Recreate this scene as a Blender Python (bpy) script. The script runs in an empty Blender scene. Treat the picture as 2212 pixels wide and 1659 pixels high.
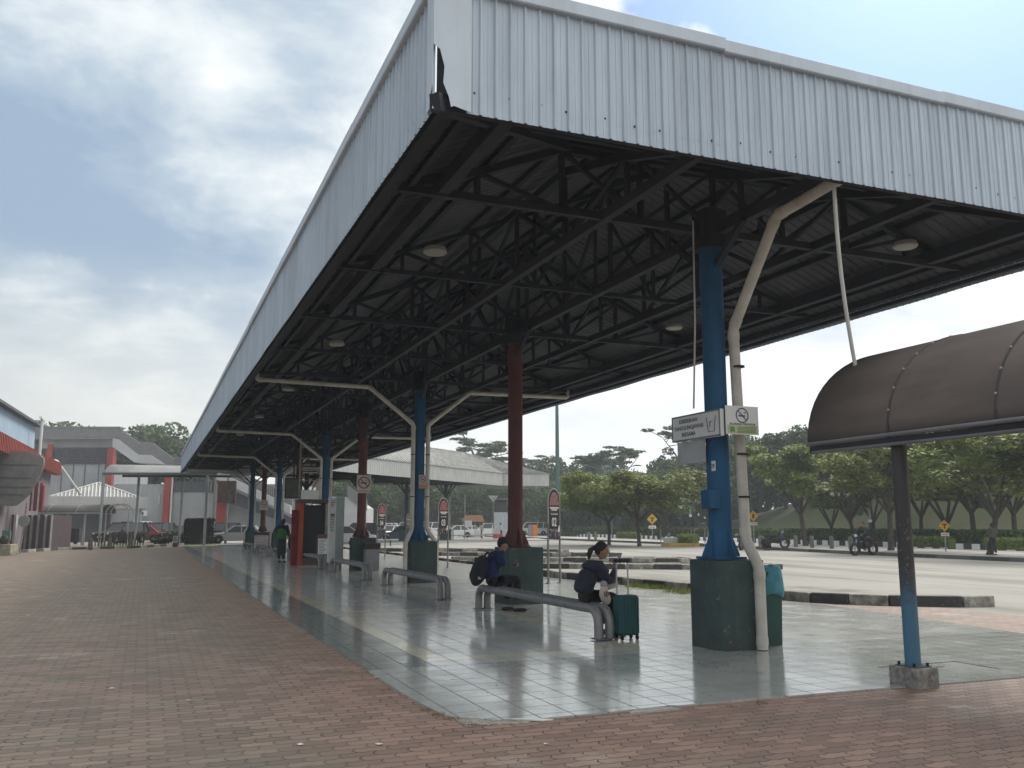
import bpy, bmesh, math, random
from mathutils import Vector, Matrix, noise as mnoise
R = math.radians
random.seed(7)
scn = bpy.context.scene
COL = scn.collection

# ------------------------------------------------------------------ camera
F_PX, CX, CY, HOR, EYE = 1930.0, 1106.0, 829.5, 1133.0, 1.55
PITCH = math.atan((HOR - CY) / F_PX)
YAW = math.atan((CX - 312.0) / math.hypot(F_PX, HOR - CY))
cam = bpy.data.cameras.new('camera')
cam.sensor_width = 36.0
cam.lens = 36.0 * F_PX / 2212.0
cam.clip_start = 0.1
cam.clip_end = 5000
camo = bpy.data.objects.new('camera', cam)
COL.objects.link(camo)
camo.location = (0, 0, EYE)
camo.rotation_euler = (math.pi / 2 + PITCH, 0, -YAW)
scn.camera = camo

# ------------------------------------------------------------------ exposure, sky, sun
scn.view_settings.view_transform = 'Standard'
scn.view_settings.look = 'None'
scn.view_settings.exposure = 1.4
scn.view_settings.gamma = 1.0
SUN_AZ, SUN_EL = R(52), R(43)          # azimuth from +Y towards +X
SUN_DIR = Vector((math.sin(SUN_AZ) * math.cos(SUN_EL), math.cos(SUN_AZ) * math.cos(SUN_EL), math.sin(SUN_EL)))
w = bpy.data.worlds.new('World')
scn.world = w
w.use_nodes = True
nt = w.node_tree
nt.nodes.clear()
N = nt.nodes.new
L = nt.links.new
def mth(op, a, b=None, tree=None, clamp=False):
    t = tree or nt
    n = t.nodes.new('ShaderNodeMath')
    n.operation = op
    n.use_clamp = clamp
    for i, v in enumerate((a, b)):
        if v is None: continue
        if isinstance(v, (int, float)): n.inputs[i].default_value = v
        else: t.links.new(v, n.inputs[i])
    return n.outputs[0]
def mixc(fac, a, b, tree=None, blend='MIX'):
    t = tree or nt
    n = t.nodes.new('ShaderNodeMix')
    n.data_type = 'RGBA'
    n.blend_type = blend
    for sock, v in ((n.inputs[0], fac), (n.inputs[6], a), (n.inputs[7], b)):
        if isinstance(v, (int, float)): sock.default_value = v
        elif isinstance(v, tuple): sock.default_value = (v[0], v[1], v[2], 1)
        else: t.links.new(v, sock)
    return n.outputs[2]
def ramp(fac, stops, tree=None, interp='LINEAR'):
    t = tree or nt
    n = t.nodes.new('ShaderNodeValToRGB')
    n.color_ramp.interpolation = interp
    el = n.color_ramp.elements
    while len(el) < len(stops): el.new(0.5)
    for e, (p, c) in zip(el, stops):
        e.position = p
        e.color = (c[0], c[1], c[2], 1) if isinstance(c, tuple) else (c, c, c, 1)
    t.links.new(fac, n.inputs[0])
    return n.outputs[0]
def noise(vec, scale, detail=4, rough=0.55, tree=None, dist=0.0):
    t = tree or nt
    n = t.nodes.new('ShaderNodeTexNoise')
    n.inputs['Scale'].default_value = scale
    n.inputs['Detail'].default_value = detail
    n.inputs['Roughness'].default_value = rough
    n.inputs['Distortion'].default_value = dist
    if vec is not None: t.links.new(vec, n.inputs['Vector'])
    return n.outputs[0]

sky = N('ShaderNodeTexSky')
sky.sky_type = 'NISHITA'
sky.sun_disc = False
sky.sun_elevation = SUN_EL
sky.sun_rotation = SUN_AZ
sky.air_density = 1.0
sky.dust_density = 1.2
tc = N('ShaderNodeTexCoord')
sep = N('ShaderNodeSeparateXYZ')
L(tc.outputs['Generated'], sep.inputs[0])
zc = mth('MAXIMUM', sep.outputs[2], 0.0)
# clouds lie on a layer overhead: direction / (height + a little)
inv = mth('DIVIDE', 1.0, mth('ADD', zc, 0.22))
cmb = N('ShaderNodeCombineXYZ')
L(mth('MULTIPLY', sep.outputs[0], inv), cmb.inputs[0])
L(mth('MULTIPLY', sep.outputs[1], inv), cmb.inputs[1])
cmb.inputs[2].default_value = 3.7
n1 = noise(cmb.outputs[0], 1.05, 7, 0.55, dist=0.25)
mp2 = N('ShaderNodeVectorMath'); mp2.operation = 'ADD'
L(cmb.outputs[0], mp2.inputs[0]); mp2.inputs[1].default_value = (4.3, 1.7, 2.0)
n2 = noise(mp2.outputs[0], 1.7, 7, 0.55, dist=0.35)
n3 = noise(mp2.outputs[0], 4.5, 6, 0.6, dist=0.3)
# the direction, ragged by noise, in which the large cloud masses are laid out
wn = N('ShaderNodeTexNoise'); wn.inputs['Scale'].default_value = 4.0; wn.inputs['Detail'].default_value = 5; wn.inputs['Roughness'].default_value = 0.6
L(tc.outputs['Generated'], wn.inputs['Vector'])
wv = N('ShaderNodeVectorMath'); wv.operation = 'MULTIPLY_ADD'
L(wn.outputs['Color'], wv.inputs[0]); wv.inputs[1].default_value = (0.26, 0.26, 0.26); wv.inputs[2].default_value = (-0.13, -0.13, -0.13)
wd = N('ShaderNodeVectorMath'); wd.operation = 'ADD'
L(tc.outputs['Generated'], wd.inputs[0]); L(wv.outputs[0], wd.inputs[1])
def blob(d, radius, flat=1.0):
    sb = N('ShaderNodeVectorMath'); sb.operation = 'SUBTRACT'
    L(wd.outputs[0], sb.inputs[0]); sb.inputs[1].default_value = d
    sc_ = N('ShaderNodeVectorMath'); sc_.operation = 'MULTIPLY'
    L(sb.outputs[0], sc_.inputs[0]); sc_.inputs[1].default_value = (1, 1, flat)
    ln = N('ShaderNodeVectorMath'); ln.operation = 'LENGTH'
    L(sc_.outputs[0], ln.inputs[0])
    return ramp(mth('DIVIDE', ln.outputs['Value'], radius), [(0.25, 1.0), (1.0, 0.0)], interp='EASE')
def dotv(v):
    n = N('ShaderNodeVectorMath'); n.operation = 'DOT_PRODUCT'
    L(tc.outputs['Generated'], n.inputs[0]); n.inputs[1].default_value = v
    return n.outputs['Value']
side = dotv((0.90, 0.10, 0.42))           # brighter cloud towards the sun's side and overhead
behind = mth('MAXIMUM', dotv((0.0, -1.0, 0.25)), 0.0)
glow = mth('POWER', mth('MAXIMUM', dotv(SUN_DIR), 0.0), 5.0)
nish = mixc(1.0, sky.outputs[0], (0.017, 0.0275, 0.044), blend='MULTIPLY')
lum = mth('ADD', mth('MULTIPLY', mth('SUBTRACT', n2, 0.5), 1.35), mth('ADD', 0.30, mth('MULTIPLY', side, 0.36)))
lum = mth('ADD', lum, mth('MULTIPLY', mth('SUBTRACT', n3, 0.5), 1.25))
lum = mth('ADD', lum, mth('MULTIPLY', behind, 0.50))  # extra brightness in the unseen sky behind the camera, lights the ground
for d, r_, fl, k in (((-0.08, 0.94, 0.31), 0.23, 1.5, -0.26), ((0.03, 0.965, 0.245), 0.17, 2.4, -0.30), ((0.105, 0.90, 0.415), 0.10, 1.2, -0.22), ((-0.13, 0.97, 0.17), 0.14, 2.0, -0.10),
                     ((0.10, 0.87, 0.48), 0.17, 1.3, 0.11), ((0.12, 0.955, 0.22), 0.08, 1.6, 0.22), ((0.06, 0.985, 0.15), 0.14, 2.2, 0.20), ((-0.09, 0.965, 0.22), 0.08, 2.4, 0.22), ((-0.12, 0.86, 0.46), 0.16, 1.2, 0.08)):
    lum = mth('ADD', lum, mth('MULTIPLY', blob(d, r_, fl), k))
over = ramp(sep.outputs[2], [(0.52, 0.0), (0.85, 1.0)])       # brightness added to the unseen sky overhead to light the ground
lum = mth('ADD', lum, mth('MULTIPLY', over, 0.40))
ccol = ramp(lum, [(0.0, (0.125, 0.172, 0.235)), (0.30, (0.185, 0.228, 0.274)), (0.60, (0.305, 0.332, 0.352)), (0.85, (0.41, 0.42, 0.425)), (1.0, (0.80, 0.80, 0.78))])
blue = mth('MAXIMUM', blob((0.655, 0.615, 0.43), 0.26, 1.6), blob((0.52, 0.66, 0.55), 0.16, 1.2))
cov = ramp(mth('ADD', n1, mth('SUBTRACT', 0.28, mth('MULTIPLY', blue, 0.85))), [(0.36, 0.0), (0.58, 1.0)])
low = ramp(zc, [(0.0, 1.0), (0.30, 0.0)])        # towards the horizon the layer closes up
cov2 = mth('MAXIMUM', cov, low)
skyc = mixc(cov2, nish, ccol)
hzc = ramp(zc, [(0.0, 0.85), (0.10, 0.72), (0.28, 0.0)])
skyc = mixc(hzc, skyc, mixc(ramp(side, [(0.05, 0.0), (0.75, 1.0)]), (0.345, 0.338, 0.305), (0.54, 0.55, 0.55)))
skyc = mixc(mth('MULTIPLY', glow, 0.08), skyc, (1.3, 1.25, 1.15))
bg = N('ShaderNodeBackground')
L(skyc, bg.inputs[0])
bg.inputs[1].default_value = 1.0
out = N('ShaderNodeOutputWorld')
L(bg.outputs[0], out.inputs[0])

sun = bpy.data.lights.new('sun', 'SUN')
sun.energy = 1.4
sun.angle = R(20)
sun.color = (1.0, 0.95, 0.87)
suno = bpy.data.objects.new('sun', sun)
COL.objects.link(suno)
suno.location = (30, 30, 60)
suno.rotation_euler = (-SUN_DIR).to_track_quat('-Z', 'Y').to_euler()

# ------------------------------------------------------------------ measuring helpers (photo pixel -> place in the world)
_fx, _fy = math.sin(YAW), math.cos(YAW)
_rx, _ry = _fy, -_fx
def ray(u, v):
    a = u - CX; b = CY - v
    fw = F_PX * math.cos(PITCH) - b * math.sin(PITCH)
    up = F_PX * math.sin(PITCH) + b * math.cos(PITCH)
    return Vector((_rx * a + _fx * fw, _ry * a + _fy * fw, up))
def G(u, v, z=0.0):
    r = ray(u, v); t = (z - EYE) / r.z
    return Vector((r.x * t, r.y * t, z))
def D(u, v, d):                                   # point at horizontal depth d
    r = ray(u, v); t = d / (r.x * _fx + r.y * _fy)
    return Vector((r.x * t, r.y * t, EYE + r.z * t))
def DG(u, d, z=0.0):
    p = D(u, HOR, d); p.z = z; return p
def zat(v, d): return D(CX, v, d).z

# ------------------------------------------------------------------ materials
MATS = {}
def M(key, col=(0.5, 0.5, 0.5), rough=0.6, metal=0.0, var=0.12, vscale=2.0, bump=0.0, bscale=40.0, col2=None, streak=0.0, spec=0.5, emit=None, chips=0.0, chipc=(0.06, 0.035, 0.025), patch=None, lap=0.0):
    if key in MATS: return MATS[key]
    m = bpy.data.materials.new(key)
    m.use_nodes = True
    t = m.node_tree
    b = t.nodes['Principled BSDF']
    b.inputs['Roughness'].default_value = rough
    b.inputs['Metallic'].default_value = metal
    b.inputs['Specular IOR Level'].default_value = spec
    tcn = t.nodes.new('ShaderNodeTexCoord')
    vec = tcn.outputs['Object']
    c2 = col2 or tuple(min(1, c * (1 - 2.2 * var)) for c in col)
    f = ramp(noise(vec, vscale, 6, 0.6, t), [(0.32, 0.0), (0.68, 1.0)], t)
    c = mixc(f, col, c2, t)
    if streak > 0:
        mp = t.nodes.new('ShaderNodeMapping'); mp.inputs['Scale'].default_value = (6, 6, 0.35)
        t.links.new(vec, mp.inputs[0])
        s = ramp(noise(mp.outputs[0], 1.6, 5, 0.6, t), [(0.45, 0.0), (0.75, 1.0)], t)
        c = mixc(mth('MULTIPLY', s, streak, t), c, tuple(x * 0.35 for x in col), t)
    if chips > 0:
        ch = ramp(noise(vec, 13, 6, 0.72, t), [(0.70 - chips * 0.1, 0.0), (0.72 - chips * 0.1, 1.0)], t)
        c = mixc(mth('MULTIPLY', ch, 0.85, t), c, chipc, t)
        sz = t.nodes.new('ShaderNodeSeparateXYZ'); t.links.new(vec, sz.inputs[0])
        gr = mth('MULTIPLY', ramp(sz.outputs[2], [(0.0, 1.0), (0.35, 0.0)], t), ramp(noise(vec, 5, 4, 0.6, t), [(0.35, 0.0), (0.6, 0.8)], t), t)
        c = mixc(mth('MULTIPLY', gr, 0.6, t), c, (0.045, 0.04, 0.035), t)         # splash dirt near the ground
    if patch:
        mp = t.nodes.new('ShaderNodeMapping'); mp.inputs['Scale'].default_value = patch[0]
        t.links.new(vec, mp.inputs[0])
        c = mixc(mth('MULTIPLY', ramp(noise(mp.outputs[0], 1.0, 6, 0.62, t), [(0.48, 0.0), (0.66, 1.0)], t), patch[2], t), c, patch[1], t)
    if lap > 0:
        sz = t.nodes.new('ShaderNodeSeparateXYZ'); t.links.new(vec, sz.inputs[0])
        fl = mth('FLOOR', mth('DIVIDE', mth('ADD', sz.outputs[0], mth('MULTIPLY', sz.outputs[1], 0.97, t), t), 0.76, t), None, t)
        wn_ = t.nodes.new('ShaderNodeTexWhiteNoise'); wn_.noise_dimensions = '1D'; t.links.new(fl, wn_.inputs['W'])
        c = mixc(1.0, c, ramp(wn_.outputs['Value'], [(0.0, 1 - lap), (1.0, 1 + lap)], t), t, 'MULTIPLY')
    t.links.new(c, b.inputs['Base Color'])
    rr = mth('ADD', mth('MULTIPLY', noise(vec, vscale * 3, 3, 0.5, t), 0.2), rough - 0.1, t, True)
    t.links.new(rr, b.inputs['Roughness'])
    if bump > 0:
        bn = t.nodes.new('ShaderNodeBump'); bn.inputs['Strength'].default_value = bump; bn.inputs['Distance'].default_value = 0.01
        t.links.new(noise(vec, bscale, 4, 0.6, t), bn.inputs['Height'])
        t.links.new(bn.outputs[0], b.inputs['Normal'])
    if emit:
        b.inputs['Emission Color'].default_value = (*emit[:3], 1); b.inputs['Emission Strength'].default_value = emit[3]
    MATS[key] = m
    return m

def paving_material():
    m = bpy.data.materials.new('interlocking_brick_paving'); m.use_nodes = True
    t = m.node_tree; b = t.nodes['Principled BSDF']
    tcn = t.nodes.new('ShaderNodeTexCoord'); vec = tcn.outputs['Object']
    s = t.nodes.new('ShaderNodeSeparateXYZ'); t.links.new(vec, s.inputs[0])
    def tri(v, period):
        p = mth('PINGPONG', v, period / 2, t)
        return mth('SUBTRACT', mth('DIVIDE', p, period / 2, t), 0.5, t)
    x2 = mth('ADD', s.outputs[0], mth('MULTIPLY', tri(s.outputs[1], 0.112), 0.030, t), t)
    y2 = mth('ADD', s.outputs[1], mth('MULTIPLY', tri(s.outputs[0], 0.120), 0.016, t), t)
    wob = noise(vec, 3.0, 2, 0.5, t)
    y2 = mth('ADD', y2, mth('MULTIPLY', mth('SUBTRACT', wob, 0.5, t), 0.03, t), t)
    cb = t.nodes.new('ShaderNodeCombineXYZ'); t.links.new(x2, cb.inputs[0]); t.links.new(y2, cb.inputs[1])
    br = t.nodes.new('ShaderNodeTexBrick')
    br.offset = 0.5
    br.inputs['Scale'].default_value = 1.0
    br.inputs['Brick Width'].default_value = 0.24
    br.inputs['Row Height'].default_value = 0.112
    br.inputs['Mortar Size'].default_value = 0.0074
    br.inputs['Mortar Smooth'].default_value = 0.25
    br.inputs['Bias'].default_value = 0.0
    br.inputs['Color1'].default_value = (0.0, 0, 0, 1); br.inputs['Color2'].default_value = (1, 1, 1, 1)
    br.inputs['Mortar'].default_value = (0.5, 0.5, 0.5, 1)
    t.links.new(cb.outputs[0], br.inputs['Vector'])
    # reddish near the platform corner, greyer and mossier further off, worn pale patches
    big = noise(vec, 0.22, 5, 0.65, t)
    red = mixc(ramp(big, [(0.36, 0.0), (0.62, 1.0)], t), (0.232, 0.158, 0.132), (0.196, 0.156, 0.124), t)
    far = ramp(mth('MULTIPLY', s.outputs[1], 1 / 40.0, t), [(0.10, 0.0), (0.55, 1.0)], t)
    red = mixc(far, red, (0.178, 0.140, 0.105), t)
    edge = ramp(mth('MULTIPLY', mth('ADD', s.outputs[0], 4.0, t), 1 / 8.0, t), [(0.62, 0.0), (0.74, 1.0)], t)
    red = mixc(mth('MULTIPLY', edge, 0.25, t), red, (0.25, 0.13, 0.10), t)
    pale = ramp(noise(vec, 0.55, 4, 0.6, t), [(0.62, 0.0), (0.70, 1.0)], t)
    red = mixc(mth('MULTIPLY', pale, 0.6, t), red, (0.33, 0.29, 0.245), t)
    moss = ramp(noise(vec, 0.9, 5, 0.65, t), [(0.55, 0.0), (0.70, 1.0)], t)
    red = mixc(mth('MULTIPLY', moss, 0.45, t), red, (0.15, 0.15, 0.115), t)
    per = mixc(0.60, red, mixc(br.outputs['Color'], (0.62, 0.62, 0.62), (1.35, 1.32, 1.3), t), t, 'MULTIPLY')
    grit = ramp(noise(vec, 60, 3, 0.7, t), [(0.3, 0.82), (0.7, 1.12)], t)
    per = mixc(1.0, per, grit, t, 'MULTIPLY')
    jn = ramp(noise(vec, 1.6, 5, 0.7, t), [(0.36, 0.30), (0.60, 1.0)], t)          # joints here and there filled with sand
    c = mixc(mth('MULTIPLY', br.outputs['Fac'], jn, t), per, (0.046, 0.035, 0.029), t)
    oil = ramp(noise(vec, 2.3, 3, 0.5, t), [(0.70, 0.0), (0.76, 1.0)], t)
    c = mixc(mth('MULTIPLY', oil, 0.45, t), c, (0.05, 0.045, 0.04), t)
    t.links.new(c, b.inputs['Base Color'])
    b.inputs['Roughness'].default_value = 0.72
    b.inputs['Specular IOR Level'].default_value = 0.35
    bn = t.nodes.new('ShaderNodeBump'); bn.inputs['Strength'].default_value = 0.55; bn.inputs['Distance'].default_value = 0.012
    h = mth('ADD', mth('SUBTRACT', 1.0, br.outputs['Fac'], t), mth('MULTIPLY', noise(vec, 3.2, 4, 0.6, t), 2.2, t), t)
    t.links.new(h, bn.inputs['Height']); t.links.new(bn.outputs[0], b.inputs['Normal'])
    return m

def tile_material():
    m = bpy.data.materials.new('glazed_floor_tiles'); m.use_nodes = True
    t = m.node_tree; b = t.nodes['Principled BSDF']
    tcn = t.nodes.new('ShaderNodeTexCoord'); vec = tcn.outputs['Object']
    s = t.nodes.new('ShaderNodeSeparateXYZ'); t.links.new(vec, s.inputs[0])
    X, Y = s.outputs[0], s.outputs[1]
    br = t.nodes.new('ShaderNodeTexBrick'); br.offset = 0.0
    br.inputs['Scale'].default_value = 1.0
    br.inputs['Brick Width'].default_value = 0.305; br.inputs['Row Height'].default_value = 0.305
    br.inputs['Mortar Size'].default_value = 0.0058; br.inputs['Mortar Smooth'].default_value = 0.2; br.inputs['Bias'].default_value = 0.0
    br.inputs['Color1'].default_value = (0, 0, 0, 1); br.inputs['Color2'].default_value = (1, 1, 1, 1)
    t.links.new(vec, br.inputs['Vector'])
    def band(v, a, c):
        return mth('MULTIPLY', mth('GREATER_THAN', v, a, t), mth('LESS_THAN', v, c, t), t)
    # cream frames, one per bay, inside a green border
    yb = mth('FLOORED_MODULO', mth('SUBTRACT', Y, 10.06, t), 6.10, t)
    inside = mth('MULTIPLY', band(X, 3.05, 6.1, t) if False else band(X, 3.05, 6.10), mth('GREATER_THAN', Y, 10.06, t), t)
    inside = mth('MULTIPLY', inside, mth('LESS_THAN', yb, 5.80, t), t)
    core = mth('MULTIPLY', band(X, 3.355, 5.795), band(yb, 0.305, 5.49), t)
    frame = mth('MULTIPLY', inside, mth('SUBTRACT', 1.0, core, t), t)
    green = mixc(br.outputs['Color'], (0.185, 0.212, 0.198), (0.215, 0.240, 0.226), t)
    plain = mixc(br.outputs['Color'], (0.425, 0.432, 0.415), (0.475, 0.482, 0.462), t)
    isb = mth('MAXIMUM', mth('LESS_THAN', X, 3.05, t), 0.0, t)
    c = mixc(isb, plain, green, t)
    c = mixc(mth('LESS_THAN', Y, 9.76, t), c, mixc(0.5, green, plain, t), t)
    c = mixc(frame, c, (0.53, 0.51, 0.40), t)
    dirt = ramp(noise(vec, 1.1, 6, 0.65, t), [(0.42, 1.0), (0.75, 0.84)], t)
    spot = ramp(noise(vec, 9.0, 2, 0.4, t), [(0.235, 0.45), (0.265, 1.0)], t)          # old gum and drips
    scuf = ramp(noise(vec, 34, 4, 0.7, t), [(0.30, 0.86), (0.60, 1.03)], t)
    c = mixc(1.0, c, spot, t, 'MULTIPLY'); c = mixc(1.0, c, scuf, t, 'MULTIPLY')
    c = mixc(1.0, c, dirt, t, 'MULTIPLY')
    c = mixc(br.outputs['Fac'], c, (0.055, 0.060, 0.055), t)
    t.links.new(c, b.inputs['Base Color'])
    rg = ramp(noise(vec, 1.7, 6, 0.65, t), [(0.3, 0.09), (0.52, 0.14), (0.72, 0.21)], t)
    rg2 = mixc(br.outputs['Fac'], rg, (0.7, 0.7, 0.7), t)
    t.links.new(rg2, b.inputs['Roughness'])
    b.inputs['IOR'].default_value = 1.75
    bn = t.nodes.new('ShaderNodeBump'); bn.inputs['Strength'].default_value = 0.35; bn.inputs['Distance'].default_value = 0.004
    h = mth('ADD', mth('MULTIPLY', mth('SUBTRACT', 1.0, br.outputs['Fac'], t), 0.5, t), mth('MULTIPLY', noise(vec, 2.6, 2, 0.5, t), 1.2, t), t)
    t.links.new(h, bn.inputs['Height']); t.links.new(bn.outputs[0], b.inputs['Normal'])
    return m

def foliage_material(key, c1, c2, c3):
    m = bpy.data.materials.new(key); m.use_nodes = True
    t = m.node_tree; b = t.nodes['Principled BSDF']
    g = t.nodes.new('ShaderNodeNewGeometry'); oi = t.nodes.new('ShaderNodeObjectInfo')
    c = ramp(g.outputs['Random Per Island'], [(0.0, c1), (0.55, c2), (1.0, c3)], t)
    hs = t.nodes.new('ShaderNodeHueSaturation')
    t.links.new(mth('ADD', 0.48, mth('MULTIPLY', oi.outputs['Random'], 0.035, t), t), hs.inputs['Hue'])
    t.links.new(mth('ADD', 0.8, mth('MULTIPLY', oi.outputs['Random'], 0.4, t), t), hs.inputs['Value'])
    t.links.new(c, hs.inputs['Color'])
    t.links.new(hs.outputs[0], b.inputs['Base Color'])
    b.inputs['Roughness'].default_value = 0.6
    b.inputs['Specular IOR Level'].default_value = 0.3
    tr = t.nodes.new('ShaderNodeBsdfTranslucent')
    t.links.new(hs.outputs[0], tr.inputs[0])
    mx = t.nodes.new('ShaderNodeMixShader'); mx.inputs[0].default_value = 0.35
    t.links.new(b.outputs[0], mx.inputs[1]); t.links.new(tr.outputs[0], mx.inputs[2])
    t.links.new(mx.outputs[0], t.nodes['Material Output'].inputs[0])
    return m

# ------------------------------------------------------------------ objects
def tag(o, label=None, cat=None, group=None, kind=None):
    if label: o['label'] = label
    if cat: o['category'] = cat
    if group: o['group'] = group
    if kind: o['kind'] = kind
    return o
def empty(name, loc=(0, 0, 0), rz=0.0, label=None, cat=None, group=None):
    o = bpy.data.objects.new(name, None)
    COL.objects.link(o)
    o.empty_display_size = 0.2
    o.location = loc
    o.rotation_euler = (0, 0, rz)
    return tag(o, label, cat, group)
def copy_tree(o, parent=None):
    c = o.copy()
    COL.objects.link(c)
    c.parent = parent
    for ch in list(o.children): copy_tree(ch, c)
    return c

class MB:
    def __init__(self): self.v = []; self.f = []
    def add(self, vs, fs):
        n = len(self.v)
        self.v += [Vector(p) for p in vs]
        self.f += [tuple(i + n for i in f) for f in fs]
        return self
    def box(self, c, s, rz=0.0, m=None):
        hx, hy, hz = s[0] / 2, s[1] / 2, s[2] / 2
        vs = [Vector((x * hx, y * hy, z * hz)) for z in (-1, 1) for y in (-1, 1) for x in (-1, 1)]
        mt = m or Matrix.Rotation(rz, 3, 'Z')
        vs = [mt @ p + Vector(c) for p in vs]
        return self.add(vs, [(0, 2, 3, 1), (4, 5, 7, 6), (0, 1, 5, 4), (2, 6, 7, 3), (0, 4, 6, 2), (1, 3, 7, 5)])
    def bx(self, x0, x1, y0, y1, z0, z1):
        return self.box(((x0 + x1) / 2, (y0 + y1) / 2, (z0 + z1) / 2), (x1 - x0, y1 - y0, z1 - z0))
    def beam(self, p, q, w=0.06, h=None, up=(0, 0, 1)):
        p, q = Vector(p), Vector(q); d = q - p; ln = d.length
        if ln < 1e-5: return self
        d.normalize(); u = Vector(up)
        s = d.cross(u)
        if s.length < 1e-3: s = d.cross(Vector((1, 0, 0)))
        s.normalize(); u = s.cross(d)
        m = Matrix((s, d, u)).transposed()
        return self.box((p + q) / 2, (w, ln, h or w), m=m)
    def tube(self, pts, r, n=10, cap=True):
        pts = [Vector(p) for p in pts]; k = len(pts)
        rs = r if isinstance(r, (list, tuple)) else [r] * k
        vs = []; ref = None
        for i, p in enumerate(pts):
            a = pts[max(i - 1, 0)]; b = pts[min(i + 1, k - 1)]
            d = (b - a).normalized()
            if ref is None:
                ref = Vector((0, 0, 1)) if abs(d.z) < 0.9 else Vector((1, 0, 0))
            s = d.cross(ref)
            if s.length < 1e-4: s = d.cross(Vector((0, 1, 0.3)))
            s.normalize(); u = s.cross(d); ref = u
            mit = 1.0
            if 0 < i < k - 1:
                c = (pts[i] - a).normalized().dot((b - pts[i]).normalized())
                mit = 1.0 / max(0.75, math.sqrt((1 + c) / 2))
            for j in range(n):
                t = 2 * math.pi * j / n
                vs.append(p + (s * math.cos(t) + u * math.sin(t)) * rs[i] * (mit if False else 1.0))
        fs = [(i * n + j, i * n + (j + 1) % n, (i + 1) * n + (j + 1) % n, (i + 1) * n + j) for i in range(k - 1) for j in range(n)]
        if cap: fs += [tuple(range(n - 1, -1, -1)), tuple((k - 1) * n + j for j in range(n))]
        return self.add(vs, fs)
    def lathe(self, prof, c=(0, 0, 0), n=20, cap=True):
        vs = []; c = Vector(c)
        for r, z in prof:
            for j in range(n):
                t = 2 * math.pi * j / n
                vs.append(c + Vector((r * math.cos(t), r * math.sin(t), z)))
        k = len(prof)
        fs = [(i * n + j, i * n + (j + 1) % n, (i + 1) * n + (j + 1) % n, (i + 1) * n + j) for i in range(k - 1) for j in range(n)]
        if cap: fs += [tuple(range(n - 1, -1, -1)), tuple((k - 1) * n + j for j in range(n))]
        return self.add(vs, fs)
    def prism(self, poly, z0, z1):
        n = len(poly)
        vs = [(p[0], p[1], z0) for p in poly] + [(p[0], p[1], z1) for p in poly]
        a = sum(poly[i][0] * poly[(i + 1) % n][1] - poly[(i + 1) % n][0] * poly[i][1] for i in range(n))
        idx = list(range(n)) if a > 0 else list(range(n - 1, -1, -1))
        fs = [tuple(reversed(idx)), tuple(i + n for i in idx)]
        for q in range(n):
            i, j = idx[q], idx[(q + 1) % n]
            fs.append((i, j, j + n, i + n))
        return self.add(vs, fs)
    def slab(self, poly, thick):                 # polygon in 3-D, thickened along its normal
        ps = [Vector(p) for p in poly]; n = len(ps)
        nn = Vector((0, 0, 0))
        for i in range(n): nn += ps[i].cross(ps[(i + 1) % n])
        nn.normalize()
        vs = ps + [p - nn * thick for p in ps]
        fs = [tuple(range(n)), tuple(range(2 * n - 1, n - 1, -1))]
        for i in range(n):
            j = (i + 1) % n
            fs.append((i, i + n, j + n, j))
        return self.add(vs, fs)
    def ball(self, c, r, n=12, k=8):
        c = Vector(c); rr = Vector(r) if isinstance(r, (tuple, list)) else Vector((r, r, r))
        vs = [c + Vector((0, 0, -rr.z))]
        for i in range(1, k):
            ph = math.pi * i / k
            for j in range(n):
                t = 2 * math.pi * j / n
                vs.append(c + Vector((rr.x * math.sin(ph) * math.cos(t), rr.y * math.sin(ph) * math.sin(t), -rr.z * math.cos(ph))))
        vs.append(c + Vector((0, 0, rr.z)))
        fs = [(0, 1 + (j + 1) % n, 1 + j) for j in range(n)]
        for i in range(k - 2):
            for j in range(n):
                a = 1 + i * n; b = a + n
                fs.append((a + j, a + (j + 1) % n, b + (j + 1) % n, b + j))
        a = 1 + (k - 2) * n
        fs += [(a + j, a + (j + 1) % n, len(vs) - 1) for j in range(n)]
        return self.add(vs, fs)
    def build(self, name, mat, parent=None, world=False, smooth=False, bevel=0.0, seg=2, auto=None):
        me = bpy.data.meshes.new(name)
        off = parent.location if (world and parent is not None) else Vector((0, 0, 0))
        if world and parent is not None and parent.parent is not None:
            off = parent.parent.location
        me.from_pydata([p - off for p in self.v], [], self.f)
        me.update()
        o = bpy.data.objects.new(name, me)
        COL.objects.link(o)
        me.materials.append(mat)
        if parent is not None: o.parent = parent
        if smooth:
            me.polygons.foreach_set('use_smooth', [True] * len(me.polygons))
            if auto is not None or True:
                try: me.set_sharp_from_angle(angle=R(auto or 40))
                except Exception: pass
        if bevel > 0:
            md = o.modifiers.new('bevel', 'BEVEL'); md.width = bevel; md.segments = seg; md.limit_method = 'ANGLE'; md.angle_limit = R(35)
        return o

def lift(mb, fn):                                 # apply a function to every vertex
    mb.v = [Vector(fn(p)) for p in mb.v]; return mb

def text_mesh(name, body, size, mat, parent, loc, rot, align='CENTER', sx=1.0, ext=0.0015, bold=0.0):
    cu = bpy.data.curves.new(name, 'FONT'); cu.body = body; cu.size = size
    cu.align_x = align; cu.align_y = 'CENTER'; cu.extrude = ext; cu.offset = bold
    cu.resolution_u = 3
    to = bpy.data.objects.new(name, cu); COL.objects.link(to)
    dg = bpy.context.evaluated_depsgraph_get()
    me = bpy.data.meshes.new_from_object(to.evaluated_get(dg))
    bpy.data.objects.remove(to)
    o = bpy.data.objects.new(name, me); COL.objects.link(o)
    me.materials.clear(); me.materials.append(mat)
    o.parent = parent; o.location = loc; o.rotation_euler = rot; o.scale = (sx, 1, 1)
    return o

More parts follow.
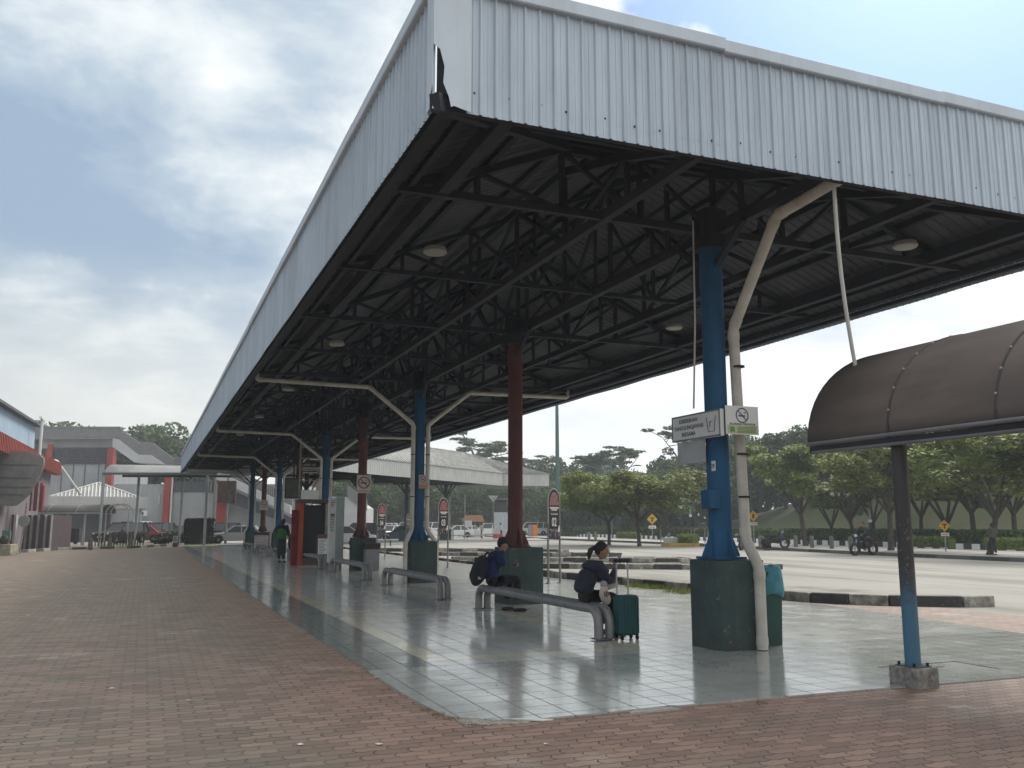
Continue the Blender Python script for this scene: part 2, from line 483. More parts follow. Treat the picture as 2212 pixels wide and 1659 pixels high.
def structure(name, mb, mat):
    o = mb.build(name, mat); o['kind'] = 'structure'; return o
def sheet(name, poly, z, mat):
    mb = MB(); mb.add([(p[0], p[1], z) for p in poly], [tuple(range(len(poly)))])
    me_a = sum(poly[i][0] * poly[(i + 1) % len(poly)][1] - poly[(i + 1) % len(poly)][0] * poly[i][1] for i in range(len(poly)))
    if me_a < 0: mb.f = [tuple(reversed(mb.f[0]))]
    return structure(name, mb, mat)
# ================================================================== SETTING
concrete = M('yard_concrete', (0.30, 0.285, 0.26), 0.85, var=0.10, vscale=0.25, bump=0.3, bscale=25, col2=(0.235, 0.225, 0.20), patch=((0.55, 0.045, 1), (0.125, 0.12, 0.11), 0.8))
sheet('ground', [(-1500, -1500), (1500, -1500), (1500, 1500), (-1500, 1500)], -0.02, M('earth_ground', (0.16, 0.16, 0.10), 0.95, var=0.2, vscale=0.1))
sheet('yard', [(11.0, -40), (52, -40), (56, 150), (-4, 150), (-4, 70.5), (11.0, 70.5)], -0.012, concrete)
sheet('street', [(41.5, -40), (48.2, -40), (52, 130), (45.5, 130)], -0.006, M('street_concrete', (0.47, 0.46, 0.44), 0.9, var=0.06, vscale=0.4))
PAVE = paving_material()
far_edge = [G(-420, 1215), G(0, 1197), G(122, 1188.5), G(300, 1183.6), G(395, 1178.4)]
sheet('forecourt', [G(-420, 1216)[:2], G(0, 1198)[:2], G(122, 1189)[:2], G(300, 1184)[:2], G(395, 1179)[:2], (3.5, 150), (-80, 150), (-80, 30)], -0.008,
      M('forecourt_concrete', (0.30, 0.25, 0.225), 0.9, var=0.15, vscale=0.3))
sheet('paving', [(-45, -12), (14, -12), (14, 13.0), (12.6, 14.2), (12.0, 18), (12.0, 70)] + [(p.x, p.y) for p in reversed(far_edge)] + [(-45, 30)], 0.0, PAVE)
TILE = tile_material()
# tiled platform: left edge slightly worn, a bite broken out of the near corner
pl = [(2.60, 7.03), (2.70, 6.95), (2.85, 6.93), (3.0, 6.87), (3.6, 6.88), (4.3, 6.93), (4.35, 6.90), (5.2, 6.90), (6.6, 6.87), (8.5, 6.82), (11.4, 6.80), (11.7, 9.3), (12.2, 12.5), (12.35, 14.5), (11.75, 17.0), (11.8, 69.6), (2.55, 69.6)]
ly = 60.0
while ly > 8.0:
    pl.append((2.27 + 0.30 * max(0, (ly - 40) / 25) + 0.04 * mnoise.noise((ly * 1.3, 0, 5)) + 0.03 * (ly < 14), ly)); ly -= 0.6 if ly < 25 else 2.0
pl += [(2.34, 7.55), (2.37, 7.30), (2.42, 7.18), (2.50, 7.12)]
mb = MB()
a = sum(pl[i][0] * pl[(i + 1) % len(pl)][1] - pl[(i + 1) % len(pl)][0] * pl[i][1] for i in range(len(pl)))
if a < 0: pl.reverse()
mb.prism(pl, -0.01, 0.012)
structure('platform_floor', mb, TILE)
mb = MB(); mb.prism([(2.40, 7.08), (2.53, 7.10), (2.66, 7.00), (2.80, 6.90), (2.98, 6.865), (2.9, 6.78), (2.55, 6.84), (2.40, 6.95)], 0.001, 0.007)
structure('mortar_patch', mb, M('broken_mortar', (0.36, 0.32, 0.29), 0.95, var=0.3, vscale=22, bump=1.0, bscale=60))
mb = MB(); mb.prism([(2.80, 6.952), (2.98, 6.905), (3.12, 6.80), (3.02, 6.795), (2.93, 6.85)], 0.004, 0.0135)
structure('bare_tile_bed', mb, M('pale_tile_bed', (0.62, 0.61, 0.58), 0.7))
mb = MB(); mb.prism([(4.05 + 0.30 * math.cos(t), 6.60 + 0.30 * math.sin(t)) for t in [R(34) + R(112) * k / 20 for k in range(21)]], 0.001, 0.0155)
o = mb.build('manhole_cover', M('manhole_concrete', (0.36, 0.35, 0.32), 0.85, var=0.2, vscale=9), smooth=True)
tag(o, 'round concrete manhole cover let into the edge of the tiles', 'manhole cover')
mb = MB()
for p, q in (((7.50, 7.85), (8.62, 7.85)), ((8.62, 7.85), (8.62, 7.25)), ((7.62, 7.55), (7.80, 7.55)), ((8.0, 7.62), (8.2, 7.62))):
    mb.beam((*p, 0.013), (*q, 0.013), 0.016, 0.005)
o = mb.build('access_cover', M('cover_seam', (0.05, 0.055, 0.05), 0.8)); tag(o, 'tiled rectangular access cover outlined by a dark seam near the blue post', 'access cover')

# ---- kerbs
K_B = M('kerb_black', (0.070, 0.070, 0.072), 0.8, var=0.25, vscale=6, chips=0.8, chipc=(0.26, 0.25, 0.23))
K_W = M('kerb_white', (0.40, 0.38, 0.345), 0.85, var=0.28, vscale=5, bump=0.4, chips=0.9, chipc=(0.14, 0.135, 0.125))
def kerb(pts, w=0.16, h=0.15, seg=0.9, name='kerb', grey=None, start=0):
    pts = [Vector((p[0], p[1], 0)) for p in pts]
    fine = []
    acc = 0
    mbs = [MB(), MB()]; k = start
    for i in range(len(pts) - 1):
        a, b = pts[i], pts[i + 1]; ln = (b - a).length; n = max(1, round(ln / seg))
        for j in range(n):
            p = a.lerp(b, j / n); q = a.lerp(b, (j + 1) / n)
            d = (q - p).normalized() * 0.008
            mbs[k % 2].beam(p + d + Vector((0, 0, h / 2 - 0.01)), q - d + Vector((0, 0, h / 2 - 0.01)), w, h + 0.02)
            k += 1
    for mb, mt in zip(mbs, (K_B, grey or K_W)):
        if mb.v:
            o = mb.build(name, mt, bevel=0.012, seg=1); o['kind'] = 'structure'
kerb([(11.4, 27), (11.3, 24.6), (11.75, 20), (12.15, 16.6), (12.6, 14.9), (13.5, 13.75), (14.6, 13.05), (15.3, 12.95)], 0.18, 0.19, 0.95)
mb = MB(); mb.prism([(11.9, 19.5), (12.3, 16.8), (12.75, 15.2), (14.9, 13.2), (15.6, 13.6), (14.2, 18), (13.2, 24), (11.6, 26.5), (11.6, 24.5)], -0.01, 0.12)
structure('island', mb, M('island_concrete', (0.30, 0.285, 0.25), 0.9, var=0.25, vscale=0.9, bump=0.4))
# bus bay dividers further along
for (x0, y0, x1, y1) in ((12.8, 31.0, 20.5, 26.5), (12.8, 38.0, 21.0, 33.0), (12.8, 45.5, 21.5, 40.0), (12.8, 53.0, 22, 47.0)):
    d = Vector((x1 - x0, y1 - y0, 0)).normalized(); n = Vector((-d.y, d.x, 0)) * 0.7
    a = Vector((x0, y0, 0)); b = Vector((x1, y1, 0))
    kerb([a + n, a - n, b - n, b + d * 0.5, b + n, a + n], 0.15, 0.17, 0.95)
    mb = MB(); mb.prism([(p.x, p.y) for p in (a + n, a - n, b - n, b + d * 0.5, b + n)], -0.01, 0.14)
    structure('island', mb, M('island_concrete'))
kerb([(12.2, 69), (12.2, 30)], 0.15, 0.10, 0.95)
# left forecourt kerb
kerb([G(-300, 1209), G(0, 1197), G(122, 1188.5), G(300, 1183.6), G(395, 1178.4)], 0.2, 0.16, 1.0, grey=M('kerb_old_white', (0.42, 0.41, 0.36), 0.9, var=0.3, vscale=3))
# median with street trees: low grey edge
mb = MB(); mb.prism([(35.6, -20), (42.0, -20), (45.4, 110), (41.0, 110), (38.6, 62), (36.8, 50), (35.0, 38), (34.4, 28)], -0.01, 0.11)
structure('median', mb, M('median_paving', (0.40, 0.385, 0.355), 0.9, var=0.2, vscale=0.6))
kerb([(34.3, 20), (34.35, 28), (34.95, 38), (36.75, 50), (38.55, 62), (40.95, 110)], 0.22, 0.16, 2.0, grey=M('kerb_grey', (0.12, 0.115, 0.11), 0.85))
kerb([(48.3, 8), (48.5, 60), (53.5, 112)], 0.25, 0.34, 0.62, start=1, grey=M('kerb_fresh_white', (0.80, 0.80, 0.78), 0.8, var=0.04))
# grass verge and hill beyond the hedge
def hill_h(x, y):
    b = 49.2 + max(0, y - 60) * 0.1
    t = max(0, min(1, (x - b - 1.5) / 27.0)); s = t * t * (3 - 2 * t)
    ridge = 10.5 - 8.2 * max(0, min(1, (y - 58) / 45.0))
    return 0.06 + s * ridge * (0.9 + 0.25 * mnoise.noise((x * 0.03, y * 0.04, 2)))
mb = MB(); nx, ny = 50, 70
for j in range(ny + 1):
    for i in range(nx + 1):
        y = -30 + 230 * j / ny; x = 48.6 + max(0, y - 60) * 0.1 + 130 * (i / nx) ** 1.5
        mb.v.append(Vector((x, y, hill_h(x, y))))
mb.f = [(j * (nx + 1) + i, j * (nx + 1) + i + 1, (j + 1) * (nx + 1) + i + 1, (j + 1) * (nx + 1) + i) for j in range(ny) for i in range(nx)]
o = mb.build('hill', M('dry_grass_slope', (0.046, 0.066, 0.019), 0.95, var=0.18, vscale=0.25, bump=1.0, bscale=4, col2=(0.066, 0.060, 0.026), patch=((0.3, 0.3, 1), (0.04, 0.055, 0.018), 0.7)), smooth=True, auto=90)
o['kind'] = 'structure'
# lawn by the left car park
sheet('lawn', [DG(210, 61.5)[:2], DG(395, 66.5)[:2], DG(470, 68)[:2], DG(470, 78)[:2], DG(215, 72)[:2]], -0.002, M('lawn_grass', (0.13, 0.17, 0.045), 0.95, var=0.25, vscale=0.8, bump=0.6))

# ================================================================== MAIN BUS SHELTER
X0, X1, Y0, Y1 = 2.2, 11.8, 7.25, 68.6
ZB, ZT, ZE, S, XR = 5.25, 6.50, 5.40, 0.42, 7.0
COLY = [9.87 + 7.0 * i for i in range(9)]
SHEET = M('zinc_sheet', (0.48, 0.55, 0.63), 0.42, 0.35, var=0.05, vscale=0.7, streak=0.34, lap=0.045)
TRIM = M('zinc_trim', (0.53, 0.59, 0.66), 0.45, 0.3, var=0.06, vscale=1.0, streak=0.15)
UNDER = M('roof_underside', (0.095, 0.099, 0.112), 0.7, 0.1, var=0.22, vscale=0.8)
STEEL = M('truss_steel', (0.027, 0.031, 0.043), 0.55, 0.0, var=0.15)
BLUE = M('blue_paint', (0.014, 0.088, 0.195), 0.42, var=0.12, vscale=1.5, streak=0.3, chips=0.75)
RED = M('red_paint', (0.118, 0.043, 0.044), 0.45, var=0.15, vscale=1.5, streak=0.35, chips=0.75)
PLINTH = M('green_grey_paint', (0.048, 0.074, 0.072), 0.5, var=0.15, vscale=3, streak=0.35, chips=0.85, chipc=(0.13, 0.13, 0.12))
PVC = M('white_pvc', (0.55, 0.52, 0.47), 0.5, var=0.14, vscale=3, streak=0.25)
BLACK = M('black_plastic', (0.012, 0.012, 0.014), 0.5)
shelter = empty('bus_shelter', (7, Y0, 0), 0, 'long bus station shelter with a corrugated zinc fascia, blue and red columns and tiled floor', 'bus shelter')
SPOS = shelter.location

def corr(p, q, zb, zt, nrm, pitch=0.15, dep=0.022, jag=0.0, seed=0):
    p, q = Vector(p), Vector(q); ln = (q - p).length; d = (q - p) / ln; nrm = Vector(nrm)
    rnd = random.Random(seed); mb = MB(); prof = []
    n = int(ln / pitch)
    for i in range(n + 1):
        s = i * pitch
        for ds, h in ((0.0, 0), (0.052, 0), (0.0545, 0.2), (0.0745, 0.2), (0.077, 0), (0.112, 0), (0.124, 1), (0.138, 1)):
            if s + ds <= ln: prof.append((s + ds, h))
    prof.append((ln, 0))
    for k, (s, h) in enumerate(prof):
        wob = 0.012 * mnoise.noise((s * 0.25, seed, 0)); lo = jag * mnoise.noise((s * 0.6, 3, seed))
        b = p + d * s + nrm * (h * dep + wob)
        mb.v += [Vector((b.x, b.y, zb + lo)), Vector((b.x, b.y, (zb + zt) / 2)), Vector((b.x, b.y, zt))]
    for k in range(len(prof) - 1):
        for r in (0, 1):
            i = k * 3 + r
            mb.f.append((i, i + 3, i + 4, i + 1))
    return mb
corr((X0, Y1, 0), (X0, Y0 + 0.02, 0), ZB, ZT, (-1, 0, 0), jag=0.012, seed=1).build('fascia_panel', SHEET, shelter, True)
corr((X1, Y0, 0), (X1, Y1, 0), ZB, ZT, (1, 0, 0), jag=0.012, seed=3).build('fascia_panel', SHEET, shelter, True)
corr((X1, Y1, 0), (X0, Y1, 0), ZB, ZT, (0, 1, 0), seed=4).build('fascia_panel', SHEET, shelter, True)
# capping along the top, in lapped lengths that do not line up perfectly
def capping(p, q, nrm, seed):
    rnd = random.Random(seed); p, q = Vector(p), Vector(q); ln = (q - p).length; d = (q - p) / ln; nrm = Vector(nrm); s = 0; mb = MB()
    while s < ln - 0.05:
        e = min(s + 3.05, ln)
        a = p + d * s; b = p + d * (e + 0.03); dz = rnd.uniform(-0.012, 0.012)
        c = (a + b) / 2 + nrm * (0.012 + rnd.uniform(0, 0.006)); c.z = ZT + 0.0 + dz
        ang = math.atan2(d.y, d.x) + rnd.uniform(-0.002, 0.002)
        mb.box(c, ((b - a).length, 0.10, 0.15), ang)
        s = e
    return mb
capping((X0, Y1, 0), (X0, Y0 - 0.04, 0), (-1, 0, 0), 1).build('capping', TRIM, shelter, True, bevel=0.012, seg=1)
capping((X0 + 0.06, Y0, 0), (X1 + 0.05, Y0, 0), (0, -1, 0), 2).build('capping', TRIM, shelter, True, bevel=0.012, seg=1)
capping((X1, Y0 + 0.06, 0), (X1, Y1, 0), (1, 0, 0), 3).build('capping', TRIM, shelter, True, bevel=0.012, seg=1)
# corner flashing, torn open at the bottom
fy = Y0 - 0.032
front = [(X0 + 0.33, ZB - 0.00), (X0 + 0.33, ZT), (X0 - 0.035, ZT), (X0 - 0.035, ZB + 0.60), (X0 + 0.03, ZB + 0.56), (X0 + 0.075, ZB + 0.40), (X0 + 0.065, ZB + 0.24), (X0 + 0.12, ZB + 0.11), (X0 + 0.14, ZB + 0.02), (X0 + 0.17, ZB + 0.035)]
mb = MB(); mb.slab([(x, fy, z) for x, z in front], 0.004)
sx = X0 - 0.037
sidep = [(Y0 - 0.032, ZT), (Y0 + 0.16, ZT), (Y0 + 0.16, ZB + 0.0), (Y0 + 0.06, ZB + 0.01), (Y0 + 0.05, ZB + 0.12), (Y0 - 0.026, ZB + 0.20), (Y0 - 0.032, ZB + 0.60)]
mb.slab([(sx, y, z) for y, z in sidep], 0.004)
mb.build('corner_flashing', TRIM, shelter, True)
mb = MB(); mb.prism([(X0 + 0.06, Y0 + 0.06), (X0 + 0.16, Y0 + 0.06), (X0 + 0.16, Y0 + 0.16), (X0 + 0.06, Y0 + 0.16)], ZB, ZT - 0.1)
mb.beam((X0 + 0.1, Y0 + 0.1, ZB + 0.06), (X1 - 0.1, Y0 + 0.1, ZB + 0.06), 0.06)
mb.beam((X0 + 0.1, Y0 + 0.1, ZB + 0.06), (X0 + 0.1, Y1 - 0.1, ZB + 0.06), 0.06)
mb.beam((X1 - 0.1, Y0 + 0.1, ZB + 0.06), (X1 - 0.1, Y1 - 0.1, ZB + 0.06), 0.06)
mb.build('fascia_frame', STEEL, shelter, True)
# front fascia with its screw heads
rnd = random.Random(5); mb = corr((X0 + 0.30, Y0, 0), (X1, Y0, 0), ZB, ZT, (0, -1, 0), jag=0.008, seed=2)
front_panel = mb.build('fascia_panel', SHEET, shelter, True)
RIV = M('rusty_rivet', (0.05, 0.04, 0.04), 0.8)
for k in range(28):
    x = X0 + 0.36 + k * 0.33 + rnd.uniform(-0.05, 0.05)
    if x < X1: MB().ball((x, Y0 - 0.004, ZB + 0.19 + rnd.uniform(-0.015, 0.03)), (0.011, 0.007, 0.013), 6, 4).build('screw_head', RIV, front_panel, True)

# roof sheets: hipped, ribs run down the slope
def zroof(x, y): return ZE + S * min(x - X0, X1 - x, y - Y0, Y1 - y)
def slope_sheet(axis, a0, a1, start, sgn, pitch=0.19, rib=0.018):
    mb = MB(); prof = []
    n = int((a1 - a0) / pitch)
    for i in range(n + 1):
        for ds, h in ((0, 0), (0.13, 0), (0.142, 1), (0.165, 1), (0.177, 0)):
            s = a0 + i * pitch + ds
            if s <= a1: prof.append((s, h))
    prof.append((a1, 0))
    for s, h in prof:
        run = min(4.8, s - a0, a1 - s)
        for t in (0.0, run):
            x, y = (start + sgn * t, s) if axis == 'y' else (s, start + sgn * t)
            mb.v.append(Vector((x, y, ZE + S * t + h * rib)))
    for k in range(len(prof) - 1):
        mb.f.append((2 * k, 2 * k + 2, 2 * k + 3, 2 * k + 1))
    return mb
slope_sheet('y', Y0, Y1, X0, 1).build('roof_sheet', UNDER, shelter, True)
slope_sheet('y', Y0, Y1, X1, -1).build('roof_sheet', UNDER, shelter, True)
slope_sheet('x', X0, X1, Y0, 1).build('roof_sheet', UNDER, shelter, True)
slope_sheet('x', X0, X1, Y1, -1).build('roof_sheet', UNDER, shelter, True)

# trusses
ZC = 5.50
def cross_truss(y, heavy):
    mb = MB(); wch = 0.095 if heavy else 0.07
    top = lambda x: zroof(x, y) - 0.13
    xs = [X0 + 0.2 + i * (X1 - X0 - 0.4) / 8 for i in range(9)]
    mb.beam((xs[0], y, ZC), (xs[-1], y, ZC), wch * 0.9, wch)
    for a, b in zip(xs[:-1], xs[1:]):
        mb.beam((a, y, max(top(a), ZC)), (b, y, max(top(b), ZC)), wch, wch)
    for i, x in enumerate(xs):
        if top(x) - ZC > 0.12: mb.beam((x, y, ZC), (x, y, top(x)), 0.065 if heavy else 0.05)
    for i in range(1, 4): mb.beam((xs[i], y, max(top(xs[i]), ZC)), (xs[i + 1], y, ZC), 0.055)
    for i in range(4, 7): mb.beam((xs[i], y, ZC), (xs[i + 1], y, max(top(xs[i + 1]), ZC)), 0.055)
    mb.beam((xs[3], y, ZC), (xs[4], y, top(xs[4])), 0.05); mb.beam((xs[5], y, ZC), (xs[4], y, top(xs[4])), 0.05)
    return mb
ty = 9.87; k = 0
while ty < Y1 - 1:
    cross_truss(ty, k % 2 == 0).build('truss', STEEL, shelter, True)
    ty += 3.5; k += 1
def long_truss(x, y0, y1, z1):
    mb = MB(); n = int((y1 - y0) / 1.75); ys = [y0 + (y1 - y0) * i / n for i in range(n + 1)]
    zt = lambda y: min(z1, zroof(x, y) - 0.16)
    mb.beam((x, y0, ZC), (x, y1, ZC), 0.10, 0.13)
    for i in range(n):
        mb.beam((x, ys[i], max(zt(ys[i]), ZC)), (x, ys[i + 1], max(zt(ys[i + 1]), ZC)), 0.10, 0.12)
        if zt(ys[i]) - ZC > 0.2:
            mb.beam((x, ys[i], ZC), (x, ys[i], zt(ys[i])), 0.06)
            a, b = (ZC, zt(ys[i + 1])) if i % 2 == 0 else (zt(ys[i]), ZC)
            mb.beam((x, ys[i], a), (x, ys[i + 1], b), 0.055)
    return mb
long_truss(7.0, Y0 + 0.2, Y1 - 0.2, 9).build('ridge_truss', STEEL, shelter, True)
for x in (5.3, 8.7): long_truss(x, Y0 + 0.2, Y1 - 0.2, 9).build('side_truss', STEEL, shelter, True)
for x in (3.1, 10.9): MB().beam((x, Y0 + 0.2, 5.58), (x, Y1 - 0.2, 5.58), 0.14, 0.20).build('side_beam', STEEL, shelter, True)
mb = MB()
for t in (0.5, 1.5, 2.5, 3.5, 4.5):
    z = ZE + S * t - 0.045
    for x in (X0 + t, X1 - t): mb.beam((x, Y0 + t, z), (x, Y1 - t, z), 0.07, 0.09)
    for y in (Y0 + t, Y1 - t): mb.beam((X0 + t, y, z), (X1 - t, y, z), 0.07, 0.09)
for (cx, cy, sx_, sy_) in ((X0, Y0, 1, 1), (X1, Y0, -1, 1), (X0, Y1, 1, -1), (X1, Y1, -1, -1)):
    mb.beam((cx, cy, ZE - 0.1), (cx + sx_ * 4.8, cy + sy_ * 4.8, ZE + S * 4.8 - 0.1), 0.10, 0.16)
mb.build('purlins', STEEL, shelter, True)
# edge beams that the trusses sit on
mb = MB()
for x in (X0 + 0.22, X1 - 0.22): mb.beam((x, Y0 + 0.2, ZC - 0.09), (x, Y1 - 0.2, ZC - 0.09), 0.09, 0.10)
mb.build('edge_beam', STEEL, shelter, True)

# columns
def rrect(cx, cy, s, r, n=5):
    pts = []
    for k, (ax, ay) in enumerate(((1, 1), (-1, 1), (-1, -1), (1, -1))):
        for i in range(n + 1):
            t = math.pi / 2 * (k + i / n)
            pts.append((cx + ax * (s / 2 - r) + r * math.cos(t), cy + ay * (s / 2 - r) + r * math.sin(t)))
    return pts
columns = []
for i, y in enumerate(COLY):
    blue = i % 2 == 0; mt = BLUE if blue else RED
    x = 6.93
    mb = MB(); mb.lathe([(0.150, 1.10), (0.150, 5.30)], (x, y, 0), 24)
    c = mb.build('column', mt, shelter, True, smooth=True)
    c['label'] = 'steel column painted ' + ('blue' if blue else 'red')
    columns.append(c)
    mb = MB(); mb.box((x, y, 1.125), (0.46, 0.46, 0.03))
    for k in range(4):
        t = math.pi / 2 * k; dx, dy = math.cos(t), math.sin(t)
        p = [(x + dx * 0.14, y + dy * 0.14, 1.14), (x + dx * 0.30, y + dy * 0.30, 1.14), (x + dx * 0.30, y + dy * 0.30, 1.16), (x + dx * 0.14, y + dy * 0.14, 1.50)]
        n = Vector((-dy, dx, 0)) * 0.008
        mb.slab([Vector(q) + n for q in p], 0.016)
    mb.build('gusset', mt, c, True)
    mb = MB(); mb.prism(rrect(x, y, 0.36, 0.05), 5.25, 5.78)
    if i >= 3:
        for dx, dy in ((1, 0), (-1, 0), (0, 1), (0, -1)):
            mb.beam((x + dx * 0.12, y + dy * 0.12, 4.45), (x + dx * 1.15, y + dy * 1.15, ZC - 0.05), 0.08)
    else:
        for dx, dy in ((0, 1), (0, -1)):
            mb.beam((x + dx * 0.12, y + dy * 0.12, 5.0), (x + dx * 0.75, y + dy * 0.75, ZC - 0.05), 0.08)
    mb.build('column_head', STEEL, c, True)
    mb = MB(); mb.prism(rrect(7.0, y, 0.76, 0.17 if i == 0 else 0.03), 0.0, 1.10)
    mb.build('plinth', PLINTH, c, True, smooth=True, auto=30)
# downpipes on the blue columns
def pipe(pts, r, parent, mat=PVC, name='downpipe', n=12, clips=True):
    mb = MB(); fine = [Vector(pts[0])]
    for i in range(1, len(pts) - 1):
        a, b, c = Vector(pts[i - 1]), Vector(pts[i]), Vector(pts[i + 1])
        f = min(0.07, (b - a).length * 0.4, (c - b).length * 0.4)
        fine += [b + (a - b).normalized() * f, b + ((a - b).normalized() + (c - b).normalized()) * f * 0.22, b + (c - b).normalized() * f]
    fine.append(Vector(pts[-1]))
    mb.tube(fine, r, n)
    if clips:
        mc = mb
        for i in range(len(pts) - 1):
            a, b = Vector(pts[i]), Vector(pts[i + 1]); d = (b - a)
            if d.length > 0.6:
                for q in ((a + d.normalized() * 0.10), (b - d.normalized() * 0.10)):
                    mc.tube([q - d.normalized() * 0.05, q + d.normalized() * 0.05], r * 1.10, n)
    return mb.build(name, mat, parent, True, smooth=True)
pipe([(7.05, 7.42, 5.42), (7.05, 8.62, 5.34), (7.10, 9.66, 4.12), (7.12, 9.60, 1.36), (7.18, 9.43, 1.02), (7.18, 9.43, 0.02)], 0.070, shelter)
mc = MB()
for z in (1.9, 2.45, 3.6): mc.tube([(7.12, 9.60, z - 0.012), (7.12, 9.60, z + 0.012)], 0.077, 12)
mc.build('pipe_clamp', BLACK, shelter, True)
for i in (2, 4, 6, 8):
    y = COLY[i]
    for sd in (-1, 1):
        x = 6.93 + sd * 0.21
        far = X0 + 0.3 if sd < 0 else X1 - 0.3
        pts = [(far, y, 5.30), (6.93 + sd * 1.45, y - 0.05, 5.26), (x, y - 0.12, 4.28), (x, y - 0.12, 1.42), (x + sd * 0.22, y - 0.30, 1.06), (x + sd * 0.22, y - 0.30, 0.02)]
        pts = [(far, y, 5.55)] + pts
        pipe(pts, 0.06, shelter, n=10)
        mc = MB()
        for z in (2.3, 3.45): mc.tube([(x, y - 0.12, z - 0.012), (x, y - 0.12, z + 0.012)], 0.067, 10)
        mc.build('pipe_clamp', BLACK, shelter, True)
# cable tray along the ridge truss (thin pale line) and little wires
mb = MB(); mb.tube([(7.35, 8.2, 5.62), (7.35, 25, 5.62), (7.35, 66, 5.62)], 0.015, 6)
mb.build('cable_conduit', M('grey_conduit', (0.45, 0.44, 0.42), 0.5), shelter, True)
mb = MB(); mb.tube([(6.62, 9.8, 5.6), (6.60, 9.8, 4.2), (6.57, 9.85, 3.05)], 0.012, 6)
mb.build('cable_conduit', M('grey_conduit'), shelter, True)
# small boxes on the near blue column
mb = MB(); mb.box((6.73, 9.78, 1.87), (0.16, 0.20, 0.24)); mb.build('junction_box', BLUE, columns[0], True, bevel=0.015)
mb = MB(); mb.box((6.79, 9.77, 2.30), (0.012, 0.075, 0.13)); st = mb.build('number_plate', M('white_plate', (0.7, 0.7, 0.68), 0.5), columns[0], True)
text_mesh('lettering', '28', 0.07, M('dark_ink', (0.03, 0.035, 0.05), 0.6, var=0), st, Vector((6.782, 9.77, 2.30)) - SPOS, (R(90), 0, R(-90)))
# ================================================================== THINGS ON THE PLATFORM
STAINLESS = M('brushed_steel', (0.30, 0.295, 0.295), 0.30, 0.9, var=0.12, vscale=4)
WHITE = M('white_board', (0.62, 0.63, 0.62), 0.5, var=0.05, vscale=2)
INK = M('dark_ink', (0.03, 0.035, 0.05), 0.6, var=0)
GREYINK = M('faded_ink', (0.13, 0.15, 0.19), 0.6, var=0)
REDINK = M('red_ink', (0.40, 0.03, 0.03), 0.5, var=0)

# ---- ceiling lamps hanging under the trusses
lampm = M('lamp_diffuser', (0.30, 0.30, 0.27), 0.5, var=0.05)
names_l = ['nearest the torn corner of the roof', 'over the second bench', 'over the third bench', 'deep in the shelter beyond the ladder', 'farthest one near its end']
for k, yy in enumerate((11.6, 18.6, 25.6, 32.6, 39.6)):
    o = MB().lathe([(0.05, 0.10), (0.15, 0.08), (0.17, 0.02), (0.15, 0.0), (0.02, -0.010)], (3.55, yy, 5.30 - (0 if k else 0)), 20).build('ceiling_lamp', lampm, smooth=True)
    tag(o, 'round pale ceiling lamp under the left roof slope, ' + names_l[k], 'lamp', 'round ceiling lamps')
for k, (xx, yy, nm) in enumerate(((9.75, 9.2, 'beside the diagonal downpipe of the near blue column'), (9.6, 15.0, 'high between the blue and the red column'))):
    o = MB().lathe([(0.05, 0.10), (0.15, 0.08), (0.17, 0.02), (0.15, 0.0), (0.02, -0.010)], (xx, yy, 5.42), 20).build('ceiling_lamp', lampm, smooth=True)
    tag(o, 'round pale ceiling lamp ' + nm, 'lamp', 'round ceiling lamps')

# ---- benches: two bent tubes each
def make_bench():
    root = empty('bench', (5.835, 11.05, 0))
    ln = 4.72; r = 0.064; z = 0.40
    for dx in (-0.083, 0.083):
        pts = [(dx, 0, 0.01), (dx, 0, z - 0.20)]
        for i in range(1, 7):
            t = math.pi / 2 * i / 6; pts.append((dx, 0.20 - 0.20 * math.cos(t), z - 0.20 + 0.20 * math.sin(t)))
        for i in range(0, 7):
            t = math.pi / 2 * i / 6; pts.append((dx, ln - 0.20 + 0.20 * math.sin(t), z - 0.20 + 0.20 * math.cos(t)))
        pts += [(dx, ln, 0.01)]
        MB().tube(pts, r, 16).build('seat_tube', STAINLESS, root, smooth=True)
        for yy in (0, ln):
            MB().box((dx, yy, 0.018), (0.16, 0.19, 0.010)).build('foot_plate', M('dull_steel', (0.16, 0.15, 0.15), 0.6, 0.5), root)
    return root
b0 = make_bench()
bl = ['steel tube bench with the two seated travellers on it', 'empty steel tube bench right behind the seated man, before the blue column', 'steel tube bench beside the brown column with the no smoking sign',
      'steel tube bench in front of the dark kiosk panel', 'steel tube bench with white bags lying on it', 'small far steel bench left of the person in the green vest', 'farthest steel bench before the parked cars']
for i, (yy, nm) in enumerate(zip((11.05, 18.1, 25.1, 32.0, 39.4, 46.4, 53.4), bl)):
    o = b0 if i == 0 else copy_tree(b0)
    o.location = (5.835 + (0 if i < 3 else 0.0), yy, 0.012)
    tag(o, nm, 'bench', 'steel tube benches along the platform')

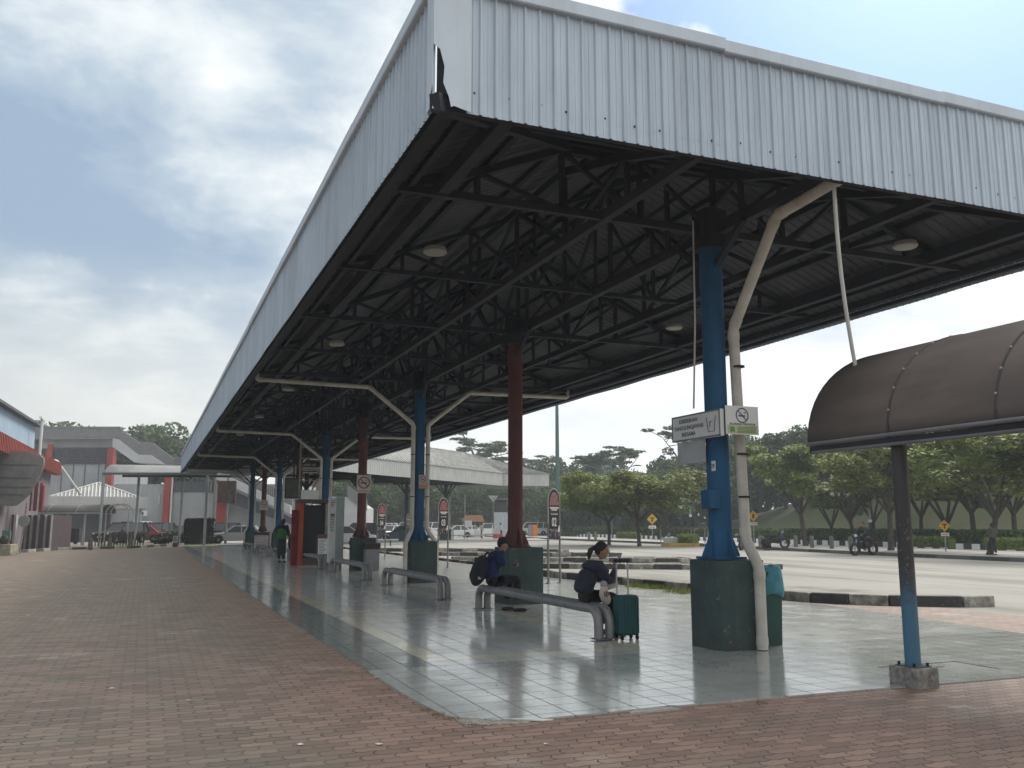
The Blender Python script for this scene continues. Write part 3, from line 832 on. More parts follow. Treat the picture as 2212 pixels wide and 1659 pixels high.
# ---- signs on the near blue column
def no_smoking(parent, c, right, up, nrm, r, mat, name='symbol'):
    c, right, up, nrm = Vector(c), Vector(right), Vector(up), Vector(nrm)
    mb = MB(); n = 28
    P = lambda a, b, h=0.0: c + right * a + up * b + nrm * h
    for k in range(n):
        t0, t1 = 2 * math.pi * k / n, 2 * math.pi * (k + 1) / n
        q = [(r * math.cos(t0), r * math.sin(t0)), (r * math.cos(t1), r * math.sin(t1)), (0.84 * r * math.cos(t1), 0.84 * r * math.sin(t1)), (0.84 * r * math.cos(t0), 0.84 * r * math.sin(t0))]
        mb.slab([P(a, b, 0.004) for a, b in q], 0.003)
    def bar(x0, y0, x1, y1, wd):
        d = Vector((x1 - x0, y1 - y0)); d.normalize(); s = Vector((-d.y, d.x)) * wd / 2
        mb.slab([P(x0 - s.x, y0 - s.y, 0.0045), P(x1 - s.x, y1 - s.y, 0.0045), P(x1 + s.x, y1 + s.y, 0.0045), P(x0 + s.x, y0 + s.y, 0.0045)], 0.003)
    bar(-0.65 * r, 0.65 * r, 0.65 * r, -0.65 * r, 0.14 * r)
    bar(-0.6 * r, -0.06 * r, 0.45 * r, -0.06 * r, 0.2 * r)
    bar(0.28 * r, 0.25 * r, 0.42 * r, 0.52 * r, 0.07 * r); bar(0.45 * r, 0.22 * r, 0.58 * r, 0.45 * r, 0.07 * r)
    return mb.build(name, mat, parent)
# long notice facing the paving side
sg = empty('notice_sign', (6.70, 9.42, 2.66), 0, 'white box sign about cleanliness with a bin symbol, on the near blue column', 'sign')
MB().bx(-0.03, 0.03, 0.0, 1.12, 0.0, 0.345).build('sign_box', WHITE, sg, bevel=0.006)
mb = MB()
for (y0, y1, z0, z1) in ((0, 1.12, 0.325, 0.345), (0, 1.12, 0, 0.02), (0, 0.02, 0, 0.345), (1.10, 1.12, 0, 0.345)): mb.bx(-0.036, -0.029, y0, y1, z0, z1)
mb.build('sign_frame', M('grey_frame', (0.20, 0.22, 0.24), 0.5, 0.3), sg)
for txt, z in (('KEBERSIHAN', 0.262), ('TANGGUNGJAWAB', 0.172), ('BERSAMA', 0.082)):
    text_mesh('lettering', txt, 0.074, GREYINK, sg, (-0.0315, 0.72, z), (R(90), 0, R(-90)), sx=1.05, bold=0.002)
mb = MB()
for p, q in (((0.30, 0.265), (0.255, 0.07)), ((0.255, 0.07), (0.13, 0.07)), ((0.13, 0.07), (0.095, 0.265)), ((0.235, 0.20), (0.16, 0.20)), ((0.215, 0.20), (0.225, 0.13))):
    mb.beam((-0.032, p[0], p[1]), (-0.032, q[0], q[1]), 0.006, 0.014, up=(1, 0, 0))
mb.build('bin_symbol', GREYINK, sg)
s2 = empty('no_smoking_sign', (6.735, 9.40, 2.68), 0, 'white and pale green no smoking plate facing the camera on the near blue column', 'sign')
MB().bx(0.0, 0.50, -0.012, 0.0, 0.0, 0.365).build('plate', WHITE, s2)
MB().bx(0.02, 0.48, -0.0145, -0.0118, 0.012, 0.115).build('green_strip', M('pale_green', (0.42, 0.50, 0.28), 0.5), s2)
no_smoking(s2, (0.25, -0.012, 0.245), (1, 0, 0), (0, 0, 1), (0, -1, 0), 0.098, M('sign_grey_ink', (0.10, 0.12, 0.17), 0.6, var=0))
text_mesh('lettering', 'DILARANG MEROKOK', 0.040, INK, s2, (0.25, -0.0135, 0.132), (R(90), 0, 0), sx=1.0)
mb = MB()
for z in (0.095, 0.077, 0.059, 0.041, 0.027): mb.bx(0.17, 0.45, -0.0165, -0.0135, z - 0.004, z + 0.004)
mb.bx(0.06, 0.125, -0.0165, -0.0135, 0.03, 0.095)
mb.build('small_print', M('green_ink', (0.16, 0.24, 0.12), 0.6, var=0), s2)
o = MB().bx(6.72, 6.74, 9.86, 10.50, 2.36, 2.655).build('sign_back_plate', M('bare_back_plate', (0.42, 0.44, 0.46), 0.5, 0.2)); tag(o, 'plain grey plate hanging under the cleanliness sign', 'plate')

# other no smoking plates
def smoke_plate(loc, wd, h, label, red=True, rz=0):
    s = empty('no_smoking_sign', loc, rz, label, 'sign', 'no smoking signs on the columns')
    MB().bx(-wd / 2, wd / 2, -0.012, 0.0, 0.0, h).build('plate', M('aged_plate', (0.50, 0.44, 0.41), 0.55), s)
    no_smoking(s, (0, -0.012, h * 0.58), (1, 0, 0), (0, 0, 1), (0, -1, 0), wd * 0.41, M('dark_red_ink', (0.075, 0.02, 0.025), 0.6, var=0) if red else M('blue_ink', (0.03, 0.07, 0.14), 0.6, var=0))
    text_mesh('lettering', 'DILARANG MEROKOK', wd * 0.105, INK, s, (0, -0.0135, h * 0.11), (R(90), 0, 0))
    return s
smoke_plate((6.95, COLY[3] - 0.17, 2.62), 0.50, 0.62, 'faded no smoking plate with a dark red ring on the brown column')
s = smoke_plate((6.99, COLY[2] - 0.17, 2.62), 0.22, 0.27, 'small blue ringed no smoking plate on the second blue column', red=False)
MB().bx(-0.11, 0.11, -0.010, 0.0, -0.10, -0.005).build('orange_strip', M('orange_strip', (0.50, 0.26, 0.14), 0.5), s)
smoke_plate((6.93, COLY[5] - 0.17, 2.65), 0.50, 0.58, 'grey no smoking plate on the column behind the dark kiosk')
smoke_plate((6.93, COLY[7] - 0.17, 2.45), 0.50, 0.62, 'tiny far no smoking plate on a column near the stair')

# ---- platform number signs
SIGNBLK = M('sign_charcoal', (0.060, 0.052, 0.055), 0.5, var=0.1)
def platform_sign(loc, num, label, tint):
    s = empty('platform_sign', loc, R(24), label, 'sign', 'platform number signs'); s.scale = (0.89,) * 3
    for x in (-0.265, 0.265):
        MB().tube([(x, 0, 0.0), (x, 0, 0.95), (x, 0, 1.75)], [0.035, 0.035, 0.02], 10).build('post', STAINLESS, s, smooth=True)
        MB().lathe([(0.09, 0), (0.09, 0.02), (0.035, 0.025)], (x, 0, 0), 14).build('base_flange', STAINLESS, s)
    wd = 0.25
    out = [(-wd, 1.30), (wd, 1.30), (wd, 2.42)] + [(wd * math.cos(t), 2.42 + 0.36 * math.sin(t)) for t in [math.pi * k / 14 for k in range(1, 14)]] + [(-wd, 2.42)]
    MB().slab([(x, -0.02, z) for x, z in out], 0.04).build('board', SIGNBLK, s)
    arc = [(-wd - 0.012, 1.30)] + [(-(wd + 0.012) * math.cos(t), 2.42 + 0.375 * math.sin(t)) for t in [math.pi * k / 14 for k in range(0, 15)]] + [(wd + 0.012, 1.30)]
    MB().tube([(x, -0.005, z) for x, z in arc], 0.014, 6).build('rim', M('sign_rim', (0.62, 0.60, 0.58), 0.4), s)
    em = [(0.21 * math.cos(t), 2.30 + 0.40 * math.sin(t)) for t in [math.pi * k / 12 for k in range(0, 13)]]
    MB().slab([(x, -0.0225, z) for x, z in em], 0.002).build('emblem_panel', M(tint, (0.22, 0.10, 0.10) if tint == 'emblem_dark' else (0.33, 0.05, 0.06), 0.5, vscale=12, var=0.3, col2=(0.36, 0.24, 0.23)), s)
    text_mesh('lettering', 'BANDAR RAYA', 0.062, M('sign_white', (0.72, 0.71, 0.69), 0.5, var=0), s, (0, -0.0225, 2.235), (R(90), 0, 0), bold=0.001) if False else None
    WI = M('sign_white', (0.72, 0.71, 0.69), 0.5, var=0)
    MB().bx(-0.20, 0.20, -0.0235, -0.0215, 2.20, 2.245).build('printed_line', WI, s)
    MB().bx(-0.13, 0.13, -0.0235, -0.0215, 2.145, 2.18).build('printed_line', WI, s)
    text_mesh('lettering', 'PLATFORM', 0.060, WI, s, (0, -0.0225, 2.035), (R(90), 0, 0), bold=0.001)
    MB().slab([(x, -0.0225, z) for x, z in ((-0.175, 1.62), (0.14, 1.62), (0.14, 1.97), (-0.175, 1.97))], 0.002).build('number_panel', M('number_panel', (0.03, 0.028, 0.03), 0.5), s)
    text_mesh('numeral', num, 0.36, WI, s, (-0.01, -0.0245, 1.79), (R(90), 0, 0), sx=0.62, bold=0.006)
    rnd = random.Random(num); mb = MB()
    for k in range(26):
        a, b = rnd.uniform(-0.22, 0.22), rnd.uniform(1.33, 1.58)
        l = rnd.uniform(0.03, 0.10); t = rnd.uniform(0.6, 2.5)
        mb.beam((a, -0.0222, b), (max(-.24, min(.24, a + l * math.cos(t))), -0.0222, min(1.6, b + l * math.sin(t))), 0.003, 0.02, up=(0, 1, 0))
    mb.slab([(x, -0.0222, z) for x, z in ((0.14, 1.50), (0.24, 1.50), (0.24, 1.72), (0.20, 1.68))], 0.002)
    mb.build('poster_pattern', WI, s)
    return s
platform_sign((10.15, 22.0, 0.012), '02', 'arched platform sign reading 02 on two steel posts beside the red column', 'emblem_dark')
platform_sign((10.0, 31.2, 0.012), '03', 'arched red topped platform sign reading 03 right of the blue column', 'emblem_red')
platform_sign((10.15, 41.0, 0.012), '04', 'arched red topped platform sign reading 04 beside the brown column', 'emblem_red')
platform_sign(G(881, 1172), '05', 'tiny far platform sign reading 05 between the brown and blue columns', 'emblem_dark')

# ---- litter bin with teal bag behind the near plinth
bn = empty('litter_bin', (7.58, 9.86, 0.012), 0, 'dark green litter bin lined with a teal plastic bag beside the near plinth', 'litter bin')
mb = MB(); mb.prism(rrect(0, 0, 0.36, 0.05), 0, 0.93); lift(mb, lambda p: (p.x * (0.84 + 0.14 * p.z), p.y * (0.84 + 0.14 * p.z), p.z)); mb.build('bin_body', M('bin_green', (0.030, 0.075, 0.066), 0.5), bn, smooth=True, auto=30)
mb = MB(); n = 22; prof = [(0.15, 0.62), (0.20, 0.63), (0.225, 0.69), (0.215, 0.77), (0.195, 0.87), (0.18, 0.95), (0.165, 0.99), (0.13, 1.0), (0.11, 0.96)]
mb.lathe(prof, (0.03, -0.02, 0), n)
lift(mb, lambda p: (p.x * (1 + 0.10 * mnoise.noise((p.x * 9, p.y * 9, p.z * 4))), p.y * (1 + 0.10 * mnoise.noise((p.x * 9 + 3, p.y * 9, p.z * 4))), p.z + (0.03 * math.sin(math.atan2(p.y, p.x) * 3) if p.z < 0.65 else 0.015 * math.sin(math.atan2(p.y, p.x) * 5))))
mb.build('bin_bag', M('teal_plastic', (0.075, 0.27, 0.345), 0.35, var=0.15, vscale=8, bump=0.5, bscale=30), bn, smooth=True, auto=60)
b2 = empty('litter_bin', (7.18, 30.38, 0.012), 0, 'square brown topped litter bin standing against the brown column plinth', 'litter bin')
MB().bx(-0.24, 0.24, -0.24, 0.2, 0, 0.72).build('bin_body', M('bin_grey', (0.20, 0.20, 0.22), 0.5), b2, bevel=0.02)
MB().bx(-0.27, 0.27, -0.27, 0.22, 0.72, 0.92).build('lid', M('bin_brown', (0.045, 0.035, 0.034), 0.5), b2, bevel=0.03)

# ---- kiosk, information totem, notice board, screen
kx, ky = 5.52, 35.2
ks = empty('kiosk', (kx, ky, 0.012), 0, 'orange red kiosk with a tall dark front panel behind the fourth bench', 'kiosk')
MB().bx(0.0, 0.14, 0.0, 1.1, 0, 2.35).build('side_panel', M('kiosk_orange', (0.36, 0.062, 0.03), 0.5, streak=0.3), ks, bevel=0.01)
MB().bx(0.14, 0.95, 0.02, 1.1, 0.28, 2.28).build('dark_panel', M('kiosk_black', (0.010, 0.010, 0.013), 0.35), ks)
MB().bx(0.14, 0.97, 0.0, 1.1, 0.0, 0.28).build('base', M('kiosk_base', (0.10, 0.075, 0.06), 0.6), ks)
MB().bx(0.97, 1.05, 0.0, 1.1, 0, 2.35).build('corner_post', M('kiosk_post', (0.25, 0.24, 0.22), 0.6), ks)
MB().bx(-0.03, 1.08, -0.03, 1.15, 2.35, 2.50).build('canopy_board', M('kiosk_header', (0.09, 0.075, 0.07), 0.6), ks)
MB().bx(0.20, 0.42, -0.015, 0.0, 2.30, 2.72).build('paper_notice', WHITE, ks)
MB().bx(-0.26, -0.02, 0.3, 0.42, 0.0, 2.1).build('red_banner', M('banner_red', (0.25, 0.035, 0.04), 0.5, var=0.25, vscale=5), ks)
tt = empty('information_totem', (5.86, 31.0, 0.012), 0, 'tall white and green grey information cabinet on short legs in front of a blue column', 'information board')
MB().bx(0.0, 0.22, 0, 0.30, 0.26, 2.45).build('printed_face', M('totem_white', (0.50, 0.52, 0.51), 0.5), tt)
MB().bx(0.22, 0.50, -0.01, 0.30, 0.26, 2.47).build('cabinet', M('totem_green_grey', (0.26, 0.31, 0.30), 0.5), tt, bevel=0.01)
for x in (0.05, 0.40): MB().bx(x, x + 0.08, 0.1, 0.2, 0, 0.26).build('leg', STAINLESS, tt)
mb = MB(); rnd = random.Random(2)
for k in range(15):
    z = 2.33 - k * 0.055 - (0.25 if k > 3 else 0); mb.bx(0.03, 0.03 + rnd.uniform(0.09, 0.16), -0.006, 0.001, z, z + (0.018 if k != 4 and k != 5 else 0.04))
mb.build('small_print', INK, tt)
nb = empty('notice_board', (5.98, 34.0, 0.012), 0, 'brown framed notice board with a white printed sheet behind the fourth bench', 'notice board')
MB().bx(0, 0.46, 0, 0.05, 0.42, 1.18).build('frame', M('brown_frame', (0.13, 0.075, 0.05), 0.5), nb)
MB().bx(0.05, 0.41, -0.006, 0.0, 0.45, 1.02).build('paper', WHITE, nb)
mb = MB()
for k in range(9): mb.bx(0.09, 0.36 - 0.05 * (k % 3), -0.009, -0.005, 0.95 - k * 0.055, 0.965 - k * 0.055)
mb.build('small_print', INK, nb)
for x in (0.04, 0.37): MB().bx(x, x + 0.05, 0.0, 0.05, 0, 0.42).build('leg', BLACK, nb)
sc = empty('display_screen', D(634, 1055, 42.5), 0, 'large dark display screen hung under the roof among the far columns', 'screen')
mb = MB(); mb.box((0, 0, 0), (0.80, 0.12, 0.95), m=Matrix.Rotation(R(-6), 3, 'X')); mb.build('casing', BLACK, sc)
mb = MB(); mb.box((0, -0.066, 0.0), (0.72, 0.012, 0.86), m=Matrix.Rotation(R(-6), 3, 'X')); mb.build('screen_face', M('screen_glass', (0.09, 0.10, 0.085), 0.15, var=0.2, vscale=3), sc)
MB().beam((0, 0.03, 0.45), (0, 0.03, 2.25), 0.06).build('hanger', STEEL, sc)
nbx = empty('route_notice', DG(566, 50, 0.012), -YAW, 'pinkish white notice board on a far column plinth by the green vest', 'notice board')
MB().bx(-0.38, 0.38, -0.02, 0.02, 0.25, 0.95).build('sheet', M('pink_sheet', (0.50, 0.42, 0.44), 0.6), nbx)
MB().bx(-0.38, 0.38, -0.03, 0.02, 0.95, 1.08).build('header', M('dark_header', (0.06, 0.05, 0.07), 0.6), nbx)
mb = MB()
for k in range(7): mb.bx(-0.33, 0.30 - 0.07 * (k % 2), -0.024, -0.019, 0.88 - k * 0.085, 0.90 - k * 0.085)
mb.build('small_print', GREYINK, nbx)
for x in (-0.3, 0.3): MB().bx(x - 0.02, x + 0.02, -0.02, 0.02, 0, 0.25).build('leg', BLACK, nbx)
ld = empty('steel_ladder', (6.35, 41.0, 0.012), 0, 'pale steel ladder frame rising beside the dark kiosk to the roof', 'ladder')
for x in (0, 1.25): MB().beam((x, 0, 0.0), (x, 0, 5.4), 0.07).build('rail', M('pale_steel', (0.27, 0.25, 0.23), 0.5), ld)
for z in (2.6, 3.0, 3.5, 4.0, 4.5, 5.0): MB().beam((0.035, 0, z), (1.215, 0, z), 0.05).build('rung', M('pale_steel'), ld)
wb = empty('white_fascia_board', (6.35, 40.8, 2.62), 0, 'white board spanning between the ladder rails above the kiosk', 'board')
MB().bx(0.05, 1.2, -0.04, 0.0, 0, 0.45).build('panel', WHITE, wb)

# bags on the bench
for k, (dx, dy, rr, nm) in enumerate(((0, 0, (0.15, 0.2, 0.13), 'white plastic bag on the bench beside the green vest'), (0.05, 0.5, (0.13, 0.16, 0.09), 'small grey white bundle at the end of the far bench'))):
    mb = MB(); mb.ball((0, 0, rr[2]), rr, 14, 9); lift(mb, lambda p: p * (1 + 0.22 * mnoise.noise((p.x * 7, p.y * 7, p.z * 7 + k))))
    o = mb.build('plastic_bag', M('white_bag', (0.55, 0.54, 0.52), 0.4, bump=0.5), smooth=True, auto=60)
    o.location = (5.84 + dx, 39.8 + dy, 0.455); tag(o, nm, 'bag')

# ================================================================== VAULTED WALKWAY AT THE RIGHT
vx0, vx1, vy0, vy1, ve, vr = 6.93, 9.40, -8.0, 8.10, 2.42, 1.16
VAULT = M('smoked_polycarbonate', (0.135, 0.106, 0.094), 0.30, var=0.10, vscale=0.8, col2=(0.095, 0.078, 0.072), patch=((1.2, 0.5, 3), (0.20, 0.16, 0.135), 0.45))
va = empty('vaulted_walkway', (7.03, 6.90, 0), 0, 'barrel vaulted walkway roof of smoked brown sheet on a scuffed blue post', 'walkway roof')
def arc_pts(x0, x1, z0, rise, n=28):
    out = []
    for i in range(n + 1):
        t = math.pi * i / n
        out.append(((x0 + x1) / 2 - (x1 - x0) / 2 * math.cos(t), z0 + 0.34 * (i / n) ** 2 + (rise - 0.09) * math.sin(t) ** 0.92))
    return out
ap = arc_pts(vx0 - 0.02, vx1, ve, vr)
mb = MB(); ys = [vy1, 6.9, 5.65, 4.4, 3.15, 1.9, 0.65, -2, -5, vy0]
for y in ys:
    for x, z in ap: mb.v.append(Vector((x, y, z)))
k = len(ap)
mb.f = [(j * k + i, j * k + i + 1, (j + 1) * k + i + 1, (j + 1) * k + i) for j in range(len(ys) - 1) for i in range(k - 1)]
o = mb.build('vault_sheet', VAULT, va, True, smooth=True, auto=80)
md = o.modifiers.new('thickness', 'SOLIDIFY'); md.thickness = 0.006
for y in (6.90, 5.65, 4.4, 3.15, 1.9, 0.65, -2, -5):
    mb = MB(); mb.tube([(x + (0.006 if x > 8.2 else -0.006), y, z + 0.004) for x, z in ap], 0.014, 6)
    rb = mb.build('rib_strip', M('rib_grey', (0.075, 0.070, 0.070), 0.5, 0.2), va, True, smooth=True)
    for q in range(2, 15, 2):
        MB().ball((ap[q][0] - 0.014, y, ap[q][1] + 0.010), 0.013, 6, 4).build('rib_screw', M('screw_zinc', (0.5, 0.48, 0.46), 0.4, 0.6), rb, True)
    mb = MB(); mb.tube([(x, y + 0.001, z - 0.035) for x, z in ap], 0.022, 6); mb.build('arch_bar', STEEL, va, True, smooth=True)
for x in (vx0, vx1):
    sg_ = -1 if x == vx0 else 1
    ve = 2.42 if x == vx0 else 2.76
    MB().bx(x - 0.04, x + 0.04, vy0, vy1 - 0.05, ve - 0.085, ve - 0.005).build('eave_beam', M('eave_steel', (0.05, 0.05, 0.058), 0.45, 0.3), va, True)
    MB().tube([(x + sg_ * 0.055, vy0, ve + 0.02), (x + sg_ * 0.055, vy1 - 0.02, ve + 0.02)], 0.022, 8).build('eave_rail', M('eave_rail', (0.24, 0.24, 0.26), 0.4, 0.5), va, True)
    MB().tube([(x + sg_ * 0.045, vy0, ve - 0.075), (x + sg_ * 0.045, vy1 - 0.10, ve - 0.075)], 0.016, 8).build('eave_rail', M('eave_rail'), va, True)
ve = 2.42
OLDBLUE = M('scuffed_post_paint', (0.030, 0.085, 0.155), 0.5, var=0.2, vscale=2.5, col2=(0.040, 0.038, 0.045), streak=0.4)
def post_mat():
    m = bpy.data.materials.new('worn_post_paint'); m.use_nodes = True; t = m.node_tree; b = t.nodes['Principled BSDF']
    tcn = t.nodes.new('ShaderNodeTexCoord'); s = t.nodes.new('ShaderNodeSeparateXYZ'); t.links.new(tcn.outputs['Object'], s.inputs[0])
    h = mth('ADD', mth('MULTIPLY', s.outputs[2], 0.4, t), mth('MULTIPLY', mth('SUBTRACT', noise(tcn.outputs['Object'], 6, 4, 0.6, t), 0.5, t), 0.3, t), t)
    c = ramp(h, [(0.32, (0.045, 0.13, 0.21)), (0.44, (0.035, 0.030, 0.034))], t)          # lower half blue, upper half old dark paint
    pe = ramp(noise(tcn.outputs['Object'], 26, 5, 0.7, t), [(0.60, 0.0), (0.64, 1.0)], t)
    bandz = ramp(mth('MULTIPLY', s.outputs[2], 0.4, t), [(0.36, 0.0), (0.45, 1.0), (0.62, 1.0), (0.70, 0.0)], t)
    c = mixc(mth('MULTIPLY', pe, bandz, t), c, (0.22, 0.19, 0.16), t)
    spk = ramp(noise(tcn.outputs['Object'], 60, 3, 0.6, t), [(0.70, 0.0), (0.74, 1.0)], t)
    c = mixc(mth('MULTIPLY', spk, 0.6, t), c, (0.25, 0.25, 0.25), t)
    t.links.new(c, b.inputs['Base Color']); b.inputs['Roughness'].default_value = 0.5
    return m
PM = post_mat()
for y in (6.90, 1.9, -3.1):
    for x in (vx0 + 0.10, vx1 - 0.1):
        if x > 8: continue
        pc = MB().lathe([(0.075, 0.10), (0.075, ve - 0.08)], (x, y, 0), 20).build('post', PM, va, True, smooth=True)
        mb = MB(); mb.box((x, y, 0.085), (0.30, 0.34, 0.20), R(4)); mb.build('footing', M('footing_concrete', (0.30, 0.28, 0.26), 0.9, var=0.3, vscale=14, bump=0.8, bscale=50), va, True, bevel=0.015)
        MB().box((x, y, 0.19), (0.22, 0.24, 0.012), R(4)).build('base_plate', M('plate_steel', (0.10, 0.11, 0.12), 0.5, 0.3), pc, True)
        for dx in (-0.085, 0.085):
            for dy in (-0.095, 0.095):
                MB().lathe([(0.014, 0.19), (0.014, 0.225), (0.0, 0.228)], (x + dx, y + dy, 0), 6).build('anchor_bolt', BLACK, pc, True)
# far-side posts stand just out of the picture behind the near ones
for y in (6.90, 1.9):
    MB().lathe([(0.06, 0.0), (0.06, ve - 0.08)], (vx1, y, 0), 16).build('post', PM, va, True, smooth=True) if y < 6 else None
# white conduit dropping from the roof gutter to the vault
cd = [(7.02 + 0.10, 7.42, 5.36), (7.22, 7.45, 5.0), (7.55, 7.62, 4.2), (7.92, 7.85, ve + vr - 0.02)]
pts = []
A = atp = None
p_top = G(1800, 395, 5.33) if False else ray(1801, 396)
t = 7.45 / p_top.y; P0 = Vector((p_top.x * t, 7.45, EYE + p_top.z * t))
p_bot = ray(1849, 799); t = 7.9 / p_bot.y; P1 = Vector((p_bot.x * t, 7.9, EYE + p_bot.z * t))
for i in range(9):
    f = i / 8; q = P0.lerp(P1, f); q.z -= 0.0; q.x -= 0.05 * math.sin(math.pi * f)
    pts.append(q)
o = MB().tube(pts, 0.022, 8).build('conduit', M('white_conduit', (0.60, 0.60, 0.58), 0.45), smooth=True); tag(o, 'thin white conduit dropping from the roof edge to the brown vaulted roof', 'conduit')

# scraps of paper blown over the paving
rnd = random.Random(44)
for k, (u, v) in enumerate(((378, 1180.5), (335, 1192), (242, 1489), (372, 1370), (812, 1465), (615, 1440), (404, 1515), (120, 1620), (650, 1610), (1180, 1610), (820, 1610), (60, 1330))):
    p = G(u, v); a = rnd.uniform(0, 3); s_ = rnd.uniform(0.018, 0.032) * (2.2 if v < 1200 else 1)
    mb = MB(); mb.slab([(math.cos(a + t) * s_ * rnd.uniform(0.6, 1.2), math.sin(a + t) * s_ * rnd.uniform(0.6, 1.2), 0.006 + rnd.uniform(0, 0.010)) for t in (0, 1.3, 2.4, 3.6, 5.0)], 0.001)
    o = mb.build('paper_scrap', M('scrap_white', (0.60, 0.58, 0.53), 0.8)); o.location = (p.x, p.y, 0.002); tag(o, 'small pale paper scrap lying on the brick paving', 'litter', 'paper scraps on the brick paving')
# ================================================================== PEOPLE
def skin_eval(name, joints, edges, rad, root, sub=2):
    me = bpy.data.meshes.new(name)
    keys = list(joints); idx = {k: i for i, k in enumerate(keys)}
    me.from_pydata([joints[k] for k in keys], [(idx[a], idx[b]) for a, b in edges], [])
    o = bpy.data.objects.new(name, me); COL.objects.link(o)
    md = o.modifiers.new('skin', 'SKIN'); md.use_smooth_shade = True
    if not me.skin_vertices:
        bm = bmesh.new(); bm.from_mesh(me); bm.verts.layers.skin.verify(); bm.to_mesh(me); bm.free()
    sv = me.skin_vertices[0].data
    for k in keys:
        r = rad[k]; sv[idx[k]].radius = r if isinstance(r, tuple) else (r, r); sv[idx[k]].use_root = (k == root)
    s = o.modifiers.new('sub', 'SUBSURF'); s.levels = sub; s.render_levels = sub
    dg = bpy.context.evaluated_depsgraph_get()
    res = bpy.data.meshes.new_from_object(o.evaluated_get(dg))
    bpy.data.objects.remove(o)
    return res
def mesh_part(name, me, mat, parent, smooth=True):
    o = bpy.data.objects.new(name, me); COL.objects.link(o)
    me.materials.clear(); me.materials.append(mat); o.parent = parent
    me.polygons.foreach_set('use_smooth', [smooth] * len(me.polygons))
    return o
def remesh(mes, voxel):
    bm = bmesh.new()
    for me in mes: bm.from_mesh(me)
    me = bpy.data.meshes.new('tmp'); bm.to_mesh(me); bm.free()
    o = bpy.data.objects.new('tmp', me); COL.objects.link(o)
    md = o.modifiers.new('r', 'REMESH'); md.mode = 'VOXEL'; md.voxel_size = voxel; md.use_smooth_shade = True
    sm = o.modifiers.new('s', 'SMOOTH'); sm.iterations = 2; sm.factor = 0.4
    dg = bpy.context.evaluated_depsgraph_get()
    res = bpy.data.meshes.new_from_object(o.evaluated_get(dg))
    bpy.data.objects.remove(o)
    return res
def head_mb(c, fwd, up, sc=1.0):
    """a head with brow, nose, lips, chin and ears, looking along fwd"""
    fwd = Vector(fwd).normalized(); up = Vector(up); left = up.cross(fwd).normalized(); up = fwd.cross(left)
    m = Matrix((fwd, left, up)).transposed(); c = Vector(c)
    mb = MB(); mb.ball((0, 0, 0), (0.098, 0.076, 0.118), 22, 16)
    def shape(p):
        x, y, z = p
        if x > 0: x *= 1 - 0.10 * max(0, z / 0.1)                    # flatter face
        if z < -0.02: y *= 1 - 2.6 * (-z - 0.02); x = x * (1 - 0.6 * (-z - 0.02)) if x > 0 else x * (1 - 4.0 * (-z - 0.02))
        return (x + (0.006 if x > 0 and z < -0.08 else 0), y, z)
    lift(mb, shape)
    mb.ball((0.100, 0, -0.012), (0.020, 0.012, 0.024), 8, 6)           # nose
    mb.ball((0.094, 0, 0.018), (0.010, 0.009, 0.028), 8, 6)            # bridge
    mb.ball((0.084, 0, -0.058), (0.016, 0.024, 0.010), 8, 6)           # lips
    mb.ball((0.072, 0, -0.092), (0.022, 0.026, 0.018), 8, 6)           # chin
    mb.ball((0.072, 0, 0.040), (0.026, 0.056, 0.014), 10, 6)           # brow
    for s in (-1, 1): mb.ball((0.0, s * 0.078, -0.005), (0.024, 0.010, 0.034), 8, 6)
    mb.v = [c + m @ (p * sc) for p in mb.v]
    return mb, m, c
def finger_chain(J, E, Rd, wrist, side, d, pn, sc=1.0, curl=0.5):
    """palm and five fingers beyond the wrist, d: direction of the hand, pn: palm normal"""
    d = Vector(d).normalized(); pn = Vector(pn).normalized(); sd = d.cross(pn).normalized()
    w0 = Vector(J[wrist]); pre = wrist + '_'
    J[pre + 'palm'] = w0 + d * 0.055 * sc; E.append((wrist, pre + 'palm')); Rd[pre + 'palm'] = 0.026 * sc
    for k, (off, ln) in enumerate(((-0.030, 0.062), (-0.010, 0.074), (0.010, 0.070), (0.029, 0.054))):
        a = w0 + d * 0.085 * sc + sd * off * sc; b = a + (d * math.cos(curl) + pn * math.sin(curl)) * ln * 0.5 * sc; c = b + (d * math.cos(curl * 2.2) + pn * math.sin(curl * 2.2)) * ln * 0.5 * sc
        for q, p, r in (('k', a, 0.011), ('m', b, 0.009), ('t', c, 0.0075)):
            J[f'{pre}{k}{q}'] = p; Rd[f'{pre}{k}{q}'] = r * sc
        E += [(pre + 'palm', f'{pre}{k}k'), (f'{pre}{k}k', f'{pre}{k}m'), (f'{pre}{k}m', f'{pre}{k}t')]
    a = w0 + d * 0.035 * sc - sd * 0.034 * side * sc; b = a + (d * 0.7 - sd * side * 0.5 + pn * 0.4) * 0.035 * sc
    J[pre + 'th1'] = a; J[pre + 'th2'] = b; Rd[pre + 'th1'] = 0.012 * sc; Rd[pre + 'th2'] = 0.009 * sc
    E += [(pre + 'palm', pre + 'th1'), (pre + 'th1', pre + 'th2')]

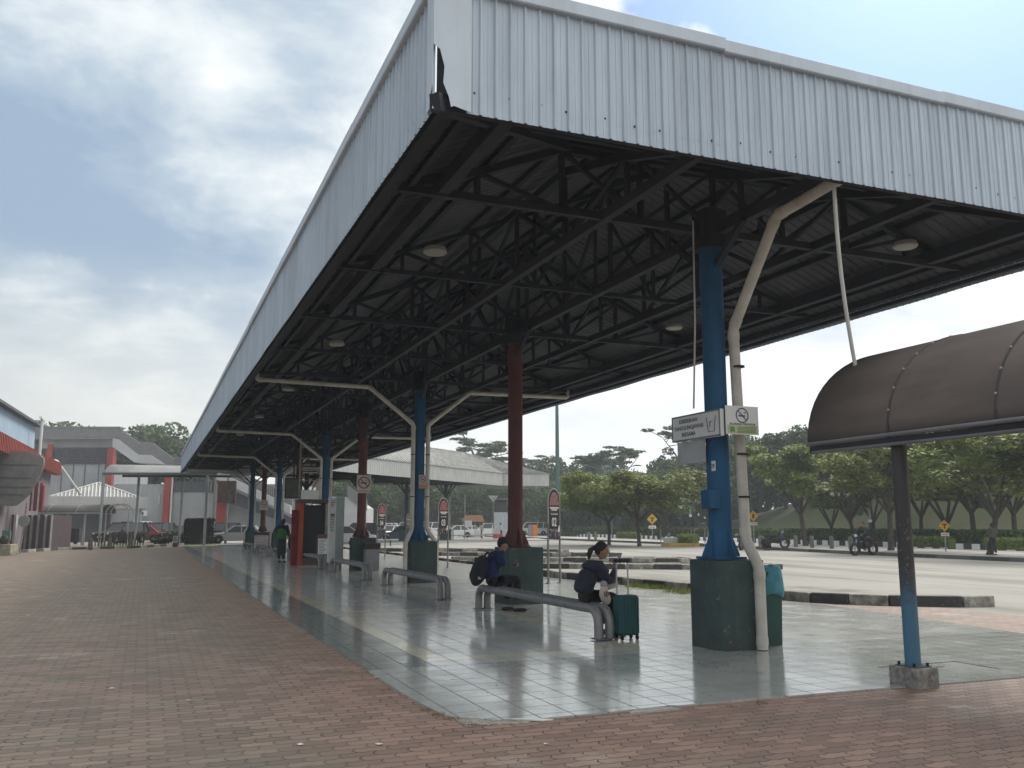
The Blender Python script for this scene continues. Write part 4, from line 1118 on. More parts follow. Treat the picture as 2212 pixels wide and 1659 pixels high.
def person(loc, rz, J, label, top, bottom, skin, hair, shoe, group=None, look=(1, 0, -0.1), sleeves='long', fine=True, scale=1.0, hairstyle='short', legs='long', palm=None):
    root = empty('person', loc, rz, label, 'person', group)
    root.scale = (scale,) * 3
    J = {k: Vector(v) for k, v in J.items()}
    Rd = dict(pelvis=(0.125, 0.105), waist=(0.120, 0.095), chest=(0.140, 0.100), neckb=(0.075, 0.065), neck=0.048, skull=0.06)
    E = [('pelvis', 'waist'), ('waist', 'chest'), ('chest', 'neckb'), ('neckb', 'neck'), ('neck', 'skull')]
    for s in 'LR':
        Rd.update({'sh' + s: 0.058, 'el' + s: 0.040, 'wr' + s: 0.027, 'hip' + s: 0.082, 'kn' + s: 0.056, 'an' + s: 0.036, 'heel' + s: 0.034, 'toe' + s: 0.026})
        E += [('neckb', 'sh' + s), ('sh' + s, 'el' + s), ('el' + s, 'wr' + s), ('pelvis', 'hip' + s), ('hip' + s, 'kn' + s), ('kn' + s, 'an' + s), ('an' + s, 'toe' + s)]
    BE = list(E); BJ = dict(J); BR = dict(Rd)
    for s in 'LR':
        d = (J['wr' + s] - J['el' + s]); pn = (palm or {}).get(s, (0, 0, -1))
        finger_chain(BJ, BE, BR, 'wr' + s, 1 if s == 'L' else -1, d, pn)
    BJ = {k: v for k, v in BJ.items() if k in BR and not k.startswith('heel')}
    body = skin_eval('body', BJ, BE, BR, 'pelvis', 2 if fine else 1)
    hm, m, c = head_mb(J['skull'] + Vector((0.02, 0, 0.045)), look, (0, 0, 1))
    hme = bpy.data.meshes.new('h'); hme.from_pydata(hm.v, [], hm.f)
    mesh_part('body', remesh([body, hme], 0.0085 if fine else 0.018), skin, root)
    # clothes
    up = ['pelvis', 'waist', 'chest', 'neckb', 'shL', 'shR']
    TJ = {k: J[k] for k in up}; TR = {'pelvis': (0.185, 0.155), 'waist': (0.178, 0.150), 'chest': (0.190, 0.150), 'neckb': (0.092, 0.082), 'shL': 0.090, 'shR': 0.090}
    TE = [('pelvis', 'waist'), ('waist', 'chest'), ('chest', 'neckb'), ('neckb', 'shL'), ('neckb', 'shR')]
    for s in 'LR':
        TJ['el' + s] = J['el' + s]; TR['el' + s] = 0.068; TE.append(('sh' + s, 'el' + s))
        if sleeves == 'long':
            TJ['wr' + s] = J['wr' + s].lerp(J['el' + s], 0.06); TR['wr' + s] = 0.040; TE.append(('el' + s, 'wr' + s))
        else:
            TJ['el' + s] = J['sh' + s].lerp(J['el' + s], 0.72); TR['el' + s] = 0.064
    mesh_part('top', skin_eval('top', TJ, TE, TR, 'pelvis'), top, root)
    PJ = {k: J[k] for k in ('waist', 'pelvis', 'hipL', 'hipR', 'knL', 'knR')}; PJ['waist'] = J['pelvis'].lerp(J['waist'], 0.3)
    PR = {'waist': (0.125, 0.11), 'pelvis': (0.142, 0.122), 'hipL': 0.098, 'hipR': 0.098, 'knL': 0.074, 'knR': 0.074}
    PE = [('waist', 'pelvis'), ('pelvis', 'hipL'), ('pelvis', 'hipR'), ('hipL', 'knL'), ('hipR', 'knR')]
    for s in 'LR':
        PJ['an' + s] = J['kn' + s].lerp(J['an' + s], 0.92 if legs == 'long' else 0.80); PR['an' + s] = 0.060 if legs == 'long' else 0.066; PE.append(('kn' + s, 'an' + s))
    mesh_part('trousers', skin_eval('trousers', PJ, PE, PR, 'pelvis'), bottom, root)
    for s in 'LR':
        a, t = J['an' + s], J['toe' + s]; d = (t - a); d.z = 0; d.normalize(); sd = Vector((-d.y, d.x, 0))
        mb = MB(); base = min(t.z, a.z) - 0.035
        mb.ball((a.x + d.x * 0.075, a.y + d.y * 0.075, base + 0.03), (0.135, 0.048, 0.038), 14, 8)
        cx_, cy_ = a.x + d.x * 0.075, a.y + d.y * 0.075
        mb.v = [Vector((cx_ + d.x * (p.x - cx_) + sd.x * (p.y - cy_), cy_ + d.y * (p.x - cx_) + sd.y * (p.y - cy_), max(p.z, base + 0.002))) for p in mb.v]
        mb.build('shoe', shoe, root, smooth=True, auto=60)
    # hair
    hb = MB(); hb.ball((-0.016, 0, 0.022), (0.102, 0.084, 0.112), 20, 14)
    if hairstyle == 'ponytail':
        hb.ball((-0.115, 0, 0.02), (0.035, 0.03, 0.03), 10, 8)
        hb.tube([(-0.125, 0, 0.02), (-0.165, 0, -0.03), (-0.175, 0, -0.10), (-0.165, 0, -0.16)], [0.026, 0.040, 0.034, 0.012], 10)
    if hairstyle == 'long':
        hb.tube([(-0.05, 0, 0.05), (-0.085, 0, -0.05), (-0.09, 0, -0.17)], [0.07, 0.075, 0.05], 12)
    fr = []
    for p in hb.v:
        if p.x > 0.035 and p.z < 0.055: p = Vector((0.03 - (0.055 - p.z) * 0.5, p.y * 0.93, max(p.z, -0.02)))
        if p.x > -0.03 and p.z < -0.02 and hairstyle != 'long': p = Vector((p.x - 0.05, p.y * 0.85, max(p.z, -0.05)))
        p = p * (1 + 0.03 * mnoise.noise((p.x * 30, p.y * 30, p.z * 18)))
        fr.append(c + m @ p)
    hb.v = fr
    hb.build('hair', hair, root, smooth=True, auto=70)
    for s in (-1, 1):
        e = MB(); e.ball((0, 0, 0), (0.006, 0.013, 0.007), 8, 6); e.v = [c + m @ (p + Vector((0.088, s * 0.031, 0.018))) for p in e.v]
        e.build('eye', M('eye_dark', (0.02, 0.015, 0.012), 0.2, var=0), root, smooth=True)
    mo = MB(); mo.ball((0, 0, 0), (0.005, 0.020, 0.003), 8, 6); mo.v = [c + m @ (p + Vector((0.099, 0, -0.058))) for p in mo.v]
    mo.build('mouth', M('lip', (0.20, 0.07, 0.06), 0.5, var=0), root, smooth=True)
    return root, c, m
SKIN = M('skin_tan', (0.30, 0.165, 0.11), 0.55, var=0.06, vscale=6)
HAIR = M('black_hair', (0.012, 0.010, 0.010), 0.45, var=0.1, vscale=20)
NAVY = M('navy_cloth', (0.022, 0.024, 0.042), 0.9, var=0.15, vscale=6, bump=1.6, bscale=9)
COBALT = M('cobalt_cloth', (0.010, 0.020, 0.090), 0.9, var=0.15, vscale=6, bump=1.6, bscale=9)
DARK = M('black_cloth', (0.010, 0.010, 0.012), 0.95, var=0.1, bump=0.5, bscale=14)
SHOE = M('dark_shoe', (0.03, 0.022, 0.018), 0.6)

# seated woman with a phone, ponytail, suitcase in front of her
Jw = dict(pelvis=(0, 0, 0.56), waist=(0.02, 0, 0.71), chest=(0.12, 0, 0.89), neckb=(0.205, 0, 1.01), neck=(0.245, 0, 1.065), skull=(0.285, 0, 1.135),
          shL=(0.175, 0.165, 0.985), shR=(0.175, -0.165, 0.985), elL=(0.33, 0.19, 0.755), elR=(0.34, -0.17, 0.735), wrL=(0.46, 0.10, 0.93), wrR=(0.50, -0.06, 0.945),
          hipL=(0.03, 0.095, 0.535), hipR=(0.03, -0.095, 0.535), knL=(0.45, 0.12, 0.56), knR=(0.45, -0.11, 0.55), anL=(0.36, 0.12, 0.10), anR=(0.40, -0.11, 0.10), toeL=(0.52, 0.13, 0.04), toeR=(0.56, -0.12, 0.04))
Jw['heelL'] = Jw['anL']; Jw['heelR'] = Jw['anR']
wo, wc, wm = person((5.80, 11.62, 0.0), R(-4), Jw, 'seated woman with ponytail and glasses looking at her phone, dark jacket, by the teal suitcase', NAVY, DARK, SKIN, HAIR, SHOE, look=(0.97, -0.05, -0.22), hairstyle='ponytail', palm={'L': (0.4, -0.7, 0.2), 'R': (0.4, 0.7, 0.2)})
mb = MB()
for s in (-1, 1):
    for k in range(10):
        t0, t1 = 2 * math.pi * k / 10, 2 * math.pi * (k + 1) / 10
        mb.beam((0.104, s * 0.033 + 0.022 * math.cos(t0), 0.016 + 0.017 * math.sin(t0)), (0.104, s * 0.033 + 0.022 * math.cos(t1), 0.016 + 0.017 * math.sin(t1)), 0.004)
    mb.beam((0.104, s * 0.055, 0.02), (0.0, s * 0.082, 0.02), 0.004)
mb.beam((0.104, -0.012, 0.02), (0.104, 0.012, 0.02), 0.004)
mb.v = [wc + wm @ p for p in mb.v]; mb.build('glasses', M('glasses_frame', (0.10, 0.09, 0.09), 0.3, 0.5), wo)
mb = MB(); mb.ball((0.17, 0, 0.985), (0.10, 0.10, 0.05), 16, 8); mb.build('collar', NAVY, wo, smooth=True)
def phone(loc, rot, label):
    r = empty('smartphone', loc, 0, label, 'phone'); r.rotation_euler = rot
    MB().box((0, 0, 0), (0.009, 0.075, 0.155)).build('case', BLACK, r, bevel=0.003)
    MB().box((-0.0052, 0, 0), (0.0012, 0.068, 0.142)).build('screen', M('phone_screen', (0.35, 0.37, 0.40), 0.1), r)
phone((6.37, 11.58, 1.075), (0, R(28), R(-4)), 'smartphone held up in front of the seated woman')
# canvas pouch at her hip and a grey cloth on her lap
mb = MB(); mb.ball((0, 0, 0), (0.085, 0.05, 0.16), 14, 10); lift(mb, lambda p: (p.x * (1.25 - 2.2 * (p.z + 0.16)) + 0.05 * max(0, -p.z) / 0.16 + 0.008 * mnoise.noise(p * 25), p.y, p.z))
bg_ = empty('cloth_pouch', (6.02, 11.39, 0.60), 0, 'cream cloth pouch with a round dark emblem hanging at the woman\'s hip', 'pouch')
mb.build('pouch', M('cream_cloth', (0.52, 0.43, 0.37), 0.9, bump=0.4), bg_, smooth=True, auto=70)
mb = MB(); mb.ball((0.0, 0.0, 0.12), (0.052, 0.050, 0.055), 10, 8); mb.build('flap', M('grey_flap', (0.30, 0.31, 0.35), 0.8), bg_, smooth=True)
mb = MB()
for k in range(12):
    t0, t1 = 2 * math.pi * k / 12, 2 * math.pi * (k + 1) / 12
    mb.beam((0.01 + 0.034 * math.cos(t0), -0.052, -0.01 + 0.034 * math.sin(t0)), (0.01 + 0.034 * math.cos(t1), -0.052, -0.01 + 0.034 * math.sin(t1)), 0.008)
mb.beam((-0.005, -0.053, -0.01), (0.028, -0.053, -0.01), 0.008); mb.beam((0.01, -0.053, -0.03), (0.01, -0.053, 0.012), 0.008)
mb.build('emblem', INK, bg_)
mb = MB(); mb.ball((0, 0, 0), (0.13, 0.07, 0.035), 14, 8); lift(mb, lambda p: (p.x, p.y, p.z + 0.03 * p.x / 0.13 + 0.01 * mnoise.noise(p * 20)))
o = mb.build('folded_cloth', M('grey_cloth', (0.42, 0.41, 0.40), 0.9), smooth=True, auto=70); o.location = (6.17, 11.50, 0.675); tag(o, 'pale grey folded cloth on the seated woman\'s lap', 'cloth')

# teal ribbed suitcase
sc = empty('suitcase', (6.16, 11.02, 0.012), R(0), 'teal ribbed hard shell suitcase with its handle pulled up', 'suitcase')
TEAL = M('teal_shell', (0.010, 0.050, 0.058), 0.38, var=0.06)
mb = MB(); w2, d2, z0, z1 = 0.148, 0.12, 0.06, 0.585
mb.prism(rrect(0, 0, 1.0, 0.22, 6), z0, z1)
mb.v = [Vector((p.x * 2 * w2, p.y * 2 * d2, p.z)) for p in mb.v]
shell = mb.build('shell', TEAL, sc, smooth=True, auto=40, bevel=0.03, seg=3)
rb = MB()
for k in range(9):
    x = -0.115 + 0.23 * k / 8
    rb.bx(x - 0.006, x + 0.006, -d2 - 0.012, -d2 + 0.01, z0 + 0.03, z1 - 0.035)
for k in range(7):
    y = -0.075 + 0.15 * k / 6
    rb.bx(-w2 - 0.006, -w2 + 0.01, y - 0.006, y + 0.006, z0 + 0.03, z1 - 0.035); rb.bx(w2 - 0.01, w2 + 0.006, y - 0.006, y + 0.006, z0 + 0.03, z1 - 0.035)
rb.build('shell_ribs', M('teal_rib', (0.020, 0.085, 0.095), 0.3), sc)
hm_ = M('handle_alloy', (0.45, 0.44, 0.44), 0.35, 0.8)
for x in (-0.10, 0.075):
    MB().tube([(x, 0.07, z1 - 0.02), (x, 0.07, 1.035)], 0.011, 8).build('handle_tube', hm_, sc, smooth=True)
MB().bx(-0.135, 0.105, 0.045, 0.095, 1.02, 1.065).build('handle_grip', BLACK, sc, bevel=0.014)
for x in (-0.115, 0.115):
    for y in (-0.085, 0.085):
        wh = MB().tube([(x - 0.012, y, 0.03), (x + 0.012, y, 0.03)], 0.030, 14).build('wheel', BLACK, sc, smooth=True)
        MB().bx(x - 0.018, x + 0.018, y - 0.012, y + 0.012, 0.04, 0.075).build('wheel_fork', BLACK, sc)

# seated man with dark backpack and cap
Jm = dict(pelvis=(0, 0, 0.55), waist=(-0.01, 0, 0.70), chest=(0.05, 0, 0.89), neckb=(0.10, 0, 1.03), neck=(0.15, 0, 1.085), skull=(0.20, 0, 1.15),
          shL=(0.09, 0.185, 1.0), shR=(0.09, -0.185, 1.0), elL=(0.17, 0.23, 0.75), elR=(0.18, -0.22, 0.74), wrL=(0.36, 0.10, 0.80), wrR=(0.40, -0.09, 0.80),
          hipL=(0.03, 0.10, 0.53), hipR=(0.03, -0.10, 0.53), knL=(0.46, 0.16, 0.60), knR=(0.46, -0.13, 0.60), anL=(0.30, 0.16, 0.11), anR=(0.42, -0.13, 0.12), toeL=(0.46, 0.18, 0.05), toeR=(0.58, -0.14, 0.05))
Jm['heelL'] = Jm['anL']; Jm['heelR'] = Jm['anR']
mo_, mc_, mm_ = person((5.80, 15.25, 0.0), R(-2), Jm, 'seated man in a cobalt blue shirt with a cap and backpack bending over his phone', COBALT, DARK, SKIN, HAIR, SHOE, look=(0.93, -0.05, -0.42), sleeves='short', legs='short', palm={'L': (0.2, -0.8, 0.4), 'R': (0.2, 0.8, 0.4)})
mb = MB(); mb.ball((-0.012, 0, 0.040), (0.110, 0.092, 0.092), 18, 12); lift(mb, lambda p: (p.x, p.y, max(p.z, 0.030)))
mb.v = [mc_ + mm_ @ p for p in mb.v]; mb.build('cap', M('cap_cloth', (0.020, 0.020, 0.025), 0.9), mo_, smooth=True, auto=60)
mb = MB(); mb.slab([(0.05, -0.07, 0.045), (0.16, -0.055, 0.030), (0.175, 0, 0.028), (0.16, 0.055, 0.030), (0.05, 0.07, 0.045)], 0.008); mb.v = [mc_ + mm_ @ p for p in mb.v]; mb.build('cap_peak', M('cap_peak', (0.05, 0.05, 0.055), 0.8), mo_)
bp = empty('backpack', (5.57, 15.25, 0.50), 0, 'round dark backpack worn by the seated man in blue', 'backpack')
mb = MB(); mb.ball((0, 0, 0.24), (0.15, 0.18, 0.27), 18, 14); lift(mb, lambda p: (p.x + (p.z - 0.24) * 0.25, p.y, p.z)); mb.build('bag_body', M('pack_cloth', (0.014, 0.016, 0.022), 0.85, bump=0.4, bscale=12), bp, smooth=True, auto=70)
mb = MB(); mb.ball((-0.09, 0, 0.15), (0.09, 0.13, 0.13), 14, 10); mb.build('front_pocket', M('pack_cloth'), bp, smooth=True)
for s in (-1, 1): MB().tube([(0.08, s * 0.12, 0.42), (0.20, s * 0.14, 0.55), (0.34, s * 0.14, 0.50), (0.30, s * 0.15, 0.25), (0.10, s * 0.14, 0.08)], 0.022, 8).build('strap', M('pack_cloth'), bp, smooth=True)
MB().box((-0.05, -0.155, 0.12), (0.06, 0.01, 0.05)).build('patch', M('pack_patch', (0.4, 0.4, 0.42), 0.6, vscale=40, var=0.3), bp)
phone((6.26, 15.22, 0.875), (0, R(55), 0), 'smartphone in the hands of the seated man in blue')

# standing figures
def stand(lean=0.0, arms=0.0, stride=0.1):
    return dict(pelvis=(0, 0, 0.92), waist=(0.0 + lean * 0.3, 0, 1.06), chest=(0.01 + lean * 0.7, 0, 1.26), neckb=(lean, 0, 1.42), neck=(0.01 + lean * 1.1, 0, 1.48), skull=(0.03 + lean * 1.2, 0, 1.55),
         shL=(lean, 0.18, 1.39), shR=(lean, -0.18, 1.39), elL=(0.0 + lean + arms * 0.1, 0.24, 1.12), elR=(lean + arms * 0.1, -0.24, 1.12), wrL=(0.06 + arms * 0.28, 0.22 - arms * 0.1, 0.90 + arms * 0.2), wrR=(0.06 + arms * 0.28, -0.22 + arms * 0.1, 0.90 + arms * 0.2),
         hipL=(0, 0.09, 0.88), hipR=(0, -0.09, 0.88), knL=(stride * 0.6, 0.10, 0.48), knR=(-stride * 0.3, -0.10, 0.48), anL=(stride * 0.5, 0.11, 0.08), anR=(-stride, -0.11, 0.08), toeL=(stride * 0.5 + 0.15, 0.12, 0.035), toeR=(-stride + 0.15, -0.12, 0.035))
def stander(loc, rz, label, top, bottom, J=None, scale=1.0, **k):
    J = J or stand(); J['heelL'] = J['anL']; J['heelR'] = J['anR']
    return person(loc, rz, J, label, top, bottom, SKIN, HAIR, SHOE, fine=False, scale=scale, **k)
VEST = M('green_vest', (0.025, 0.115, 0.035), 0.8, var=0.1)
r_, c_, m_ = stander((5.28, 38.2, 0.012), R(55), 'person in a green vest and dark skirt standing at the far bench', DARK, M('charcoal_cloth', (0.022, 0.025, 0.03), 0.9), J=stand(0.04, 0.6, 0.03), scale=1.03, hairstyle='long')
mesh_part('vest', skin_eval('vest', dict(pelvis=Vector((0, 0, 0.86)), waist=Vector((0.01, 0, 1.06)), chest=Vector((0.04, 0, 1.27)), neckb=Vector((0.04, 0, 1.38))), [('pelvis', 'waist'), ('waist', 'chest'), ('chest', 'neckb')], dict(pelvis=(0.215, 0.185), waist=(0.21, 0.18), chest=(0.22, 0.18), neckb=(0.15, 0.12)), 'pelvis'), VEST, r_)
sk = MB(); sk.lathe([(0.17, 0.30), (0.175, 0.6), (0.165, 0.92)], (0, 0, 0), 18); sk.build('skirt', M('charcoal_cloth'), r_, smooth=True)
MB().ball((0.22, -0.28, 0.78), (0.13, 0.10, 0.30), 12, 8).build('carried_coat', M('dark_green_cloth', (0.008, 0.032, 0.018), 0.9), r_, smooth=True)
# ================================================================== VEHICLES
GLASS = M('car_glass', (0.025, 0.030, 0.035), 0.08, var=0.0)
TYRE = M('tyre', (0.015, 0.015, 0.016), 0.8)
RIM = M('rim_alloy', (0.40, 0.41, 0.42), 0.35, 0.7)
HEADL = M('headlight_glass', (0.65, 0.66, 0.66), 0.12)
TAILL = M('tail_light', (0.30, 0.012, 0.012), 0.25)
PAINTS = {}
def paint(nm, c):
    return M('car_paint_' + nm, c, 0.28, 0.15, var=0.02)
def make_car(nm, c, style='sedan', ln=4.3, wd=1.72):
    root = empty('parked_car', (0, 0, 0)); pm = paint(nm, c); hw = wd / 2; h2 = ln / 2
    suv = style in ('suv', 'van')
    zb, belt, roof = (0.30, 1.02, 1.72) if style == 'suv' else (0.28, 1.08, 1.86) if style == 'van' else (0.24, 0.88, 1.44)
    hood = 0.80 if style == 'sedan' else 0.98
    fr, rr = h2 * 0.62, -h2 * 0.60
    side = [(-h2, zb + 0.12), (-h2 + 0.08, zb), (rr - 0.38, zb)] + [(rr + 0.37 * math.cos(t), zb + 0.06 + 0.37 * math.sin(t)) for t in [math.pi * (1 - k / 8) for k in range(9)]] + [(rr + 0.38, zb)] \
        + [(fr - 0.38, zb)] + [(fr + 0.37 * math.cos(t), zb + 0.06 + 0.37 * math.sin(t)) for t in [math.pi * (1 - k / 8) for k in range(9)]] + [(fr + 0.38, zb), (h2 - 0.10, zb), (h2, zb + 0.14), (h2 - 0.02, hood - 0.18), (h2 - 0.14, hood - 0.04)]
    if style == 'van': side += [(h2 * 0.72, belt - 0.02), (-h2 + 0.02, belt), (-h2, belt - 0.3)]
    elif style == 'suv': side += [(h2 * 0.40, belt), (-h2 + 0.04, belt), (-h2, belt - 0.3)]
    else: side += [(h2 * 0.36, belt), (-h2 * 0.70, belt + 0.02), (-h2 + 0.06, belt - 0.02), (-h2, belt - 0.28)]
    mb = MB()
    n = len(side)
    for y, ins in ((-hw, 0.05), (-hw * 0.93, 0.0), (hw * 0.93, 0.0), (hw, 0.05)):
        for x, z in side:
            mb.v.append(Vector((x * (1 - ins * 0.4), y * (1.0 if zb + 0.25 < z < belt - 0.05 else 0.95), z)))
    for r in range(3):
        for i in range(n):
            j = (i + 1) % n; mb.f.append((r * n + i, r * n + j, (r + 1) * n + j, (r + 1) * n + i))
    mb.f.append(tuple(range(n - 1, -1, -1))); mb.f.append(tuple(3 * n + i for i in range(n)))
    mb.build('body', pm, root, smooth=True, auto=35, bevel=0.02, seg=1)
    # greenhouse
    if style == 'sedan': fb, ft, bt, bb = h2 * 0.40, h2 * 0.06, -h2 * 0.44, -h2 * 0.74
    elif style == 'suv': fb, ft, bt, bb = h2 * 0.44, h2 * 0.12, -h2 * 0.82, -h2 * 0.95
    else: fb, ft, bt, bb = h2 * 0.74, h2 * 0.46, -h2 * 0.93, -h2 * 0.98
    wb, wt = hw * 0.93, hw * 0.74
    b0 = [(fb, -wb), (fb, wb), (bb, wb), (bb, -wb)]; t0 = [(ft, -wt), (ft, wt), (bt, wt), (bt, -wt)]
    mb = MB(); vs = [(x, y, belt - 0.02) for x, y in b0] + [(x, y, roof - 0.05) for x, y in t0]
    mb.add(vs, [(0, 3, 2, 1), (4, 5, 6, 7), (0, 1, 5, 4), (1, 2, 6, 5), (2, 3, 7, 6), (3, 0, 4, 7)]); mb.build('windows', GLASS, root)
    mb = MB(); mb.slab([(ft + 0.03, -wt - 0.01, roof - 0.055), (ft + 0.03, wt + 0.01, roof - 0.055), (bt - 0.03, wt + 0.01, roof - 0.055), (bt - 0.03, -wt - 0.01, roof - 0.055)], -0.055)
    mb.build('roof_panel', pm, root, bevel=0.03)
    mb = MB()
    for s in (-1, 1):
        mb.beam((fb, s * wb, belt - 0.02), (ft, s * wt, roof - 0.03), 0.07); mb.beam((bb, s * wb, belt - 0.02), (bt, s * wt, roof - 0.03), 0.12)
        xm = (fb + bb) / 2 - 0.1; xt = (ft + bt) / 2 - 0.05
        mb.beam((xm, s * (wb + 0.005), belt - 0.02), (xt, s * (wt + 0.005), roof - 0.03), 0.08)
        if suv: mb.beam((xm - 0.9, s * (wb + 0.005), belt - 0.02), (xt - 0.85, s * (wt + 0.005), roof - 0.03), 0.09)
    mb.build('pillars', pm, root)
    for x in (fr, rr):
        for s in (-1, 1):
            y = s * (hw - 0.10)
            wh = empty('wheel', (0, 0, 0)); wh.parent = root
            MB().tube([(x, y - 0.10, zb + 0.06), (x, y + 0.10, zb + 0.06)], 0.32, 22).build('tyre', TYRE, wh, smooth=True)
            m2 = MB(); yo = y + s * 0.095
            m2.tube([(x, yo - 0.012, zb + 0.06), (x, yo + 0.012, zb + 0.06)], 0.06, 10)
            for q in range(7):
                t = 2 * math.pi * q / 7; m2.beam((x, yo, zb + 0.06), (x + 0.20 * math.cos(t), yo, zb + 0.06 + 0.20 * math.sin(t)), 0.022, 0.05, up=(0, 1, 0))
            m2.build('rim', RIM, wh)
    for s in (-1, 1):
        MB().box((h2 - 0.09, s * hw * 0.70, hood - 0.15), (0.16, 0.34, 0.15)).build('headlight', HEADL, root, bevel=0.03)
        MB().box((-h2 + 0.03, s * hw * 0.76, belt - 0.16), (0.10, 0.26, 0.18)).build('tail_light', TAILL, root, bevel=0.02)
        MB().box((fb - 0.12, s * (hw + 0.07), belt + 0.05), (0.14, 0.17, 0.12)).build('mirror', pm, root, bevel=0.03)
    MB().box((h2 + 0.0, 0, zb + 0.18), (0.06, wd * 0.62, 0.18)).build('grille', BLACK, root)
    MB().box((h2 + 0.005, 0, hood - 0.20), (0.05, wd * 0.42, 0.09)).build('upper_grille', BLACK, root)
    MB().box((h2 + 0.035, 0, zb + 0.25), (0.012, 0.48, 0.11)).build('number_plate', WHITE, root)
    MB().box((-h2 - 0.012, 0, zb + 0.38), (0.012, 0.48, 0.11)).build('number_plate', WHITE, root)
    return root
kinds = {}
def car(u, d, deg, nm, c, style, label, group):
    key = (nm, style)
    if key not in kinds: o = kinds[key] = make_car(nm, c, style, 4.6 if style == 'suv' else 4.5 if style == 'van' else 4.35, 1.8 if style != 'sedan' else 1.72)
    else: o = copy_tree(kinds[key])
    p = DG(u, d, 0.0); o.location = p; o.rotation_euler = (0, 0, R(deg) - YAW)
    tag(o, label, 'car', group)
GA, GB = 'cars parked by the left buildings', 'cars parked beyond the second shelter'
# heading 0 = towards the right of the picture, 180 = left, 270 = towards the camera
car(507, 76, 205, 'silver_grey', (0.30, 0.31, 0.32), 'sedan', 'grey saloon car at the end of the platform with its nose to the left', GA)
car(264, 74, 250, 'maroon_black', (0.035, 0.018, 0.02), 'suv', 'dark maroon car behind the leaning fence, left of the red car', GA)
car(288, 88, 262, 'white', (0.70, 0.70, 0.70), 'van', 'white van parked against the grey building wall', GA)
car(301, 78, 195, 'red', (0.26, 0.016, 0.03), 'sedan', 'bright red car between the white van and a dark car', GA)
car(340, 80, 268, 'black', (0.016, 0.017, 0.02), 'suv', 'black car right of the red car showing its broad windscreen', GA)
car(386, 82, 215, 'grey_dark', (0.045, 0.048, 0.052), 'sedan', 'dark grey car half hidden by the clipped dark bush', GA)
car(473, 88, 200, 'black', (0.016, 0.017, 0.02), 'suv', 'black car behind the grey saloon at the platform end', GA)
car(530, 92, 190, 'white', (0.70, 0.70, 0.70), 'sedan', 'white car glimpsed behind the grey saloon', GA)
# beyond the second shelter
P2 = [(770, 88, 185, 'grey_dark', (0.045, 0.048, 0.052), 'suv', 'dark large car seen between the far columns'), (752, 70, 10, 'silver_light', (0.45, 0.46, 0.47), 'sedan', 'silver car with its tail towards the brown column'),
      (842, 96, 250, 'white', (0.70, 0.70, 0.70), 'sedan', 'white car right of the sign reading 04'), (866, 84, 188, 'blue_grey', (0.10, 0.16, 0.20), 'sedan', 'blue grey car behind the tiny sign reading 05'),
      (829, 118, 240, 'white', (0.70, 0.70, 0.70), 'suv', 'white car in the back row left of the blue one'), (857, 122, 260, 'royal_blue', (0.03, 0.07, 0.30), 'suv', 'small blue van in the back row of the car park'),
      (884, 116, 250, 'silver_light', (0.45, 0.46, 0.47), 'van', 'silver van in the back row near the second blue column'), (902, 104, 200, 'white', (0.70, 0.70, 0.70), 'sedan', 'white car half behind the second blue column'),
      (985, 112, 195, 'white', (0.70, 0.70, 0.70), 'sedan', 'white car just right of the sign reading 03'), (1012, 122, 250, 'silver_light', (0.45, 0.46, 0.47), 'sedan', 'silver car under the middle of the second shelter'),
      (1050, 124, 190, 'white', (0.70, 0.70, 0.70), 'suv', 'white car in front of the grey guard hut'), (1152, 128, 185, 'white', (0.70, 0.70, 0.70), 'van', 'long white van right of the red column'),
      (962, 126, 185, 'grey_dark', (0.045, 0.048, 0.052), 'sedan', 'dark car in the shade beyond the second shelter'), (925, 126, 190, 'white', (0.70, 0.70, 0.70), 'van', 'white van glimpsed between the downpipes of the second blue column')]
for a in P2: car(*a, GB)
# motorcycles
def motorbike(loc, rz, label, group=None):
    r = empty('motorcycle', loc, rz, label, 'motorcycle', group)
    for x in (-0.62, 0.62):
        wv = empty('wheel'); wv.parent = r
        pts = [(x + 0.27 * math.cos(t), 0, 0.30 + 0.27 * math.sin(t)) for t in [2 * math.pi * k / 20 for k in range(21)]]
        MB().tube(pts, 0.075, 8, cap=False).build('tyre', TYRE, wv, smooth=True)
        m2 = MB()
        for k in range(8): m2.beam((x, 0, 0.3), (x + 0.25 * math.cos(k * math.pi / 4), 0, 0.3 + 0.25 * math.sin(k * math.pi / 4)), 0.015)
        m2.build('spokes', RIM, wv)
    MB().tube([(0.62, 0, 0.3), (0.48, 0, 0.75), (0.42, 0, 1.0)], 0.035, 8).build('fork', RIM, r)
    MB().tube([(0.42, -0.33, 1.02), (0.44, 0, 1.0), (0.42, 0.33, 1.02)], 0.018, 8).build('handlebar', BLACK, r)
    mb = MB(); mb.ball((0, 0, 0.50), (0.45, 0.13, 0.20), 14, 10); mb.build('engine', BLACK, r, smooth=True)
    mb = MB(); mb.ball((-0.30, 0, 0.76), (0.45, 0.14, 0.075), 14, 10); mb.build('saddle', DARK, r, smooth=True)
    mb = MB(); mb.slab([(0.50, -0.17, 0.95), (0.50, 0.17, 0.95), (0.30, 0.19, 0.42), (0.30, -0.19, 0.42)], 0.04); mb.build('leg_shield', M('bike_blue', (0.03, 0.04, 0.09), 0.4), r)
    mb = MB(); mb.ball((-0.66, 0, 0.60), (0.28, 0.09, 0.09), 10, 8); mb.build('mudguard', BLACK, r, smooth=True)
    MB().box((-0.86, 0, 0.68), (0.05, 0.16, 0.09)).build('tail_light', TAILL, r)
    MB().ball((0.52, 0, 0.98), (0.06, 0.09, 0.08), 10, 8).build('headlight', HEADL, r, smooth=True)
    return r
